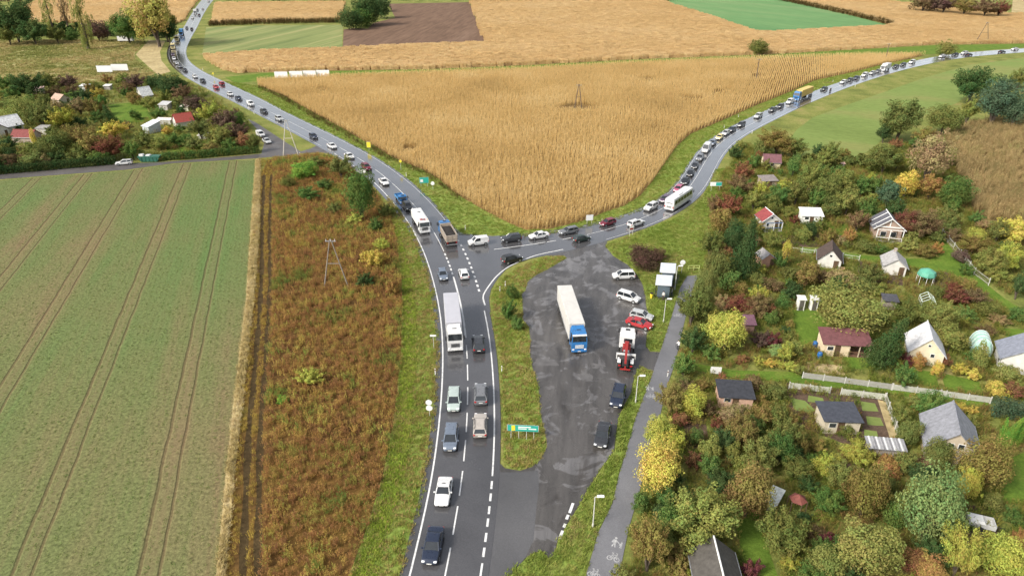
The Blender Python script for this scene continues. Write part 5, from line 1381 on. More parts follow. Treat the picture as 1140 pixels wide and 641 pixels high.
h = gable_house('grey_roof_house', 'large house with grey sheet roof and beige gable windows', 1052, 500, -24, 5.2, 6.2, 2.3, 4.8, (0.48,0.41,0.31), (0.24,0.245,0.27), .35, phrase='the large grey-roofed house', front=((.6,3.0,.55,.6),(-.4,2.9,.5,.5),(-1.4,1.3,.8,.8)))
gable_house('weathered_house', 'weathered grey-roofed house with white ridge at the bottom edge', 795, 654, -4, 3.9, 5.0, 2.0, 3.7, (0.30,0.27,0.24), (0.085,0.078,0.07), .3, phrase='the white-ridged grey house', trim=TRW, front=((0,1.4,.8,.8),))
lean_shed('dark_roof_shed', 'low shed with black felt roof and pinkish wall among orange trees', 816, 447, -6, 4.2, 3.0, 1.8, 2.2, (0.55,0.36,0.27), (0.04,0.042,0.05), phrase='the black felt-roofed shed')
lean_shed('maroon_hut', 'tiny hut with dark maroon roof behind the lime-yellow maple', 832, 368, -4, 1.4, 1.9, 1.7, 2.1, (0.25,0.15,0.12), (0.15,0.075,0.10), phrase='the tiny maroon-roofed hut', win=False)
lean_shed('corrugated_shelter', 'low shelter with striped white corrugated roof', 983, 504, -8, 3.9, 1.3, 1.2, 1.5, (0.30,0.27,0.24), (0.24,0.24,0.25), phrase='the corrugated shelter', corr=9, win=False)
lean_shed('narrow_greenhouse', 'narrow pale greenhouse among dark green trees', 860, 562, -38, 0.9, 2.4, 1.2, 1.35, (0.52,0.54,0.48), (0.62,0.64,0.58), cat='greenhouse', phrase='the narrow pale greenhouse', win=False)
lean_shed('little_dark_hut', 'little dark-roofed hut behind the big olive tree', 988, 342, -12, 2.0, 1.6, 1.6, 1.9, (0.30,0.26,0.23), (0.07,0.07,0.08), phrase='the little dark-roofed hut', win=False)
# left allotments
gable_house('white_house', 'white gabled house at the left edge of the left allotments', 12, 147, -35, 5.5, 6.0, 2.4, 5.0, W1, (0.70,0.70,0.70), .3, phrase='the white gabled house at the left edge')
gable_house('maroon_roof_house', 'maroon-roofed white house cut by the left edge', -2, 152, 70, 4.5, 5.0, 2.2, 3.8, W1, (0.09,0.035,0.04), .3, phrase='the maroon-roofed house at the left edge')
gable_house('red_shed', 'shed with long red roof in the left allotments', 31, 157, 86, 4.2, 6.4, 1.8, 3.4, (0.40,0.33,0.28), (0.19,0.05,0.045), .3, cat='shed', phrase='the long red-roofed shed', door=False)
gable_house('white_a_frame', 'white A-frame cabin in the upper part of the left allotments', 162, 108, -40, 4.0, 4.0, 1.0, 3.7, W1, (0.70,0.70,0.69), .3, cat='cabin', phrase='the white A-frame cabin')
gable_house('red_gable_house', 'white house with bright red roof and long low annexe', 205, 140, -50, 4.6, 5.2, 1.9, 4.0, W1, (0.30,0.065,0.05), .3, phrase='the bright red-roofed house')
lean_shed('white_annexe', 'long low white annexe left of the bright red-roofed house', 184, 138, -8, 5.0, 1.8, 1.4, 1.7, W1, (0.62,0.58,0.52), phrase='the long white annexe', win=False)
lean_shed('grey_glasshouse', 'grey-white glasshouse left of the long white annexe', 170, 147, -30, 3.2, 4.2, 2.2, 3.2, (0.48,0.52,0.53), (0.56,0.60,0.62), cat='greenhouse', phrase='the grey-white glasshouse', win=False)
lean_shed('tiny_white_shed', 'tiny white shed near the top of the left allotments', 96, 101.5, 0, 3.0, 2.4, 2.1, 2.4, W1, (0.62,0.62,0.60), phrase='the tiny white shed', win=False)
lean_shed('white_hut', 'white hut below the orange tree in the left allotments', 121, 100, 0, 2.4, 2.0, 1.6, 1.9, (0.36,0.33,0.32), W1, phrase='the white hut under the orange tree', win=False)
lean_shed('pink_shed', 'small shed with pale pink roof by dark green trees', 44, 104.5, -5, 3.4, 2.6, 2.0, 2.5, (0.45,0.36,0.32), (0.55,0.40,0.36), phrase='the pale pink-roofed shed', win=False)
gable_house('tiled_cottage', 'cottage with worn pinkish roof in the middle of the left allotments', 69, 115, 60, 4.2, 5.0, 1.8, 3.3, (0.50,0.42,0.34), (0.42,0.29,0.22), .3, phrase='the worn pinkish-roofed cottage')
lean_shed('grey_roof_hut', 'hut with grey roof between the A-frame cabin and red-roofed house', 185, 122, -12, 3.4, 2.6, 1.9, 2.5, (0.36,0.34,0.32), (0.42,0.42,0.42), phrase='the grey-roofed hut', win=False)
lean_shed('cream_hut', 'small cream hut right behind the bright red-roofed house', 207, 123, -4, 2.8, 1.8, 1.4, 1.7, (0.60,0.56,0.46), (0.66,0.62,0.52), phrase='the small cream hut', win=False)
lean_shed('white_lean_to', 'low white lean-to near the hedge of the side road', 228, 154.5, -4, 3.0, 1.8, 1.2, 1.6, W1, (0.66,0.64,0.60), phrase='the low white lean-to', win=False)
lean_shed('grey_white_shed', 'grey and white shed right of the long red-roofed shed', 50, 149, -6, 3.2, 2.4, 1.9, 2.3, (0.55,0.54,0.50), (0.30,0.29,0.28), phrase='the grey and white shed', win=False)

# privies, gazebo, domes, frames, barrels
for px, py, lb in ((890, 344, 'left one of two white garden privies on the lawn'), (904.5, 344, 'right one of two white garden privies, beside the big olive tree')):
    p = G(px, py); o = empty('garden_privy', (p.x, p.y, 0), R(-5)); part(o, 'cabin', wall_mat((0.72,0.71,0.66), 'privy_wall'), lambda m: m.cbox(-.55, .55, -.55, .55, 0, 2.0, .03))
    part(o, 'roof', wall_mat((0.60,0.60,0.56), 'privy_roof'), lambda m: m.loft([[(-.7,-.7,1.98),(.7,-.7,1.98),(.7,.7,2.2),(-.7,.7,2.2)],[(-.7,-.7,2.06),(.7,-.7,2.06),(.7,.7,2.28),(-.7,.7,2.28)]]))
    d = part(o, 'door', plain('dark_open_door', (0.10,0.09,0.08), .7), lambda m: m.box(-.35, .35, -.58, -.55, .05, 1.85)); part(d, 'handle', STEEL, lambda m: m.box(.22, .28, -.62, -.58, .95, 1.05)); tag(o, lb, 'privy', 'garden privies'); landmark(p, 'the two white privies')
def octagon(z, r, n=8): return [(r*math.cos(2*math.pi*(i+.5)/n), r*math.sin(2*math.pi*(i+.5)/n), z) for i in range(n)]
p = G(1028.5, 316); o = empty('gazebo', (p.x, p.y, 0)); GT = plain('green_tarpaulin', (0.10,0.34,0.24), .5, 0, .15)
part(o, 'canopy', GT, lambda m: m.loft([octagon(2.0, 1.5), octagon(2.5, 1.35), octagon(3.0, .35)])); part(o, 'valance', GT, lambda m: m.loft([octagon(1.75, 1.52), octagon(2.02, 1.52)], cap=False))
for q in octagon(0, 1.4): part(o, 'post', FRAME_W, lambda m: m.tube(q, (q[0], q[1], 2.0), .04))
tag(o, 'green tarpaulin gazebo beside a brown soil bed', 'gazebo'); landmark(p, 'the green gazebo')
p = G(1090, 388); o = empty('dome_greenhouse', (p.x, p.y, 0), R(-24)); TE = plain('teal_polycarbonate', (0.36,0.56,0.48), .3, 0, .1, .8)
def arch(y, k): return [(1.35*k*math.cos(math.pi*i/10), y, 2.5*k*math.sin(math.pi*i/10)**.8) for i in range(11)]
part(o, 'cover', TE, lambda m: m.loft([arch(-2.0, .82), arch(-1.5, 1), arch(1.3, 1), arch(2.0, .75)]))
for q in (-1.5, -.5, .5, 1.3): part(o, 'hoop', FRAME_W, lambda m: [m.tube(a_, b_, .03, .03, 5) for a_, b_ in zip(arch(q, 1.01)[:-1], arch(q, 1.01)[1:])])
part(o, 'door', FRAME_W, lambda m: m.box(-.4, .4, -2.06, -2.0, 0, 1.7)); tag(o, 'pale teal rounded greenhouse between two houses on the right', 'greenhouse'); landmark(p, 'the teal rounded greenhouse')
p = G(1030, 343); o = empty('frame_greenhouse', (p.x, p.y, 0), R(-20)); FM = plain('pale_green_frame', (0.56,0.64,0.55), .5)
for q in (-1.3, -.4, .5, 1.4): part(o, 'rib', FM, lambda m: [m.tube(a_, b_, .045, .045, 5) for a_, b_ in (((-1,q,0),(-1,q,1.7)),((1,q,0),(1,q,1.7)),((-1,q,1.7),(0,q,2.4)),((1,q,1.7),(0,q,2.4)))])
part(o, 'ridge_bar', FM, lambda m: m.tube((0,-1.3,2.4),(0,1.4,2.4),.05))
for s_ in (-1, 1): part(o, 'eave_bar', FM, lambda m: m.tube((s_,-1.3,1.7),(s_,1.4,1.7),.05)); 
tag(o, 'bare pale green greenhouse frame below the gazebo', 'greenhouse'); landmark(p, 'the bare greenhouse frame')
p = G(885, 570); o = empty('pavilion', (p.x, p.y, 0)); part(o, 'roof', roof_mat((0.19,0.062,0.048), 'red_hex_roof'), lambda m: m.loft([octagon(1.9, .95, 6), octagon(2.5, .1, 6)]))
for q in octagon(0, .95, 6): part(o, 'post', plain('brown_post', (0.12,0.08,0.05), .8), lambda m: m.tube(q, (q[0], q[1], 1.92), .05))
tag(o, 'small hexagonal pavilion with red-brown roof', 'pavilion'); landmark(p, 'the red-brown pavilion')
BLU = plain('blue_plastic', (0.02,0.12,0.34), .4)
for px, py, lb in ((906.5, 386, 'blue barrel behind the left corner of the maroon-roofed shed'), (912, 398, 'blue barrel in front of the left corner of the maroon-roofed shed')):
    p = G(px, py); o = empty('barrel', (p.x, p.y, 0)); part(o, 'drum', BLU, lambda m: m.loft([octagon(0, .30, 14), octagon(.08, .33, 14), octagon(.45, .36, 14), octagon(.85, .33, 14), octagon(.92, .29, 14)])); part(o, 'hoop', BLU, lambda m: (m.loft([octagon(.28, .37, 14), octagon(.33, .37, 14)]), m.loft([octagon(.6, .37, 14), octagon(.65, .37, 14)]))); tag(o, lb, 'barrel', 'blue barrels by the shed')
p = G(796, 418); o = empty('notice_board', (p.x, p.y, 0), R(-6)); part(o, 'board', FRAME_W, lambda m: m.box(-.75, .75, -.03, .03, .35, 1.45))
for s_ in (-.6, .6): part(o, 'post', STEEL, lambda m: m.tube((s_, .06, 0), (s_, .06, 1.45), .035))
tag(o, 'blank white board at the left end of the grass lane', 'board'); landmark(p, 'the blank white board')
p = G(1090, 586); o = empty('garden_trailer', (p.x, p.y, 0), R(-20)); part(o, 'box', wall_mat((0.55,0.55,0.54), 'trailer_grey'), lambda m: (m.box(-1.2,1.2,-.7,.7,.45,.55), m.box(-1.2,1.2,-.72,-.66,.5,1.0), m.box(-1.2,1.2,.66,.72,.5,1.0), m.box(-1.22,-1.16,-.7,.7,.5,1.0), m.box(1.16,1.22,-.7,.7,.5,1.0)))
part(o, 'cover_sheet', wall_mat((0.66,0.66,0.64), 'trailer_sheet'), lambda m: m.loft([[(-1.25,-.75,1.0),(.2,-.75,1.0),(.2,.75,1.0),(-1.25,.75,1.0)],[(-1.1,-.5,1.15),(.1,-.5,1.2),(.1,.5,1.18),(-1.1,.5,1.12)]]))
part(o, 'drawbar', CHASSIS, lambda m: m.tube((1.2,0,.5),(2.2,0,.45),.04))
for s_ in (-1, 1): part(o, 'wheel', TYRE, lambda m: m.disc_y(-.1, *sorted((s_*.74, s_*.9)), .32, .32, 14))
tag(o, 'grey-white garden trailer on dark soil at lower right', 'trailer'); landmark(p, 'the grey-white garden trailer')
GRN = plain('green_container', (0.025,0.12,0.08), .5, 0, .2)
p = G(168, 179.5); o = empty('waste_container', (p.x, p.y, 0), R(3)); part(o, 'tub', GRN, lambda m: m.loft([[(-2.2,-1,0.1),(2.2,-1,.1),(2.2,1,.1),(-2.2,1,.1)],[(-2.9,-1.05,1.5),(2.9,-1.05,1.5),(2.9,1.05,1.5),(-2.9,1.05,1.5)]])); part(o, 'rim', GRN, lambda m: m.box(-2.95,2.95,-1.1,1.1,1.45,1.58))
for i in range(5): part(o, 'rib', GRN, lambda m: m.box(-2.0+i, -1.9+i, -1.12, -1.0, .15, 1.45))
part(o, 'white_load', WHT, lambda m: (m.cbox(-2.6,-1.4,-.7,.3,1.5,2.1,.1), m.cbox(-.9,.3,-.6,.6,1.5,1.85,.1))); tag(o, 'green waste container with white rubbish beside the side road', 'container'); landmark(p, 'the green waste container')

# ---- fences of posts and panels
def fence(label, pts, h, c, panel=2.4, solid=True, phrase=None):
    P = [G(*q) for q in pts]; o = empty('garden_fence', P[0]); base = P[0].copy()
    pm = plain('fence_panel_%d' % int(c[0]*1000), c, .75, 0, .15); total = 0
    mesh = {}
    for a_, b_ in zip(P[:-1], P[1:]):
        d = b_-a_; n = max(1, round(d.length/panel)); ang = math.atan2(d.y, d.x); seg_l = d.length/n
        for i in range(n):
            q = a_+d*(i/n)-base
            key = round(seg_l, 2)
            if key not in mesh:
                m = MB()
                if solid:
                    k = max(4, int(seg_l/.16))
                    for j in range(k): m.box(.04+(seg_l-.1)*j/k, .04+(seg_l-.1)*(j+.86)/k, -.012, .012, .1, h*(.97+.03*((j*7) % 3)/2))
                else:
                    for j in range(12): m.box(.04+(seg_l-.1)*j/12, .04+(seg_l-.1)*j/12+.018, -.008, .008, .05, h)
                m.box(.02, seg_l-.02, .012, .05, .25, .33); m.box(.02, seg_l-.02, .012, .05, h-.3, h-.22)
                mesh[key] = m.mesh('fence_panel', pm)
            link_mesh('fence_panel', mesh[key], o, q, ang)
            if 'post' not in mesh: mesh['post'] = MB().box(-.05, .05, -.05, .05, 0, h+.12).mesh('fence_post', plain('fence_post', (0.55,0.54,0.50), .8))
            link_mesh('fence_post', mesh['post'], o, q, ang)
    link_mesh('fence_post', mesh['post'], o, P[-1]-base)
    landmark((P[0]+P[-1])/2, phrase or label); return tag(o, label, 'fence')
fence('pale picket fence left of the gap, in front of the vegetable beds', [(878,432.5),(923.5,438)], 1.05, (0.46,0.47,0.39), phrase='the left vegetable-bed fence')
fence('pale picket fence right of the gap, in front of the vegetable beds', [(935.5,439.5),(984,445.5)], 1.05, (0.47,0.48,0.40), phrase='the right vegetable-bed fence')
fence('greyish boundary fence along the front of the maroon-roofed shed plot', [(893,421),(940,427),(992,434)], 1.0, (0.33,0.32,0.29), phrase='the greyish boundary fence')
fence('long pale fence right of the greyish one along the grass lane', [(993,434.3),(1046,441),(1052,442),(1102,449)], 1.0, (0.43,0.43,0.37), phrase='the long pale fence')
fence('thin wire fence running towards the camera beside the vegetable beds', [(985,446),(996,478),(1003,500)], 1.2, (0.42,0.42,0.36), solid=False, phrase='the wire fence')
fence('thin pale fence in front of the ramshackle white shed plot', [(879,280),(920,285),(956,290.5)], 1.1, (0.52,0.55,0.45), solid=False, phrase='the thin pale fence')
fence('wire fence on leaning posts right of the grass lane', [(1048,262),(1068,286),(1084,306),(1100,318)], 1.4, (0.40,0.40,0.34), 3.2, solid=False, phrase='the leaning wire fence')

# ---- lamp posts, signs, poles
GALV = plain('pale_lamp_pole', (0.60,0.60,0.55), .5, .2, .1)
def lamp_post(px, py, h, label, rz=0.0, phrase=None):
    p = G(px, py); o = empty('lamp_post', (p.x, p.y, .03), rz)
    part(o, 'pole', GALV, lambda m: m.tube((0,0,0),(0,0,h),.075,.05,8)); part(o, 'base', GALV, lambda m: m.tube((0,0,0),(0,0,.5),.12,.10,8))
    part(o, 'arm', GALV, lambda m: m.tube((0,0,h-.03),(.55,0,h+.06),.035)); part(o, 'lamp_head', plain('lamp_head_white', (0.76,0.76,0.72), .4), lambda m: m.cbox(.2,.95,-.16,.16,h+.02,h+.16,.05))
    landmark(p, phrase); return tag(o, label, 'lamp post', 'lamp posts along the foot path')
lamp_post(660, 586.5, 4.2, 'lamp post lowest in the picture on the path verge', phrase='the lowest lamp post')
lamp_post(707.5, 448, 4.2, 'lamp post on the path verge beside the navy parked car', phrase='the lamp post by the navy parked car')
lamp_post(738.5, 359, 4.2, 'lamp post on the grass just below the bus shelters', phrase='the lamp post below the bus shelters')
lamp_post(751, 323, 4.6, 'lamp post directly beside the bus shelters', phrase='the lamp post beside the bus shelters')
def delineator(px, py, h=1.0, c=(0.76,0.76,0.72)):
    p = G(px, py); o = empty('marker_post', (p.x, p.y, .03))
    part(o, 'post', plain('marker_white', c, .5), lambda m: m.loft([[(-.06,-.05,0),(.06,-.05,0),(.04,.06,0),(-.04,.06,0)],[(-.06,-.05,h-.06),(.06,-.05,h-.06),(.04,.06,h),(-.04,.06,h)]]))
    part(o, 'band', TRIM, lambda m: m.box(-.064,.064,-.056,.064,h-.30,h-.16)); part(o, 'reflector', TAIL, lambda m: m.box(-.03,.03,-.06,-.05,h-.27,h-.19))
    return o, p
MARKERS = [delineator(*q) for q in ((484.7,417),(558.6,414),(562.5,319),(556.5,325),(518,256),(452.4,196.5),(412.5,204),(226,78.5),(312,123),(283,127.5),(334,174),(837,149),(670,249),(806,143),(821.8,131),(927,92),(951.8,97),(743,419))]
SIGNBACK = plain('sign_back_grey', (0.45,0.46,0.47), .5, .3)
def sign(px, py, h, w, bh, face, label, posts=(0,), rz=0.0, shape='rect', name='road_sign', phrase=None, extra=None):
    p = G(px, py); o = empty(name, (p.x, p.y, .03), rz)
    for q in posts: part(o, 'post', GALV, lambda m: m.tube((q,.05,0),(q,.05,h),.04,.04,6))
    fm = face
    z0, z1 = h-bh, h; cz = (z0+z1)/2
    def outline(k, yy):
        if shape == 'rect': return [(-w/2*k,yy,cz-bh/2*k),(w/2*k,yy,cz-bh/2*k),(w/2*k,yy,cz+bh/2*k),(-w/2*k,yy,cz+bh/2*k)]
        if shape == 'diamond': return [(0,yy,cz-bh/2*k),(w/2*k,yy,cz),(0,yy,cz+bh/2*k),(-w/2*k,yy,cz)]
        return [(w/2*k*math.cos(6.283*i/16),yy,cz+bh/2*k*math.sin(6.283*i/16)) for i in range(16)]
    b_ = part(o, 'plate', SIGNBACK, lambda m: m.loft([outline(1,-.02), outline(1,.02)]))
    part(o, 'face', fm, lambda m: m.loft([outline(.95,-.03), outline(.95,-.0205)]))
    if extra: extra(o, w, z0, z1)
    if phrase: landmark(p, phrase)
    return tag(o, label, 'sign')
TEAL = plain('teal_sign_face', (0.03,0.36,0.29), .4, 0, .06); YEL = plain('yellow_sign_face', (0.75,0.62,0.05), .4, 0, .06); WSG = plain('white_sign_face', (0.78,0.78,0.76), .4, 0, .05)
def direction_bits(o, w, z0, z1):
    part(o, 'yellow_field', YEL, lambda m: m.box(-w/2+.55,-w/2+1.0,-.045,-.032,z0+.08,z1-.08))
    for i, (a_, b_, t) in enumerate(((.35,.62,.34),(.68,.92,.34),(.35,.75,.62))): part(o, 'lettering', WSG, lambda m: m.box(-w/2+w*a_,-w/2+w*b_,-.045,-.032,z0+(z1-z0)*t,z0+(z1-z0)*(t+.16)))
sign(582, 489, 2.2, 3.9, .95, TEAL, 'wide teal direction board on four posts on the traffic island', (-1.45,-.5,.45,1.35), R(-4), phrase='the teal direction board', name='direction_sign', extra=direction_bits)
def green_bits(o, w, z0, z1):
    part(o, 'lettering', WSG, lambda m: m.box(-w/2+.2,-w/2+.9,-.045,-.032,z0+.3,z1-.5))
sign(472.5, 208, 2.4, 2.3, 1.5, TEAL, 'green direction sign on the verge at the maize edge', (-.8,.8), R(8), phrase='the green direction sign', name='direction_sign', extra=green_bits)
sign(482, 211, 2.0, .95, .95, WSG, 'round white sign right of the green direction sign', shape='round')
sign(446.5, 190, 3.0, .95, .95, YEL, 'yellow diamond sign on a tall post at the maize edge', shape='diamond', phrase='the yellow diamond sign')
sign(411, 168, 2.6, 1.2, 1.7, YEL, 'yellow rectangular sign at the maize edge higher up the bend', phrase='the yellow rectangular sign')
sign(403, 199, 2.4, 2.6, .9, WSG, 'white board at the left side of the bend', (-1.0,1.0), R(-10), phrase='the white roadside board', name='roadside_board')
sign(483, 388, 2.4, .95, .3, WSG, 'small white plate on a post left of the white articulated truck', phrase='the small white plate')
o = sign(478.5, 464, 2.7, .85, .85, WSG, 'two round white signs one above the other on one post', shape='round', phrase='the twin round signs')
part(o, 'lower_plate', WSG, lambda m: m.loft([[(.42*math.cos(6.283*i/16),yy,1.4+.42*math.sin(6.283*i/16)) for i in range(16)] for yy in (-.03,.02)]))
sign(656, 250, 2.2, 1.6, 1.3, WSG, 'pale square sign at the lower tip of the maize', (-.5,.5), R(12), phrase='the pale square sign')
def arrow_bits(o, w, z0, z1): part(o, 'red_field', RED, lambda m: m.box(-w/2+.1,w/2-.1,-.045,-.032,z0+.15,z0+.55))
sign(702.5, 262.5, 2.2, 1.0, 1.0, WSG, 'red and white sign beside the white car below the bus', (-.35,.35), R(20), extra=arrow_bits, phrase='the red and white sign')
def blue_bits(o, w, z0, z1): part(o, 'teal_field', TEAL, lambda m: m.box(0,w/2-.08,-.045,-.032,z0+.08,z1-.08))
sign(796, 213, 2.3, 2.9, 1.0, WSG, 'white and teal board right of the bus', (-1.0,1.0), R(0), phrase='the white and teal board', name='direction_sign', extra=blue_bits)
sign(238, 87, 2.4, 1.0, 1.0, YEL, 'yellowish sign above the pair of red cars', shape='diamond')
sign(758.5, 305, 2.8, 1.0, 1.0, WSG, 'round white stop sign post behind the bus shelters', shape='round', name='bus_stop_sign')
BB = plain('billboard_white', (0.80,0.80,0.79), .5, 0, .04, .4)
def billboard(px, py, w, h, lift, label, rz, group):
    p = G(px, py); o = empty('billboard', (p.x, p.y, 0), rz)
    part(o, 'panel', BB, lambda m: m.cbox(-w/2,w/2,-.08,.08,lift,lift+h,.02)); part(o, 'frame', STEEL, lambda m: (m.box(-w/2-.05,w/2+.05,-.10,.10,lift-.08,lift), m.box(-w/2-.05,w/2+.05,-.10,.10,lift+h,lift+h+.07)))
    for q in (-w*.35, w*.35): part(o, 'leg', STEEL, lambda m: m.tube((q,.12,0),(q,.12,lift+h*.9),.08))
    landmark(p, 'the billboards' ); return tag(o, label, 'billboard', group)
for i, (x, y, lb) in enumerate(((313.5,88,'white billboard leftmost of the four on the green track'),(330,87.4,'white billboard second from left on the green track'),(345,86.8,'white billboard third from left on the green track'),(360,86.2,'white billboard rightmost of the four on the green track'))): billboard(x, y, 5.6, 2.7, .35, lb, R(3), 'billboards on the green track')
billboard(117.5, 82.5, 6.6, 2.7, .9, 'white billboard, left one of two above the left allotments', R(4), 'billboards above the left allotments')
billboard(134.5, 80.8, 7.2, 2.7, .9, 'white billboard, right one of two above the left allotments', R(4), 'billboards above the left allotments')
p = G(141, 47.3); o = empty('site_trailer', (p.x, p.y, 0), R(2)); part(o, 'body', WHT, lambda m: m.cbox(-4.4,4.4,-1.2,1.2,.9,3.4,.08)); part(o, 'chassis', CHASSIS, lambda m: m.box(-4.2,4.2,-.5,.5,.6,.9))
for x in (-2.6,-1.6,2.2): 
    for s_ in (-1,1): part(o, 'wheel', TYRE, lambda m: m.disc_y(x, *sorted((s_*1.0,s_*1.2)), .42, .42, 12))
part(o, 'window', GLZ, lambda m: m.box(-1.0,.4,-1.22,-1.19,2.0,2.8)); tag(o, 'white trailer standing below the dark trees at upper left', 'trailer'); landmark(p, 'the white trailer')

WOOD = plain('weathered_pole', (0.11,0.085,0.065), .9, 0, .3, 3); PALE = plain('pale_concrete_pole', (0.52,0.48,0.42), .85, 0, .15, 2)
def a_pole(px, py, h, spread, label, mat, rz=0.0, single=False, phrase=None):
    p = G(px, py); o = empty('utility_pole', (p.x, p.y, 0), rz)
    if single: part(o, 'pole', mat, lambda m: m.tube((0,0,0),(0,0,h),.22,.15,8))
    else:
        for s_ in (-1, 1): part(o, 'pole', mat, lambda m: m.tube((s_*spread/2,0,0),(s_*.12,0,h),.17 if mat is WOOD else .13,.13 if mat is WOOD else .09,8))
        part(o, 'brace', mat, lambda m: m.tube((-spread*.27,0,h*.5),(spread*.27,0,h*.5),.07))
    part(o, 'cross_arm', STEEL, lambda m: m.box(-.9,.9,-.07,.07,h-.35,h-.22))
    for q in (-.75, 0, .75): part(o, 'insulator', plain('insulator_white', (0.6,0.6,0.56), .3), lambda m: m.tube((q,0,h-.22),(q,0,h+.12),.06,.04))
    landmark(p, phrase); return tag(o, label, 'utility pole', 'utility poles')
MEADOWP = plain('grey_concrete_pole', (0.22,0.19,0.16), .85, 0, .2, 2)
a_pole(643.5, 121.5, 8.6, 2.6, 'A-shaped pole standing alone in the middle of the maize', WOOD, phrase='the pole in the maize')
a_pole(842, 87.5, 8.2, 0, 'single pole in the right part of the maize', WOOD, single=True, phrase='the single pole in the maize')
a_pole(1093, 47.5, 11.0, 7.5, 'wide A-shaped pole in the far maize at upper right', WOOD, phrase='the far A-shaped pole')
a_pole(986, 66, 7.5, 0, 'thin single pole beside the right road', WOOD, single=True, phrase='the thin pole by the right road')
a_pole(324, 174, 10.2, 4.2, 'A-shaped pole at the mouth of the side road', PALE, rz=R(10), phrase='the A-shaped pole at the side road')
p = G(374, 318); q = G(363, 322)
a_pole(374.5, 319, 9.0, 4.2, 'pale A-shaped pole in the red-brown meadow', MEADOWP, rz=R(0), phrase='the pale pole in the meadow')

# ---- bus stop
def shelter(px, py, label, rz):
    p = G(px, py); o = empty('bus_shelter', (p.x, p.y, .04), rz); RF = plain('shelter_roof', (0.62,0.65,0.68), .4, .2, .1)
    part(o, 'roof', RF, lambda m: m.loft([[(-1.35,-2.0,2.45),(1.35,-2.0,2.6),(1.35,2.0,2.6),(-1.35,2.0,2.45)],[(-1.35,-2.0,2.58),(1.35,-2.0,2.73),(1.35,2.0,2.73),(-1.35,2.0,2.58)]]))
    for x in (-1.2, 1.2):
        for y in (-1.8, 0, 1.8): part(o, 'post', TRIM, lambda m: m.box(x-.05,x+.05,y-.05,y+.05,0,2.5))
    PG = plain('shelter_glass', (0.10,0.13,0.16), .08, 0, .1, 1, .8)
    for y in (-.9, .9): part(o, 'back_pane', PG, lambda m: m.box(1.17,1.2,y-.82,y+.82,.25,2.3))
    for y in (-1.8, 1.8): part(o, 'side_pane', PG, lambda m: m.box(-.9,1.1,y-.015,y+.015,.25,2.3))
    part(o, 'bench', plain('bench_wood', (0.25,0.16,0.09), .7), lambda m: (m.box(.6,1.05,-1.5,1.5,.42,.48), m.box(.75,.9,-1.3,-1.2,0,.42), m.box(.75,.9,1.2,1.3,0,.42)))
    landmark(p, 'the bus shelters'); return tag(o, label, 'bus shelter', 'bus shelters')
shelter(742, 313, 'farther of two grey-roofed bus shelters, nearer the brown bush', R(-14)); shelter(737.5, 327, 'nearer of two grey-roofed bus shelters, beside the yellow bin', R(-14))
sheet('bus_stop_paving', GP([(727,333),(748,335),(757,306),(737,303)]), .038, M['asphalt_side'])
p = G(725, 332); o = empty('litter_bin', (p.x, p.y, .04)); part(o, 'bin', YEL, lambda m: m.loft([octagon(0,.2,12), octagon(.8,.27,12), octagon(.9,.27,12)])); part(o, 'rim', TRIM, lambda m: m.loft([octagon(.9,.29,12), octagon(.95,.29,12)])); tag(o, 'small yellow litter bin left of the nearer bus shelter', 'bin')
p = G(772, 301.5); o = empty('railing', (p.x, p.y, .03), R(0)); YG = plain('yellow_green_rail', (0.55,0.62,0.22), .5)
for z in (.55, 1.05): part(o, 'rail', YG, lambda m: m.tube((-1.1,0,z),(1.1,0,z),.05))
for x in (-1.0, 0, 1.0): part(o, 'post', YG, lambda m: m.tube((x,0,0),(x,0,1.08),.05))
tag(o, 'yellow-green railing at the upper end of the foot path', 'railing')

# ---- people: one skinned body each
SKIN = plain('skin', (0.50,0.32,0.24), .6)
def person(px, py, rz, joints, edges, cols, label, z=.045, hair=(0.03,0.02,0.015), scale=1.0, head=None):
    me = bpy.data.meshes.new('body'); me.from_pydata([j[:3] for j in joints], edges, [])
    o = bpy.data.objects.new('body_tmp', me); col.objects.link(o)
    md = o.modifiers.new('skin', 'SKIN'); sv = me.skin_vertices[0].data
    for i, j in enumerate(joints): sv[i].radius = (j[3], j[3]*j[4] if len(j) > 4 else j[3])
    sv[0].use_root = True
    ss = o.modifiers.new('sub', 'SUBSURF'); ss.levels = 2; ss.render_levels = 2
    dg = bpy.context.evaluated_depsgraph_get(); ev = bpy.data.meshes.new_from_object(o.evaluated_get(dg))
    bpy.data.objects.remove(o)
    shirt, trous = cols
    for m in (shirt, trous, SKIN, TRIM): ev.materials.append(m)
    hip = joints[0][2]; neck = head[2]-.14
    for f in ev.polygons:
        c = f.center; f.use_smooth = True
        f.material_index = 2 if c.z > neck else (3 if c.z < .09 and z < .1 else (1 if c.z < hip+.03 else 0))
    p = G(px, py); r = empty('person', (p.x, p.y, z), rz); r.scale = (scale,)*3
    ev.name = 'body'; link_mesh('body', ev, r)
    hx, hy, hz = head[:3]
    rr = [[(hx-.012+.112*k*math.cos(t), hy+.10*k*math.sin(t), hz+dz) for t in [6.283*i/10 for i in range(10)]] for dz, k in ((.02,1.0),(.08,.95),(.125,.65),(.14,.2))]
    part(r, 'hair', plain('hair_%d' % int(px), hair, .8), lambda m: m.loft(rr))
    part(r, 'face', plain('face_features', (0.10,0.05,0.04), .6), lambda m: (m.box(hx+.095,hx+.108,hy-.045,hy-.025,hz+.0,hz+.015), m.box(hx+.095,hx+.108,hy+.025,hy+.045,hz+.0,hz+.015), m.box(hx+.092,hx+.104,hy-.03,hy+.03,hz-.07,hz-.058)))
    return r
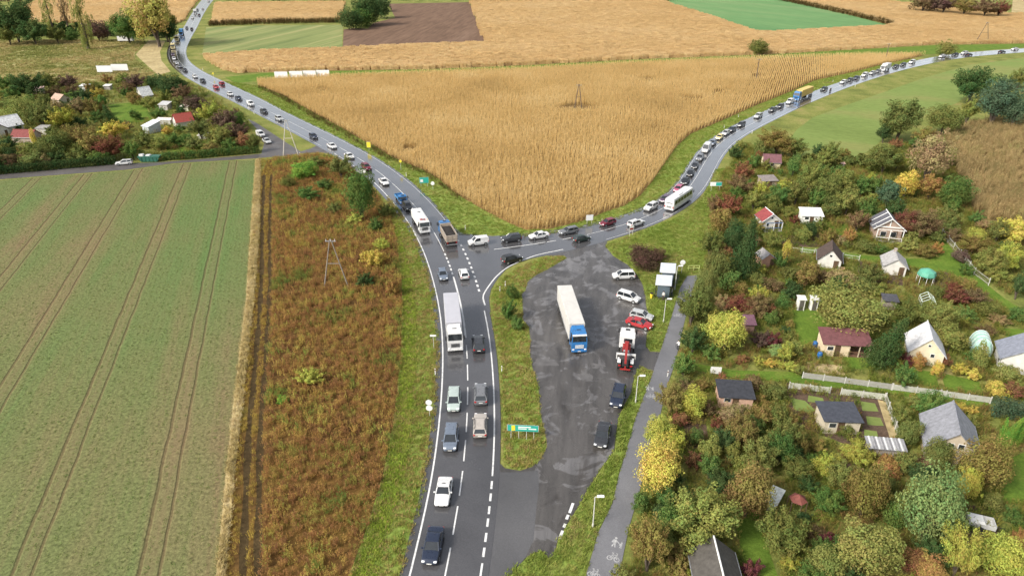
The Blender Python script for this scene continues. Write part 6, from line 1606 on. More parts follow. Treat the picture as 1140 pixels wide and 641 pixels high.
def stand_pose(step=.12, arm=.08):
    J = [(0,0,.92,.14,1.2),(0,0,1.15,.13,1.3),(0,0,1.40,.13,1.5),(0,0,1.50,.055),(.02,0,1.62,.085),(.02,0,1.72,.08),
         (0,.09,.86,.09),(step,.10,.48,.065),(step*.6,.10,.09,.045),(step*.6+.16,.11,.04,.04),
         (0,-.09,.86,.09),(-step*.3,-.10,.48,.065),(-step,-.10,.09,.045),(-step+.16,-.11,.04,.04),
         (0,.19,1.38,.06),(-.02,.24,1.10,.045),(arm,.24,.86,.035),(arm+.05,.24,.78,.03),
         (0,-.19,1.38,.06),(-.02,-.24,1.10,.045),(arm,-.24,.86,.035),(arm+.05,-.24,.78,.03)]
    E = [(0,1),(1,2),(2,3),(3,4),(4,5),(0,6),(6,7),(7,8),(8,9),(0,10),(10,11),(11,12),(12,13),(2,14),(14,15),(15,16),(16,17),(2,18),(18,19),(19,20),(20,21)]
    return J, E
CL = lambda nm, c: plain('cloth_'+nm, c, .9, 0, .15, 6)
for px, py, rz, sh, tr, lb in ((740.5,331,R(200),CL('white',(0.62,0.62,0.60)),CL('dark',(0.04,0.04,0.05)),'person in pale jacket standing at the nearer bus shelter'), (747.5,330.5,R(160),CL('grey',(0.30,0.30,0.31)),CL('navy',(0.03,0.04,0.07)),'person in grey jacket standing right of the nearer bus shelter'), (738,334.5,R(230),CL('light',(0.50,0.48,0.45)),CL('brown',(0.07,0.05,0.04)),'person in light coat nearest the camera at the bus stop')):
    J, E = stand_pose(.1); tag(person(px, py, rz, J, E, (sh, tr), lb, head=(.02,0,1.68)), lb, 'person', 'people waiting at the bus stop')
# cyclist on a bicycle
p = G(754.5, 390); bz = R(100)
bk = empty('bicycle', (p.x, p.y, .056), bz); BLK = plain('black_frame', (0.02,0.02,0.02), .4)
for x in (-.52, .52):
    def tor(m, x=x):
        rings = []
        n, k = 20, 5
        v = []; f = []
        for i in range(n):
            a_ = 6.283*i/n
            for j in range(k):
                b_ = 6.283*j/k; r_ = .33+.022*math.cos(b_)
                v.append((r_*math.cos(a_), .022*math.sin(b_), r_*math.sin(a_)))
        for i in range(n):
            for j in range(k): f.append((i*k+j, ((i+1)%n)*k+j, ((i+1)%n)*k+(j+1)%k, i*k+(j+1)%k))
        m.add(v, f)
    w_ = part(bk, 'wheel', TYRE, tor, loc=(x, 0, .352))
    part(w_, 'hub', STEEL, lambda m: m.tube((0,-.05,0),(0,.05,0),.03))
part(bk, 'frame', BLK, lambda m: [m.tube(a_, b_, .022) for a_, b_ in (((-.52,0,.35),(-.12,0,.32)),((-.12,0,.32),(-.22,0,.86)),((-.22,0,.80),(.34,0,.84)),((-.12,0,.32),(.36,0,.72)),((-.52,0,.35),(-.21,0,.8)),((.52,0,.35),(.33,0,.95)))])
part(bk, 'handlebar', BLK, lambda m: (m.tube((.32,-.28,1.0),(.32,.28,1.0),.018), m.tube((.33,0,.93),(.32,0,1.0),.02)))
part(bk, 'saddle', BLK, lambda m: m.loft([[(-.38,-.09,.88),(-.1,-.03,.88),(-.1,.03,.88),(-.38,.09,.88)],[(-.38,-.08,.94),(-.1,-.025,.93),(-.1,.025,.93),(-.38,.08,.94)]]))
part(bk, 'pedal', BLK, lambda m: (m.box(-.17,-.05,.08,.17,.2,.23), m.box(-.2,-.08,-.17,-.08,.42,.45), m.tube((-.12,-.1,.43),(-.12,.1,.21),.015)))
tag(bk, 'black bicycle under the rider on the foot path', 'bicycle')
J = [(-.24,0,.98,.14,1.2),(-.14,0,1.18,.13,1.3),(0,0,1.36,.13,1.5),(.06,0,1.46,.055),(.10,0,1.56,.085),(.11,0,1.66,.08),(-.2,.09,.94,.09),(.12,.10,.66,.065),(-.10,.11,.28,.045),(.04,.12,.24,.04),(-.2,-.09,.94,.09),(.14,-.10,.84,.065),(-.12,-.11,.50,.045),(.02,-.12,.46,.04),(.02,.19,1.36,.06),(.14,.25,1.14,.045),(.30,.24,1.03,.035),(.35,.22,1.02,.03),(.02,-.19,1.36,.06),(.14,-.25,1.14,.045),(.30,-.24,1.03,.035),(.35,-.22,1.02,.03)]
lb = 'person in white top riding the black bicycle on the foot path'
tag(person(754.5, 390, bz, J, E, (CL('whitetop', (0.66,0.66,0.66)), CL('darktrousers', (0.03,0.03,0.035))), lb, z=.056, head=(.11,0,1.62)), lb, 'person')
# motorcyclist far up the right road
loc, a = on_road(ROAD_B, 926, 100.5, -1, 1); mc = empty('motorcycle', loc, a)
for x in (-.65, .65): part(mc, 'wheel', TYRE, lambda m: m.disc_y(x, -.07, .07, .32, .32, 14))
part(mc, 'body', BLK, lambda m: (m.cbox(-.6,.3,-.18,.18,.55,.85,.06), m.cbox(0,.5,-.2,.2,.75,1.05,.08), m.tube((.62,0,.35),(.42,0,1.1),.04))); part(mc, 'handlebar', BLK, lambda m: m.tube((.4,-.35,1.1),(.4,.35,1.1),.02)); part(mc, 'tail_light', TAIL, lambda m: m.box(-.66,-.6,-.06,.06,.75,.82))
tag(mc, 'black motorcycle driving away below the dark green saloon', 'motorcycle')
pr = person(926, 100.5, a, J, E, (CL('blackjacket', (0.02,0.02,0.022)), CL('blackjeans', (0.02,0.02,0.025))), '', z=.056, head=(.11,0,1.62)); pr.location = (loc[0], loc[1], ZR-.12)
tag(pr, 'person in black riding the motorcycle on the right road', 'person')

# ================================================================== TREES, SHRUBS, HEDGES
def leaf_mesh(name, centres, nl, size, seed, up=0.25, flat=1.0):
    """leaf-sized faces spread through clumps; centres = (x, y, z, radius)"""
    r = np.random.default_rng(seed)
    C = np.array(centres); w = C[:,3]**2; k = r.choice(len(C), nl, p=w/w.sum())
    d = r.normal(size=(nl, 3)); d[:,2] += up; d /= np.linalg.norm(d, axis=1)[:,None]
    rad = C[k,3]*(0.55+0.5*r.random(nl)**0.6)
    P = C[k,:3] + d*rad[:,None]
    out = P/np.maximum(1e-6, np.linalg.norm(P, axis=1))[:,None]
    n = d*0.6+out*0.5+r.normal(size=(nl, 3))*0.45; n /= np.linalg.norm(n, axis=1)[:,None]
    t = np.cross(n, r.normal(size=(nl, 3))); t /= np.linalg.norm(t, axis=1)[:,None]
    b = np.cross(n, t)
    s_ = size*(0.65+0.7*r.random(nl))[:,None]
    V = np.stack([P-t*s_*.5, P+b*s_*.32+n*s_*.08, P+t*s_*.55, P-b*s_*.32+n*s_*.08], 1).reshape(-1, 3)
    F = np.arange(nl*4).reshape(-1, 4)
    me = bpy.data.meshes.new(name); me.from_pydata(V.tolist(), [], F.tolist())
    ct = r.random(len(C))
    tint = np.zeros((nl, 4), np.float32)
    tint[:,0] = 0.6*ct[k]+0.4*r.random(nl); tint[:,1] = np.clip(0.35+0.3*(ct[(k*7) % len(C)])+0.35*(r.random(nl)-.3), 0, 1); tint[:,3] = 1
    a = me.color_attributes.new('tint', 'FLOAT_COLOR', 'POINT')
    a.data.foreach_set('color', np.repeat(tint, 4, 0).ravel())
    me.materials.append(LEAF)
    return me
def round_centres(seed, n, r0=.17, r1=.36):
    r = random.Random(seed); out = []
    # uneven outline: lobes at different reaches
    lob = [(r.uniform(0, 6.28), r.uniform(.55, 1.25)) for _ in range(6)]
    for i in range(n):
        z = 1-2*(i+.5)/n; z = max(-.75, z*.98); a = i*2.39996+r.uniform(-.3, .3)
        reach = .5+.5*sum(k*max(0, math.cos(a-b))**3 for b, k in lob)/max(.6, sum(max(0, math.cos(a-b))**3 for b, k in lob))
        q = math.sqrt(max(0, 1-z*z)); rr = r.uniform(.48, .92)*reach
        out.append((q*math.cos(a)*rr, q*math.sin(a)*rr, z*rr*1.02, r.uniform(r0, r1)))
    for i in range(max(3, n//6)): out.append((r.uniform(-.3,.3), r.uniform(-.3,.3), r.uniform(-.3,.3), .40))
    for i in range(n//5):
        a = r.uniform(0, 6.28); z = r.uniform(-.4, .8); q = r.uniform(.80, 1.0)*math.sqrt(1-z*z*.8); out.append((q*math.cos(a), q*math.sin(a), z, r.uniform(.09, .17)))
    return out
def spray_centres(seed, rays, steps=5):
    """loose crown: leaves held on boughs that fan out and up from the fork"""
    r = random.Random(seed); out = []
    for i in range(rays):
        z = 1-1.45*(i+.5)/rays; a = i*2.39996+r.uniform(-.45, .45); q = math.sqrt(max(0, 1-z*z)); reach = r.uniform(.70, 1.12)
        tip = Vector((q*math.cos(a), q*math.sin(a), z*1.0))*reach; root = Vector((0, 0, -.55)); bend = Vector((r.uniform(-.12,.12), r.uniform(-.12,.12), r.uniform(-.02,.18)))
        for k in range(steps):
            t = .38+.62*(k+.5)/steps; p = root.lerp(tip, t)+bend*math.sin(math.pi*t)
            out.append((p.x, p.y, p.z, .275-.155*t+r.uniform(-.03, .03)))
    for i in range(5): out.append((r.uniform(-.25,.25), r.uniform(-.25,.25), r.uniform(-.45,.05), .34))
    return out
def cone_centres(seed, n):
    r = random.Random(seed); out = []
    for i in range(n):
        t = (i+.5)/n; z = -1+2*t; rr = (1-t)*.78+.06; a = i*2.39996
        out.append((rr*math.cos(a)*r.uniform(.75,1.1), rr*math.sin(a)*r.uniform(.75,1.1), z*.95, .12+.22*(1-t)))
        if i % 3 == 0: out.append((0, 0, z*.9, .15+.28*(1-t)))
    return out
def poplar_centres(seed, n):
    r = random.Random(seed)
    return [(r.uniform(-.85,.85)*(1-abs(z)**3*.6), r.uniform(-.85,.85)*(1-abs(z)**3*.6), z, r.uniform(.10,.24)) for z in [(-1+2*(i+.5)/n)*.93 for i in range(n)]]
CROWNS = {}
for lod, nl, sz, nc in (('hi', 9500, .078, 60), ('mid', 3600, .115, 36), ('lo', 1300, .18, 20)):
    CROWNS['round', lod] = [leaf_mesh('crown', round_centres(10+i, nc), nl, sz, i) for i in range(2)] + [leaf_mesh('crown', spray_centres(80+i, int(nc*.62)), nl, sz*.95, 80+i) for i in range(5)]
    CROWNS['full', lod] = [leaf_mesh('crown', round_centres(30+i, int(nc*1.3)), nl, sz*.9, 130+i) for i in range(3)]
    CROWNS['cone', lod] = [leaf_mesh('crown', cone_centres(40+i, nc), nl, sz*.85, 30+i, .0) for i in range(2)]
    CROWNS['poplar', lod] = [leaf_mesh('crown', poplar_centres(50+i, nc), int(nl*.5), sz*.85, 50+i) for i in range(2)]
    CROWNS['airy', lod] = [leaf_mesh('crown', round_centres(60+i, int(nc*.8), .14, .26), int(nl*.62), sz*.9, 60+i) for i in range(3)]
TRUNKS = []
for i in range(3):
    r_ = random.Random(70+i); m = MB(); m.tube((0,0,0),(0,0,.55),1.25,.85,8); m.tube((0,0,.55),(r_.uniform(-.4,.4),r_.uniform(-.4,.4),1.0),.85,.4,7)
    for k in range(6):
        a_ = k*1.05+r_.uniform(-.3,.3); m.tube((0,0,.42+.08*k),(5.5*math.cos(a_),5.5*math.sin(a_),.80+.045*k),.55,.12,5)
    TRUNKS.append(m.mesh('trunk', BARK))

POLE = MB().tube((0,0,0),(0,0,1.0),1.2,.3,8).mesh('trunk', BARK)
LC = { 'bramble': (0.10,0.055,0.036), 'vivid': (0.60,0.50,0.075), 'goldolive': (0.33,0.28,0.06), # leaf colours
 'olive': (0.138,0.155,0.036), 'olive_y': (0.195,0.21,0.045), 'green': (0.092,0.155,0.032), 'dgreen': (0.055,0.095,0.028), 'blueg': (0.075,0.125,0.065), 'lime': (0.46,0.47,0.07), 'yellow': (0.56,0.44,0.065), 'yellowg': (0.33,0.33,0.045), 'orange': (0.30,0.175,0.045), 'rust': (0.215,0.105,0.042), 'brown': (0.16,0.11,0.05), 'redbrown': (0.175,0.070,0.036), 'purple': (0.12,0.078,0.055), 'darkred': (0.135,0.035,0.032), 'paleg': (0.205,0.275,0.085), 'tan': (0.27,0.20,0.085), 'oliveor': (0.205,0.160,0.04), 'bright': (0.15,0.29,0.03)}
CN = {'bramble': 'reddish brown', 'vivid': 'bright yellow', 'goldolive': 'golden olive', 'olive': 'olive-green', 'olive_y': 'yellowish olive', 'green': 'mid-green', 'dgreen': 'dark green', 'blueg': 'blue-green', 'lime': 'lime-yellow', 'yellow': 'bright yellow', 'yellowg': 'yellow-green', 'orange': 'orange', 'rust': 'rusty orange', 'brown': 'brown', 'redbrown': 'reddish brown', 'purple': 'purplish brown', 'darkred': 'dark red', 'paleg': 'pale green', 'tan': 'tan', 'oliveor': 'orange-tinged olive', 'bright': 'bright green'}
TREES = []
trnd = random.Random(3)
def tree(cx, cy, rx, ry, c, kind='round', label=None, group=None):
    """cx, cy: where the crown's middle is seen; rx, ry: its seen half-sizes"""
    s0 = SC(cy+ry*.6); a = rx/s0
    dep = PITCH+math.atan((cy-CY)/FOC)
    v2 = (ry/s0)**2-(a*math.sin(dep))**2
    c_ = math.sqrt(max(v2, (.55*a)**2))/math.cos(dep)
    c_ = min(max(c_, .62*a), (3.4 if kind == 'poplar' or ry > 2.2*rx else 2.2)*a)
    bush = kind in ('bush', 'fullbush')
    zc = c_*(.86 if bush else (1.0 if kind == 'cone' else 1.06))+(0 if bush else min(1.2, .18*c_))
    return plant(G(cx, cy, zc), a, c_, zc, c, kind, max(rx, ry), label, group)
def plant(p, a, c_, zc, c, kind, vis, label=None, group=None):
    bush = kind in ('bush', 'fullbush')
    lod = 'hi' if vis > 15 else ('mid' if vis > 7.5 else 'lo')
    nm = {'round': 'broadleaf_tree', 'bush': 'shrub', 'cone': 'conifer_tree', 'poplar': 'poplar_tree', 'airy': 'broadleaf_tree', 'full': 'broadleaf_tree', 'fullbush': 'shrub'}[kind]
    o = empty(nm, (p.x, p.y, 0), trnd.uniform(0, 6.28))
    cr = link_mesh('crown', trnd.choice(CROWNS['full' if kind == 'fullbush' else ('round' if bush else kind), lod]), o, (0, 0, zc))
    cr.scale = (a*1.1, a*1.1*trnd.uniform(.82, 1.1), c_*1.07)
    cr.rotation_euler = (trnd.gauss(0, .16), trnd.gauss(0, .16), 0)
    j = trnd.uniform(1.0, 1.32)*(1.0 if c not in ('yellow','lime','vivid') else .8); q = LC[c]; cr.color = (q[0]*j*trnd.uniform(.94,1.06), q[1]*j, q[2]*j*trnd.uniform(.9,1.1), 1)
    tr = link_mesh('trunk', trnd.choice(TRUNKS) if kind not in ('cone', 'poplar') else POLE, o)
    r_ = max(.035, .045*c_ if not bush else .02*c_); tr.scale = (r_, r_, zc*(1.0 if kind not in ('cone', 'poplar') else 1.5))
    TREES.append([o, p, c, kind, vis, a*2, label, group])
    return o

GR, GL = 'trees of the right-hand allotments', 'trees of the left-hand allotments'
near_right = [
 (733,518,26,26,'vivid','full','bright yellow maple overhanging the foot path'),
 (735,480,18,17,'yellowg','round'),(748,444,15,17,'oliveor','round'),(757,467,10,9,'rust','bush'),(765,432,12,10,'brown','bush'),
 (808,368,22,22,'lime','full','lime-yellow maple standing alone beside the maroon-roofed hut'),
 (762,406,13,14,'green','round'),(772,378,14,15,'dgreen','round'),(772,340,17,20,'olive','round'),(760,425,10,9,'olive','bush'),(788,352,9,13,'olive','bush'),(792,392,14,11,'green','bush'),
 (820,338,16,12,'redbrown','round'),(842,341,17,12,'brown','round'),(858,346,9,9,'rust','bush'),
 (850,378,14,11,'purple','bush'),(862,380,10,10,'darkred','bush'),(864,391,9.5,8,'paleg','fullbush','round pale green clipped shrub beside the yellow hedge'),
 (880,361,5,5,'oliveor','bush'),(879,374,5.5,6,'olive_y','bush'),(879,387,5,7,'yellowg','bush'),
 (846,402,8,6,'yellowg','bush'),(857,404,8,6,'yellow','bush'),(868,405,7,5,'yellowg','bush'),(880,408,8,7,'yellowg','bush'),(890,412,6,6,'olive_y','bush'),(826,400,8,6,'rust','bush'),
 (872,333,10,9,'green','cone'),(880,326,9,8,'dgreen','round'),
 (945,342,37,28,'olive_y','full','huge rounded olive tree behind the maroon-roofed cream shed'),
 (993,380,18,27,'dgreen','cone','dark green spruce between the maroon-roofed shed and white-roofed cottage'),
 (1016,347,19,15,'olive','round'),(1048,352,20,19,'olive_y','round'),(1060,376,15,14,'olive_y','round'),(1040,326,12,8,'olive','bush'),(1066,331,15,9,'redbrown','bush'),(1086,330,14,11,'brown','bush'),(1100,345,14,10,'olive','bush'),(1075,350,12,10,'green','bush'),
 (990,404,6,6,'lime','bush'),(1001,403,5,6,'yellowg','bush'),(1009,401,8,9,'darkred','bush'),(1021,403,8,9,'orange','bush'),(1043,411,6,8,'yellow','bush'),(1053,402,7,8,'rust','bush'),(1070,411,9,8,'yellow','bush'),(1083,417,7,7,'yellow','bush'),(1092,398,8,15,'olive_y','bush'),(1122,415,14,7,'olive_y','bush'),(1111,434,11,10,'yellow','bush'),(1130,434,12,10,'rust','round'),
 (1098,368,10,8,'brown','bush'),(1113,356,11,8,'tan','bush'),(1135,350,12,10,'green','bush'),
 (1119,479,7,15,'bright','cone'),(1128,480,7,16,'bright','cone'),(1137,478,7,16,'bright','cone'),
 (1100,514,28,29,'oliveor','full','large rust-tinged tree right of the large grey-roofed house'),
 (1043,562,30,38,'paleg','full','tall pale green tree, brightest green of the lower right gardens'),
 (1014,560,17,22,'olive_y','round'),(1080,538,13,17,'yellowg','round'),(1073,612,19,26,'yellowg','round'),(1116,617,25,24,'yellowg','round'),(1136,600,10,12,'orange','round'),
 (1038,612,20,17,'dgreen','round'),(996,575,12,15,'green','bush'),(1015,624,13,13,'rust','round'),(1034,634,20,12,'orange','bush'),
 (965,611,32,31,'olive_y','round','broad yellow-green tree at the bottom below the dark red shrub'),
 (966,546,22,27,'oliveor','round'),(990,520,15,13,'orange','bush'),(955,505,17,13,'yellowg','round'),(922,519,15,16,'yellowg','bush'),(905,512,10,10,'green','bush'),
 (922,556,18,15,'green','round'),(900,540,12,12,'dgreen','bush'),(870,592,27,21,'olive','round'),(880,625,13,11,'yellowg','bush'),(920,630,22,13,'olive_y','bush'),(922,601,9,10,'darkred','bush'),
 (835,547,25,27,'oliveor','round','orange-tinged tree left of the narrow pale greenhouse'),
 (785,577,38,31,'olive_y','round','widest olive-yellow tree, just above the white-ridged grey house'),
 (724,603,21,28,'oliveor','round','orange-brown tree overhanging the lower foot path'),(714,560,11,14,'green','bush'),(757,632,15,12,'oliveor','bush'),(768,640,8,8,'yellowg','bush'),(836,634,14,10,'darkred','bush'),(735,572,10,10,'dgreen','bush'),
 (773,512,11,11,'rust','bush'),(791,518,14,14,'green','round'),(803,536,18,15,'dgreen','round'),(762,552,14,10,'dgreen','bush'),
 (826,478,20,20,'oliveor','round'),(850,462,15,13,'oliveor','round'),(845,506,22,21,'olive','round'),(870,497,15,19,'green','round'),(868,462,12,14,'olive','round'),(800,472,11,10,'redbrown','bush'),(788,455,10,11,'brown','bush'),(775,487,8,10,'green','bush'),(815,512,10,9,'olive','bush'),
 (783,428,10,9,'oliveor','bush'),(804,421,7,6,'rust','bush'),(812,425,7,6,'olive_y','bush'),(840,428,12,8,'brown','bush'),(863,436,14,12,'olive','bush'),(845,445,9,7,'oliveor','bush'),(880,470,8,12,'oliveor','bush'),(893,495,7,18,'oliveor','bush'),
 (942,478,10,5,'olive','bush'),(955,462,4,6,'orange','bush'),(1003,462,11,13,'olive','bush'),(1013,482,12,16,'olive','bush'),(1018,448,10,7,'olive_y','bush'),(1028,446,6,6,'orange','bush'),(1051,452,8,6,'orange','bush'),(1070,454,8,7,'yellow','bush'),(1084,457,6,7,'yellow','bush'),(1080,472,9,12,'olive_y','bush'),(1010,515,14,14,'olive','round'),(1030,520,10,10,'brown','bush'),(885,505,8,12,'dgreen','bush'),
 (1105,560,13,10,'olive','bush'),(1128,575,13,10,'green','bush'),(1055,590,9,10,'green','bush'),(940,525,10,12,'purple','bush'),(975,500,5,4,'green','bush'),(895,577,10,8,'dgreen','bush'),
 # belt between the path and the upper gardens
 (786,318,12,18,'olive','round'),(797,296,14,18,'olive','round'),(792,270,13,14,'olive','round'),(813,312,12,14,'green','bush'),(833,275,16,28,'dgreen','cone','tall dark conifer left of the narrow brick shed'),(818,262,11,16,'dgreen','round'),(803,246,13,14,'oliveor','round'),(812,228,14,13,'redbrown','round'),(797,228,9,11,'brown','round'),(825,205,12,11,'brown','round'),(828,190,11,10,'rust','bush'),(840,222,11,11,'olive_y','round'),(845,312,13,10,'olive','bush'),(862,318,12,9,'brown','bush'),(826,322,12,9,'oliveor','bush'),
 (876,280,5.5,15,'vivid','full','bright yellow columnar tree beside the narrow brick shed'),(868,290,8,11,'green','bush'),(880,305,10,9,'olive','bush'),(899,306,13,13,'oliveor','round'),(915,308,14,9,'brown','bush'),(935,312,16,9,'tan','bush'),(958,316,16,9,'olive','bush'),(885,320,10,8,'dgreen','bush'),(975,322,12,8,'olive_y','bush'),(840,180,8,9,'green','bush'),
 (866,158,20,12,'oliveor','round'),(886,163,12,11,'olive','round'),(848,168,10,9,'olive','bush'),(884,184,7,10,'green','round'),(904,196,15,18,'olive_y','round'),(888,212,14,14,'olive','round'),(868,216,13,12,'green','round'),(848,238,8,7,'yellowg','bush'),(862,228,10,9,'olive','round'),(878,236,9,8,'olive_y','bush'),(925,168,13,9,'olive','round'),(911,168,6,9,'dgreen','round'),(940,172,7,6,'oliveor','bush'),(938,202,14,14,'olive_y','round'),(920,212,14,14,'olive','round'),(945,222,15,15,'olive_y','round'),(960,206,10,11,'green','round'),(926,232,13,11,'olive','bush'),(968,232,12,13,'green','round'),(956,245,12,12,'brown','round'),(885,245,6,7,'redbrown','bush'),(946,262,7,10,'orange','bush'),(965,275,12,8,'olive','bush'),(912,188,8,7,'green','bush'),
 (986,176,19,15,'olive','round'),(1000,179,10,9,'yellowg','round'),(1038,173,24,25,'tan','airy','tan half-bare tree beside the reed bed'),(1010,205,13,13,'yellow','round'),(1037,206,14,13,'orange','round'),(1065,213,17,15,'green','round'),(990,214,13,14,'blueg','round'),(974,206,9,11,'green','round'),(1008,248,16,13,'redbrown','round'),(1031,250,17,14,'brown','round'),(1012,272,14,9,'olive_y','bush'),(1031,280,13,9,'oliveor','bush'),(1043,277,7,8,'orange','bush'),(1055,240,13,13,'olive','round'),(1000,235,8,7,'bright','bush'),(1062,262,10,9,'brown','bush'),(980,278,10,6,'green','bush'),(1085,272,17,12,'oliveor','round'),(1070,285,10,8,'purple','bush'),(1076,300,9,8,'green','bush'),(1062,322,12,8,'redbrown','bush'),
 (1004,132,23,20,'olive','round'),(985,148,10,9,'dgreen','round'),(1085,93,20,17,'dgreen','round'),(1052,132,19,14,'olive','round'),(1080,122,9,13,'olive_y','round'),(1112,112,22,22,'blueg','airy'),(1134,120,16,18,'blueg','airy'),(1136,86,10,10,'olive','round'),(1120,95,12,10,'blueg','round'),(1030,152,14,11,'oliveor','round'),
 (1130,256,20,13,'vivid','round'),(1108,259,6,7,'yellow','bush'),(1104,290,17,15,'olive_y','round'),(1122,285,16,16,'yellowg','round'),(1112,305,14,10,'olive_y','bush'),(1136,316,8,14,'dgreen','round'),(1096,250,8,7,'tan','bush')]
for t in near_right: tree(*t[:5], t[5], t[6] if len(t) > 6 else None, GR)
left = [(8,92,13,9,'green','round'),(30,95,17,12,'dgreen','round'),(14,104,10,8,'green','round'),(52,90,11,8,'olive','round'),(75,91,11,8,'purple','bush'),(60,103,9,6,'brown','bush'),(26,122,17,13,'olive_y','round'),(8,116,9,7,'olive','bush'),(44,128,13,13,'olive','round'),(68,130,15,12,'yellowg','round'),(91,108,11,9,'dgreen','round'),(82,118,7,5,'dgreen','bush'),(87,136,10,7,'dgreen','bush'),(108,104,9,6,'yellow','bush'),(119,88,5,6,'orange','round','small orange tree right below the two billboards'),(120,127,7,10,'dgreen','cone'),(104,114,7,5,'green','bush'),(140,99,9,6,'brown','bush'),(150,91,11,8,'purple','round'),(126,144,15,9,'yellow','round','golden yellow tree in the lower middle of the left allotments'),(88,151,18,13,'oliveor','round'),(62,160,17,12,'olive','round'),(102,160,15,13,'oliveor','round'),(124,163,17,12,'redbrown','round'),(36,165,13,9,'olive','bush'),(8,160,11,9,'dgreen','bush'),(37,154,3.5,9,'yellow','round'),(10,180,15,10,'brown','bush'),(36,179,15,9,'olive','bush'),(62,176,14,9,'dgreen','bush'),(88,174,13,8,'olive','bush'),(112,175,12,8,'green','bush'),(146,166,11,10,'green','round'),(160,157,10,9,'olive','bush'),(150,128,8,6,'green','bush'),(165,114,11,7,'olive_y','bush'),(150,110,8,7,'oliveor','bush'),(176,126,10,8,'green','bush'),(192,96,16,11,'dgreen','round'),(172,92,10,8,'dgreen','bush'),(202,103,12,8,'brown','round'),(184,108,9,7,'olive_y','bush'),(216,115,13,8,'purple','bush'),(198,114,9,7,'olive','bush'),(234,126,14,12,'yellowg','round'),(218,130,9,8,'brown','bush'),(222,143,12,10,'olive','round'),(250,133,14,11,'purple','round'),(264,146,12,10,'purple','round'),(270,157,9,8,'rust','bush'),(243,152,13,10,'olive_y','round'),(256,160,10,7,'green','bush'),(215,160,12,8,'olive','bush'),(196,156,11,8,'green','bush'),(178,160,11,8,'olive_y','bush'),(186,146,6,5,'yellow','bush'),(234,165,10,6,'oliveor','bush'),(140,141,8,6,'brown','bush'),(20,142,5,6,'dgreen','bush'),(58,146,7,6,'olive','bush'),(106,96,8,5,'olive','bush'),(80,100,8,5,'brown','bush'),(200,144,7,5,'green','bush'),(282,158,7,9,'olive','round')]
for t in left: tree(*t[:5], t[5], t[6] if len(t) > 6 else None, GL)
GT_ = 'trees at the top of the picture'
for t in [(14,24,19,17,'dgreen','round'),(8,38,14,9,'olive','round'),(36,35,16,11,'dgreen','round'),(53,12,6,24,'olive_y','poplar'),(70,10,5,26,'brown','poplar'),(88,14,8,27,'olive_y','poplar'),(62,38,10,8,'olive','round'),(78,40,9,6,'green','bush'),(108,34,13,9,'purple','round'),(140,29,18,14,'green','round'),(158,36,9,8,'dgreen','round'),(169,13,22,26,'goldolive','airy'),(182,24,12,16,'olive_y','round'),(186,33,12,11,'dgreen','round'),(172,36,10,7,'dgreen','bush'),(24,12,9,12,'dgreen','round'),
          (390,22,13,12,'dgreen','fullbush'),(408,13,16,16,'dgreen','fullbush'),(423,8,12,13,'dgreen','fullbush'),(402,20,12,11,'green','fullbush'),(415,4,14,10,'dgreen','fullbush'),
          (845,53,13,6.5,'olive','fullbush','lone dark bush on the green track'),(1054,54,10,8,'olive_y','fullbush','lone round olive bush beside the right road'),
          (1030,2,14,7,'brown','round'),(1052,4,14,8,'purple','round'),(1075,6,14,8,'oliveor','round'),(1098,8,14,8,'brown','round'),(1114,9,9,8,'redbrown','round')]:
    tree(*t[:5], t[5], t[6] if len(t) > 6 else None, GT_)
GM = 'bushes on the fallow meadow and verges'
for t in [(400,213,17,25,'green','full','tall dark green bush on the meadow beside the bend'),(379,185,15,12,'olive','round'),(343,216,12,9,'green','bush'),(338,190,16,6,'bright','bush'),(361,205,9,7,'green','bush'),(416,287,13,11,'yellow','bush','golden yellow bush right of the pale pole in the meadow'),(438,319,8,12,'orange','bush'),(344,420,15,9,'yellowg','bush'),(314,445,7,5,'bright','bush'),(395,243,9,6,'lime','bush'),(418,250,9,8,'green','bush'),(430,235,9,9,'olive','bush'),(372,232,9,6,'olive','bush'),(320,203,9,7,'olive','bush'),(352,180,10,6,'olive','bush'),(425,272,9,8,'yellowg','bush'),(406,312,12,6,'dgreen','bush'),(566,345,8,14,'green','bush'),(570,325,8,9,'green','bush'),(576,360,7,9,'green','bush'),
          (718,287,20,9.5,'bramble','fullbush','wide reddish-brown bush above the bus shelters'),(733,283,9,8,'brown','bush')]:
    tree(*t[:5], t[5], t[6] if len(t) > 6 else None, GM)

# the thicket between: shrubs and young trees wherever plots are overgrown
def thicket(poly, n, rmin, rmax, holes, pal, group, seed, tall=.35):
    rr = random.Random(seed); A = np.array([(q.x, q.y) for q in poly]); lo, hi = A.min(0), A.max(0); made = 0
    have = [(t[1].x, t[1].y, t[5]/2) for t in TREES]
    for k in range(n*40):
        if made >= n: break
        # spread evenly over the picture rather than over the land
        x = lo[0]+rr.random()*(hi[0]-lo[0]); y = 1/(1/lo[1]+rr.random()*(1/hi[1]-1/lo[1])); r_ = rr.uniform(rmin, rmax)
        P_ = np.array([[x, y]])
        if not in_poly(P_, poly)[0] or any(in_poly(P_, h)[0] for h in holes): continue
        if abs(x) > .78*y+4: continue
        if any((x-a)**2+(y-b)**2 < (.5*(r_+c))**2 for a, b, c in have): continue
        if any(ph and (q.x-x)**2+(q.y-y)**2 < (2.6+r_)**2 for q, ph in LANDMARKS): continue
        kd = 'round' if rr.random() < tall else 'bush'
        c_ = r_*rr.uniform(.75, 1.25); zc = c_*(1.15 if kd == 'round' else .84)
        plant(Vector((x, y, 0)), r_, c_, zc, rr.choice(pal), kd, r_*760/math.hypot(y, 55), None, group)
        have.append((x, y, r_)); made += 1
PALR = ['olive']*8+['olive_y']*6+['green']*8+['dgreen']*3+['oliveor']*3+['brown']*1+['rust', 'yellowg', 'yellowg', 'tan', 'tan']
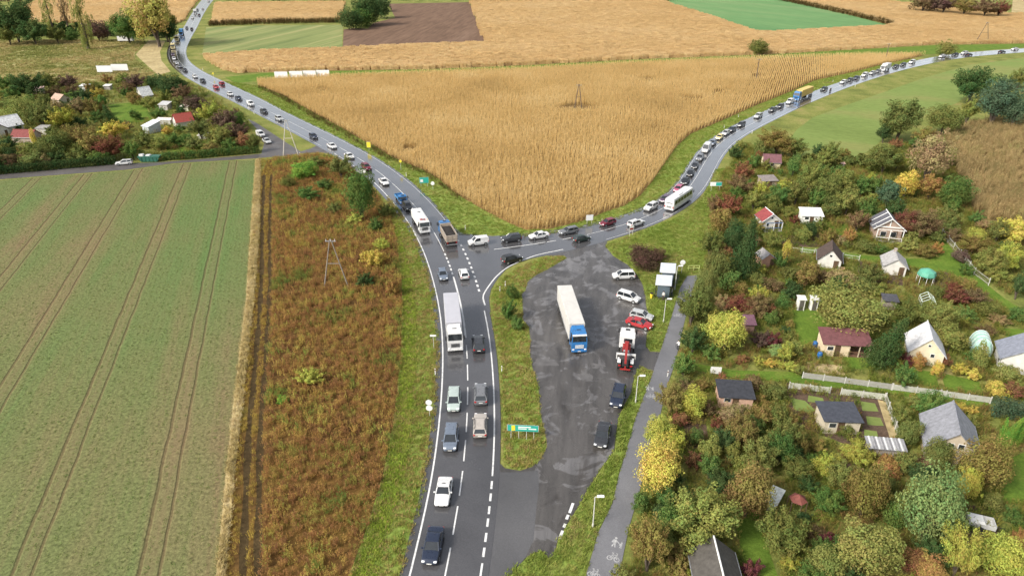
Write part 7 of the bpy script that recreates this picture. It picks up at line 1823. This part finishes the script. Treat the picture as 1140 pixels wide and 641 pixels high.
lane = GP([(1035.5,260.5),(1043.5,257),(1072,293),(1095,313.6),(1119,333),(1160,356),(1150,362),(1105,333),(1082,313.6),(1050,302),(1008,297.5),(960,289.5),(890,280),(890,275),(960,284),(1000,288),(1037,288),(1047.6,280)])
plots = [GP([(892,345),(985,365),(990,420),(890,412)]), GP([(875,420),(1105,445),(1105,460),(985,452),(960,500),(905,500),(875,440)]), GP([(1000,395),(1095,415),(1095,445),(1000,430)])]
lawn5 = GP([(815,570),(842,562),(852,600),(872,660),(838,660),(822,600)])
thicket(GP(garden_r), 175, .8, 2.2, lawn_holes+[lane, lawn5]+plots, PALR, GR, 11, .62)
thicket(GP(garden_l), 55, 1.5, 3.2, [GP([(120,117),(160,113),(170,135),(130,138)])], PALR+['dgreen']*3, GL, 12)

# clipped hedges and the conifer hedge: leafy walls
def hedge(name, label, pts, h, w, c, nl, phrase=None, leaf=.3):
    P = [G(*q) for q in pts]; r = np.random.default_rng(len(pts)*7+nl); o = empty(name, P[0])
    segs = [(a_-P[0], b_-P[0]) for a_, b_ in zip(P[:-1], P[1:])]; Ls = np.array([(b_-a_).length for a_, b_ in segs])
    cs = []
    for (a_, b_), l_ in zip(segs, Ls):
        n = max(2, int(l_/(w*.45)))
        d = (b_-a_).normalized(); s_ = Vector((-d.y, d.x, 0))
        for i in range(n):
            for lat in (-.28, .28):
                for zz in (.25, .62, .86):
                    q = a_+(b_-a_)*((i+.5)/n)+s_*(lat*w+r.normal()*.05)
                    cs.append((q.x, q.y, h*zz*(.94+.12*r.random()), w*.30))
    me = leaf_mesh('foliage', cs, nl, leaf, nl); ob = link_mesh('foliage', me, o); q = LC[c]; ob.color = (*q, 1)
    m = MB()
    for a_, b_ in segs:
        n = max(2, int((b_-a_).length/1.5))
        for i in range(n):
            q = a_+(b_-a_)*((i+.5)/n); m.tube((q.x, q.y, 0), (q.x+.1, q.y, h*.8), .05, .02, 5)
    st = m.build('stems', BARK, o); st['kind'] = 'stuff'
    landmark((P[0]+P[-1])/2, phrase); return tag(o, label, 'hedge')
hedge('hedge', 'dark clipped hedge along the right half of the side road', [(181,178.5),(215,176.5),(250,173.5),(289,170)], 2.0, 1.8, 'green', 9000, 'the clipped roadside hedge')
hedge('hedge', 'overgrown dark hedge along the left half of the side road', [(-30,196.5),(40,190.5),(130,182.5)], 2.1, 2.0, 'dgreen', 9000, 'the overgrown roadside hedge')
hedge('conifer_hedge', 'blue-green conifer hedge right of the long pale fence', [(1101,462),(1150,470)], 2.6, 1.7, 'blueg', 7000, 'the conifer hedge', .16)
# far treeline along the top edge: reads as one mass
ft = []
r_ = random.Random(5)
def far_wood(name, label, x0, x1, y, h, c, n):
    cs = []
    for i in range(n):
        p = G(x0+(x1-x0)*(i+r_.random())/n, y+r_.uniform(-1.2, 0)); hh = h*r_.uniform(.6, 1.1)
        for k in range(4): cs.append((p.x+r_.uniform(-3,3), p.y+r_.uniform(-3,3), hh*(.25+.2*k), hh*.22))
    me = leaf_mesh(name, cs, n*160, 1.3, n); o = link_mesh(name, me); q = LC[c]; o.color = (*q, 1)
    return tag(o, label, 'treeline', kind='stuff')
far_wood('far_treeline', 'dark strip of distant trees along the top edge', 245, 760, 1.2, 7, 'dgreen', 70)
far_wood('thicket', 'dark thicket at the foot of the poplars and yellow tree at upper left', -25, 128, 41, 7.5, 'dgreen', 46)
far_wood('roadside_thicket', 'dark thicket between the white trailer and the far bend', 150, 188, 41, 8, 'dgreen', 14)
far_wood('far_wood', 'distant scrub at the top left corner', -20, 60, 3, 9, 'brown', 14)
far_wood('young_field_hedgerow', 'hedgerow scrub between the young green field and the allotments', 905, 975, 184, 2.2, 'olive', 30)

# ================================================================== LABELS that single each tree and post out
ORD = [''] + [w+' ' for w in 'second third fourth fifth sixth seventh eighth ninth tenth eleventh twelfth thirteenth fourteenth fifteenth sixteenth seventeenth eighteenth nineteenth twentieth'.split()]
def size_word(d): return 'small ' if d < 2.2 else ('' if d < 6 else 'large ')
KN = {'fullbush': 'shrub', 'full': 'tree', 'round': 'tree', 'bush': 'shrub', 'cone': 'conifer', 'poplar': 'columnar tree', 'airy': 'willowy tree'}
def where(p):
    q = Vector((p[0], p[1])); best = min(LANDMARKS, key=lambda k: (k[0]-q).length if k[1] else 1e9)
    d = q-best[0]; D = d.length
    side = ('right of' if d.x > 0 else 'left of') if abs(d.x) > abs(d.y)*.8 else ('behind' if d.y > 0 else 'in front of')
    return D, side+' '+best[1]
bucket = {}
used = {t[6] for t in TREES if t[6]}
for t in TREES:
    if t[6]: continue
    D, w = where(t[1]); bucket.setdefault((size_word(t[5])+CN[t[2]]+' '+KN[t[3]], w), []).append((D, t))
for (nm, w), L_ in bucket.items():
    L_.sort(key=lambda q: q[0])
    for i, (D, t) in enumerate(L_):
        pre = '' if len(L_) == 1 else ('nearest ' if i == 0 else ORD[i]+'nearest ')
        t[6] = (pre+nm+' '+w).strip()
for o, p, c, kind, vis, dia, lb, gr in TREES:
    tag(o, lb, 'shrub' if 'bush' in kind else 'tree', gr)
bm_ = {}
for o, p in MARKERS: D, w = where(p); bm_.setdefault(w, []).append((D, o))
for w, L_ in bm_.items():
    L_.sort(key=lambda q: q[0])
    for i, (D, o) in enumerate(L_): tag(o, ('white marker post ' if len(L_) == 1 else ('nearest' if i == 0 else ORD[i]+'nearest')+' white marker post ')+w, 'marker post', 'roadside marker posts')
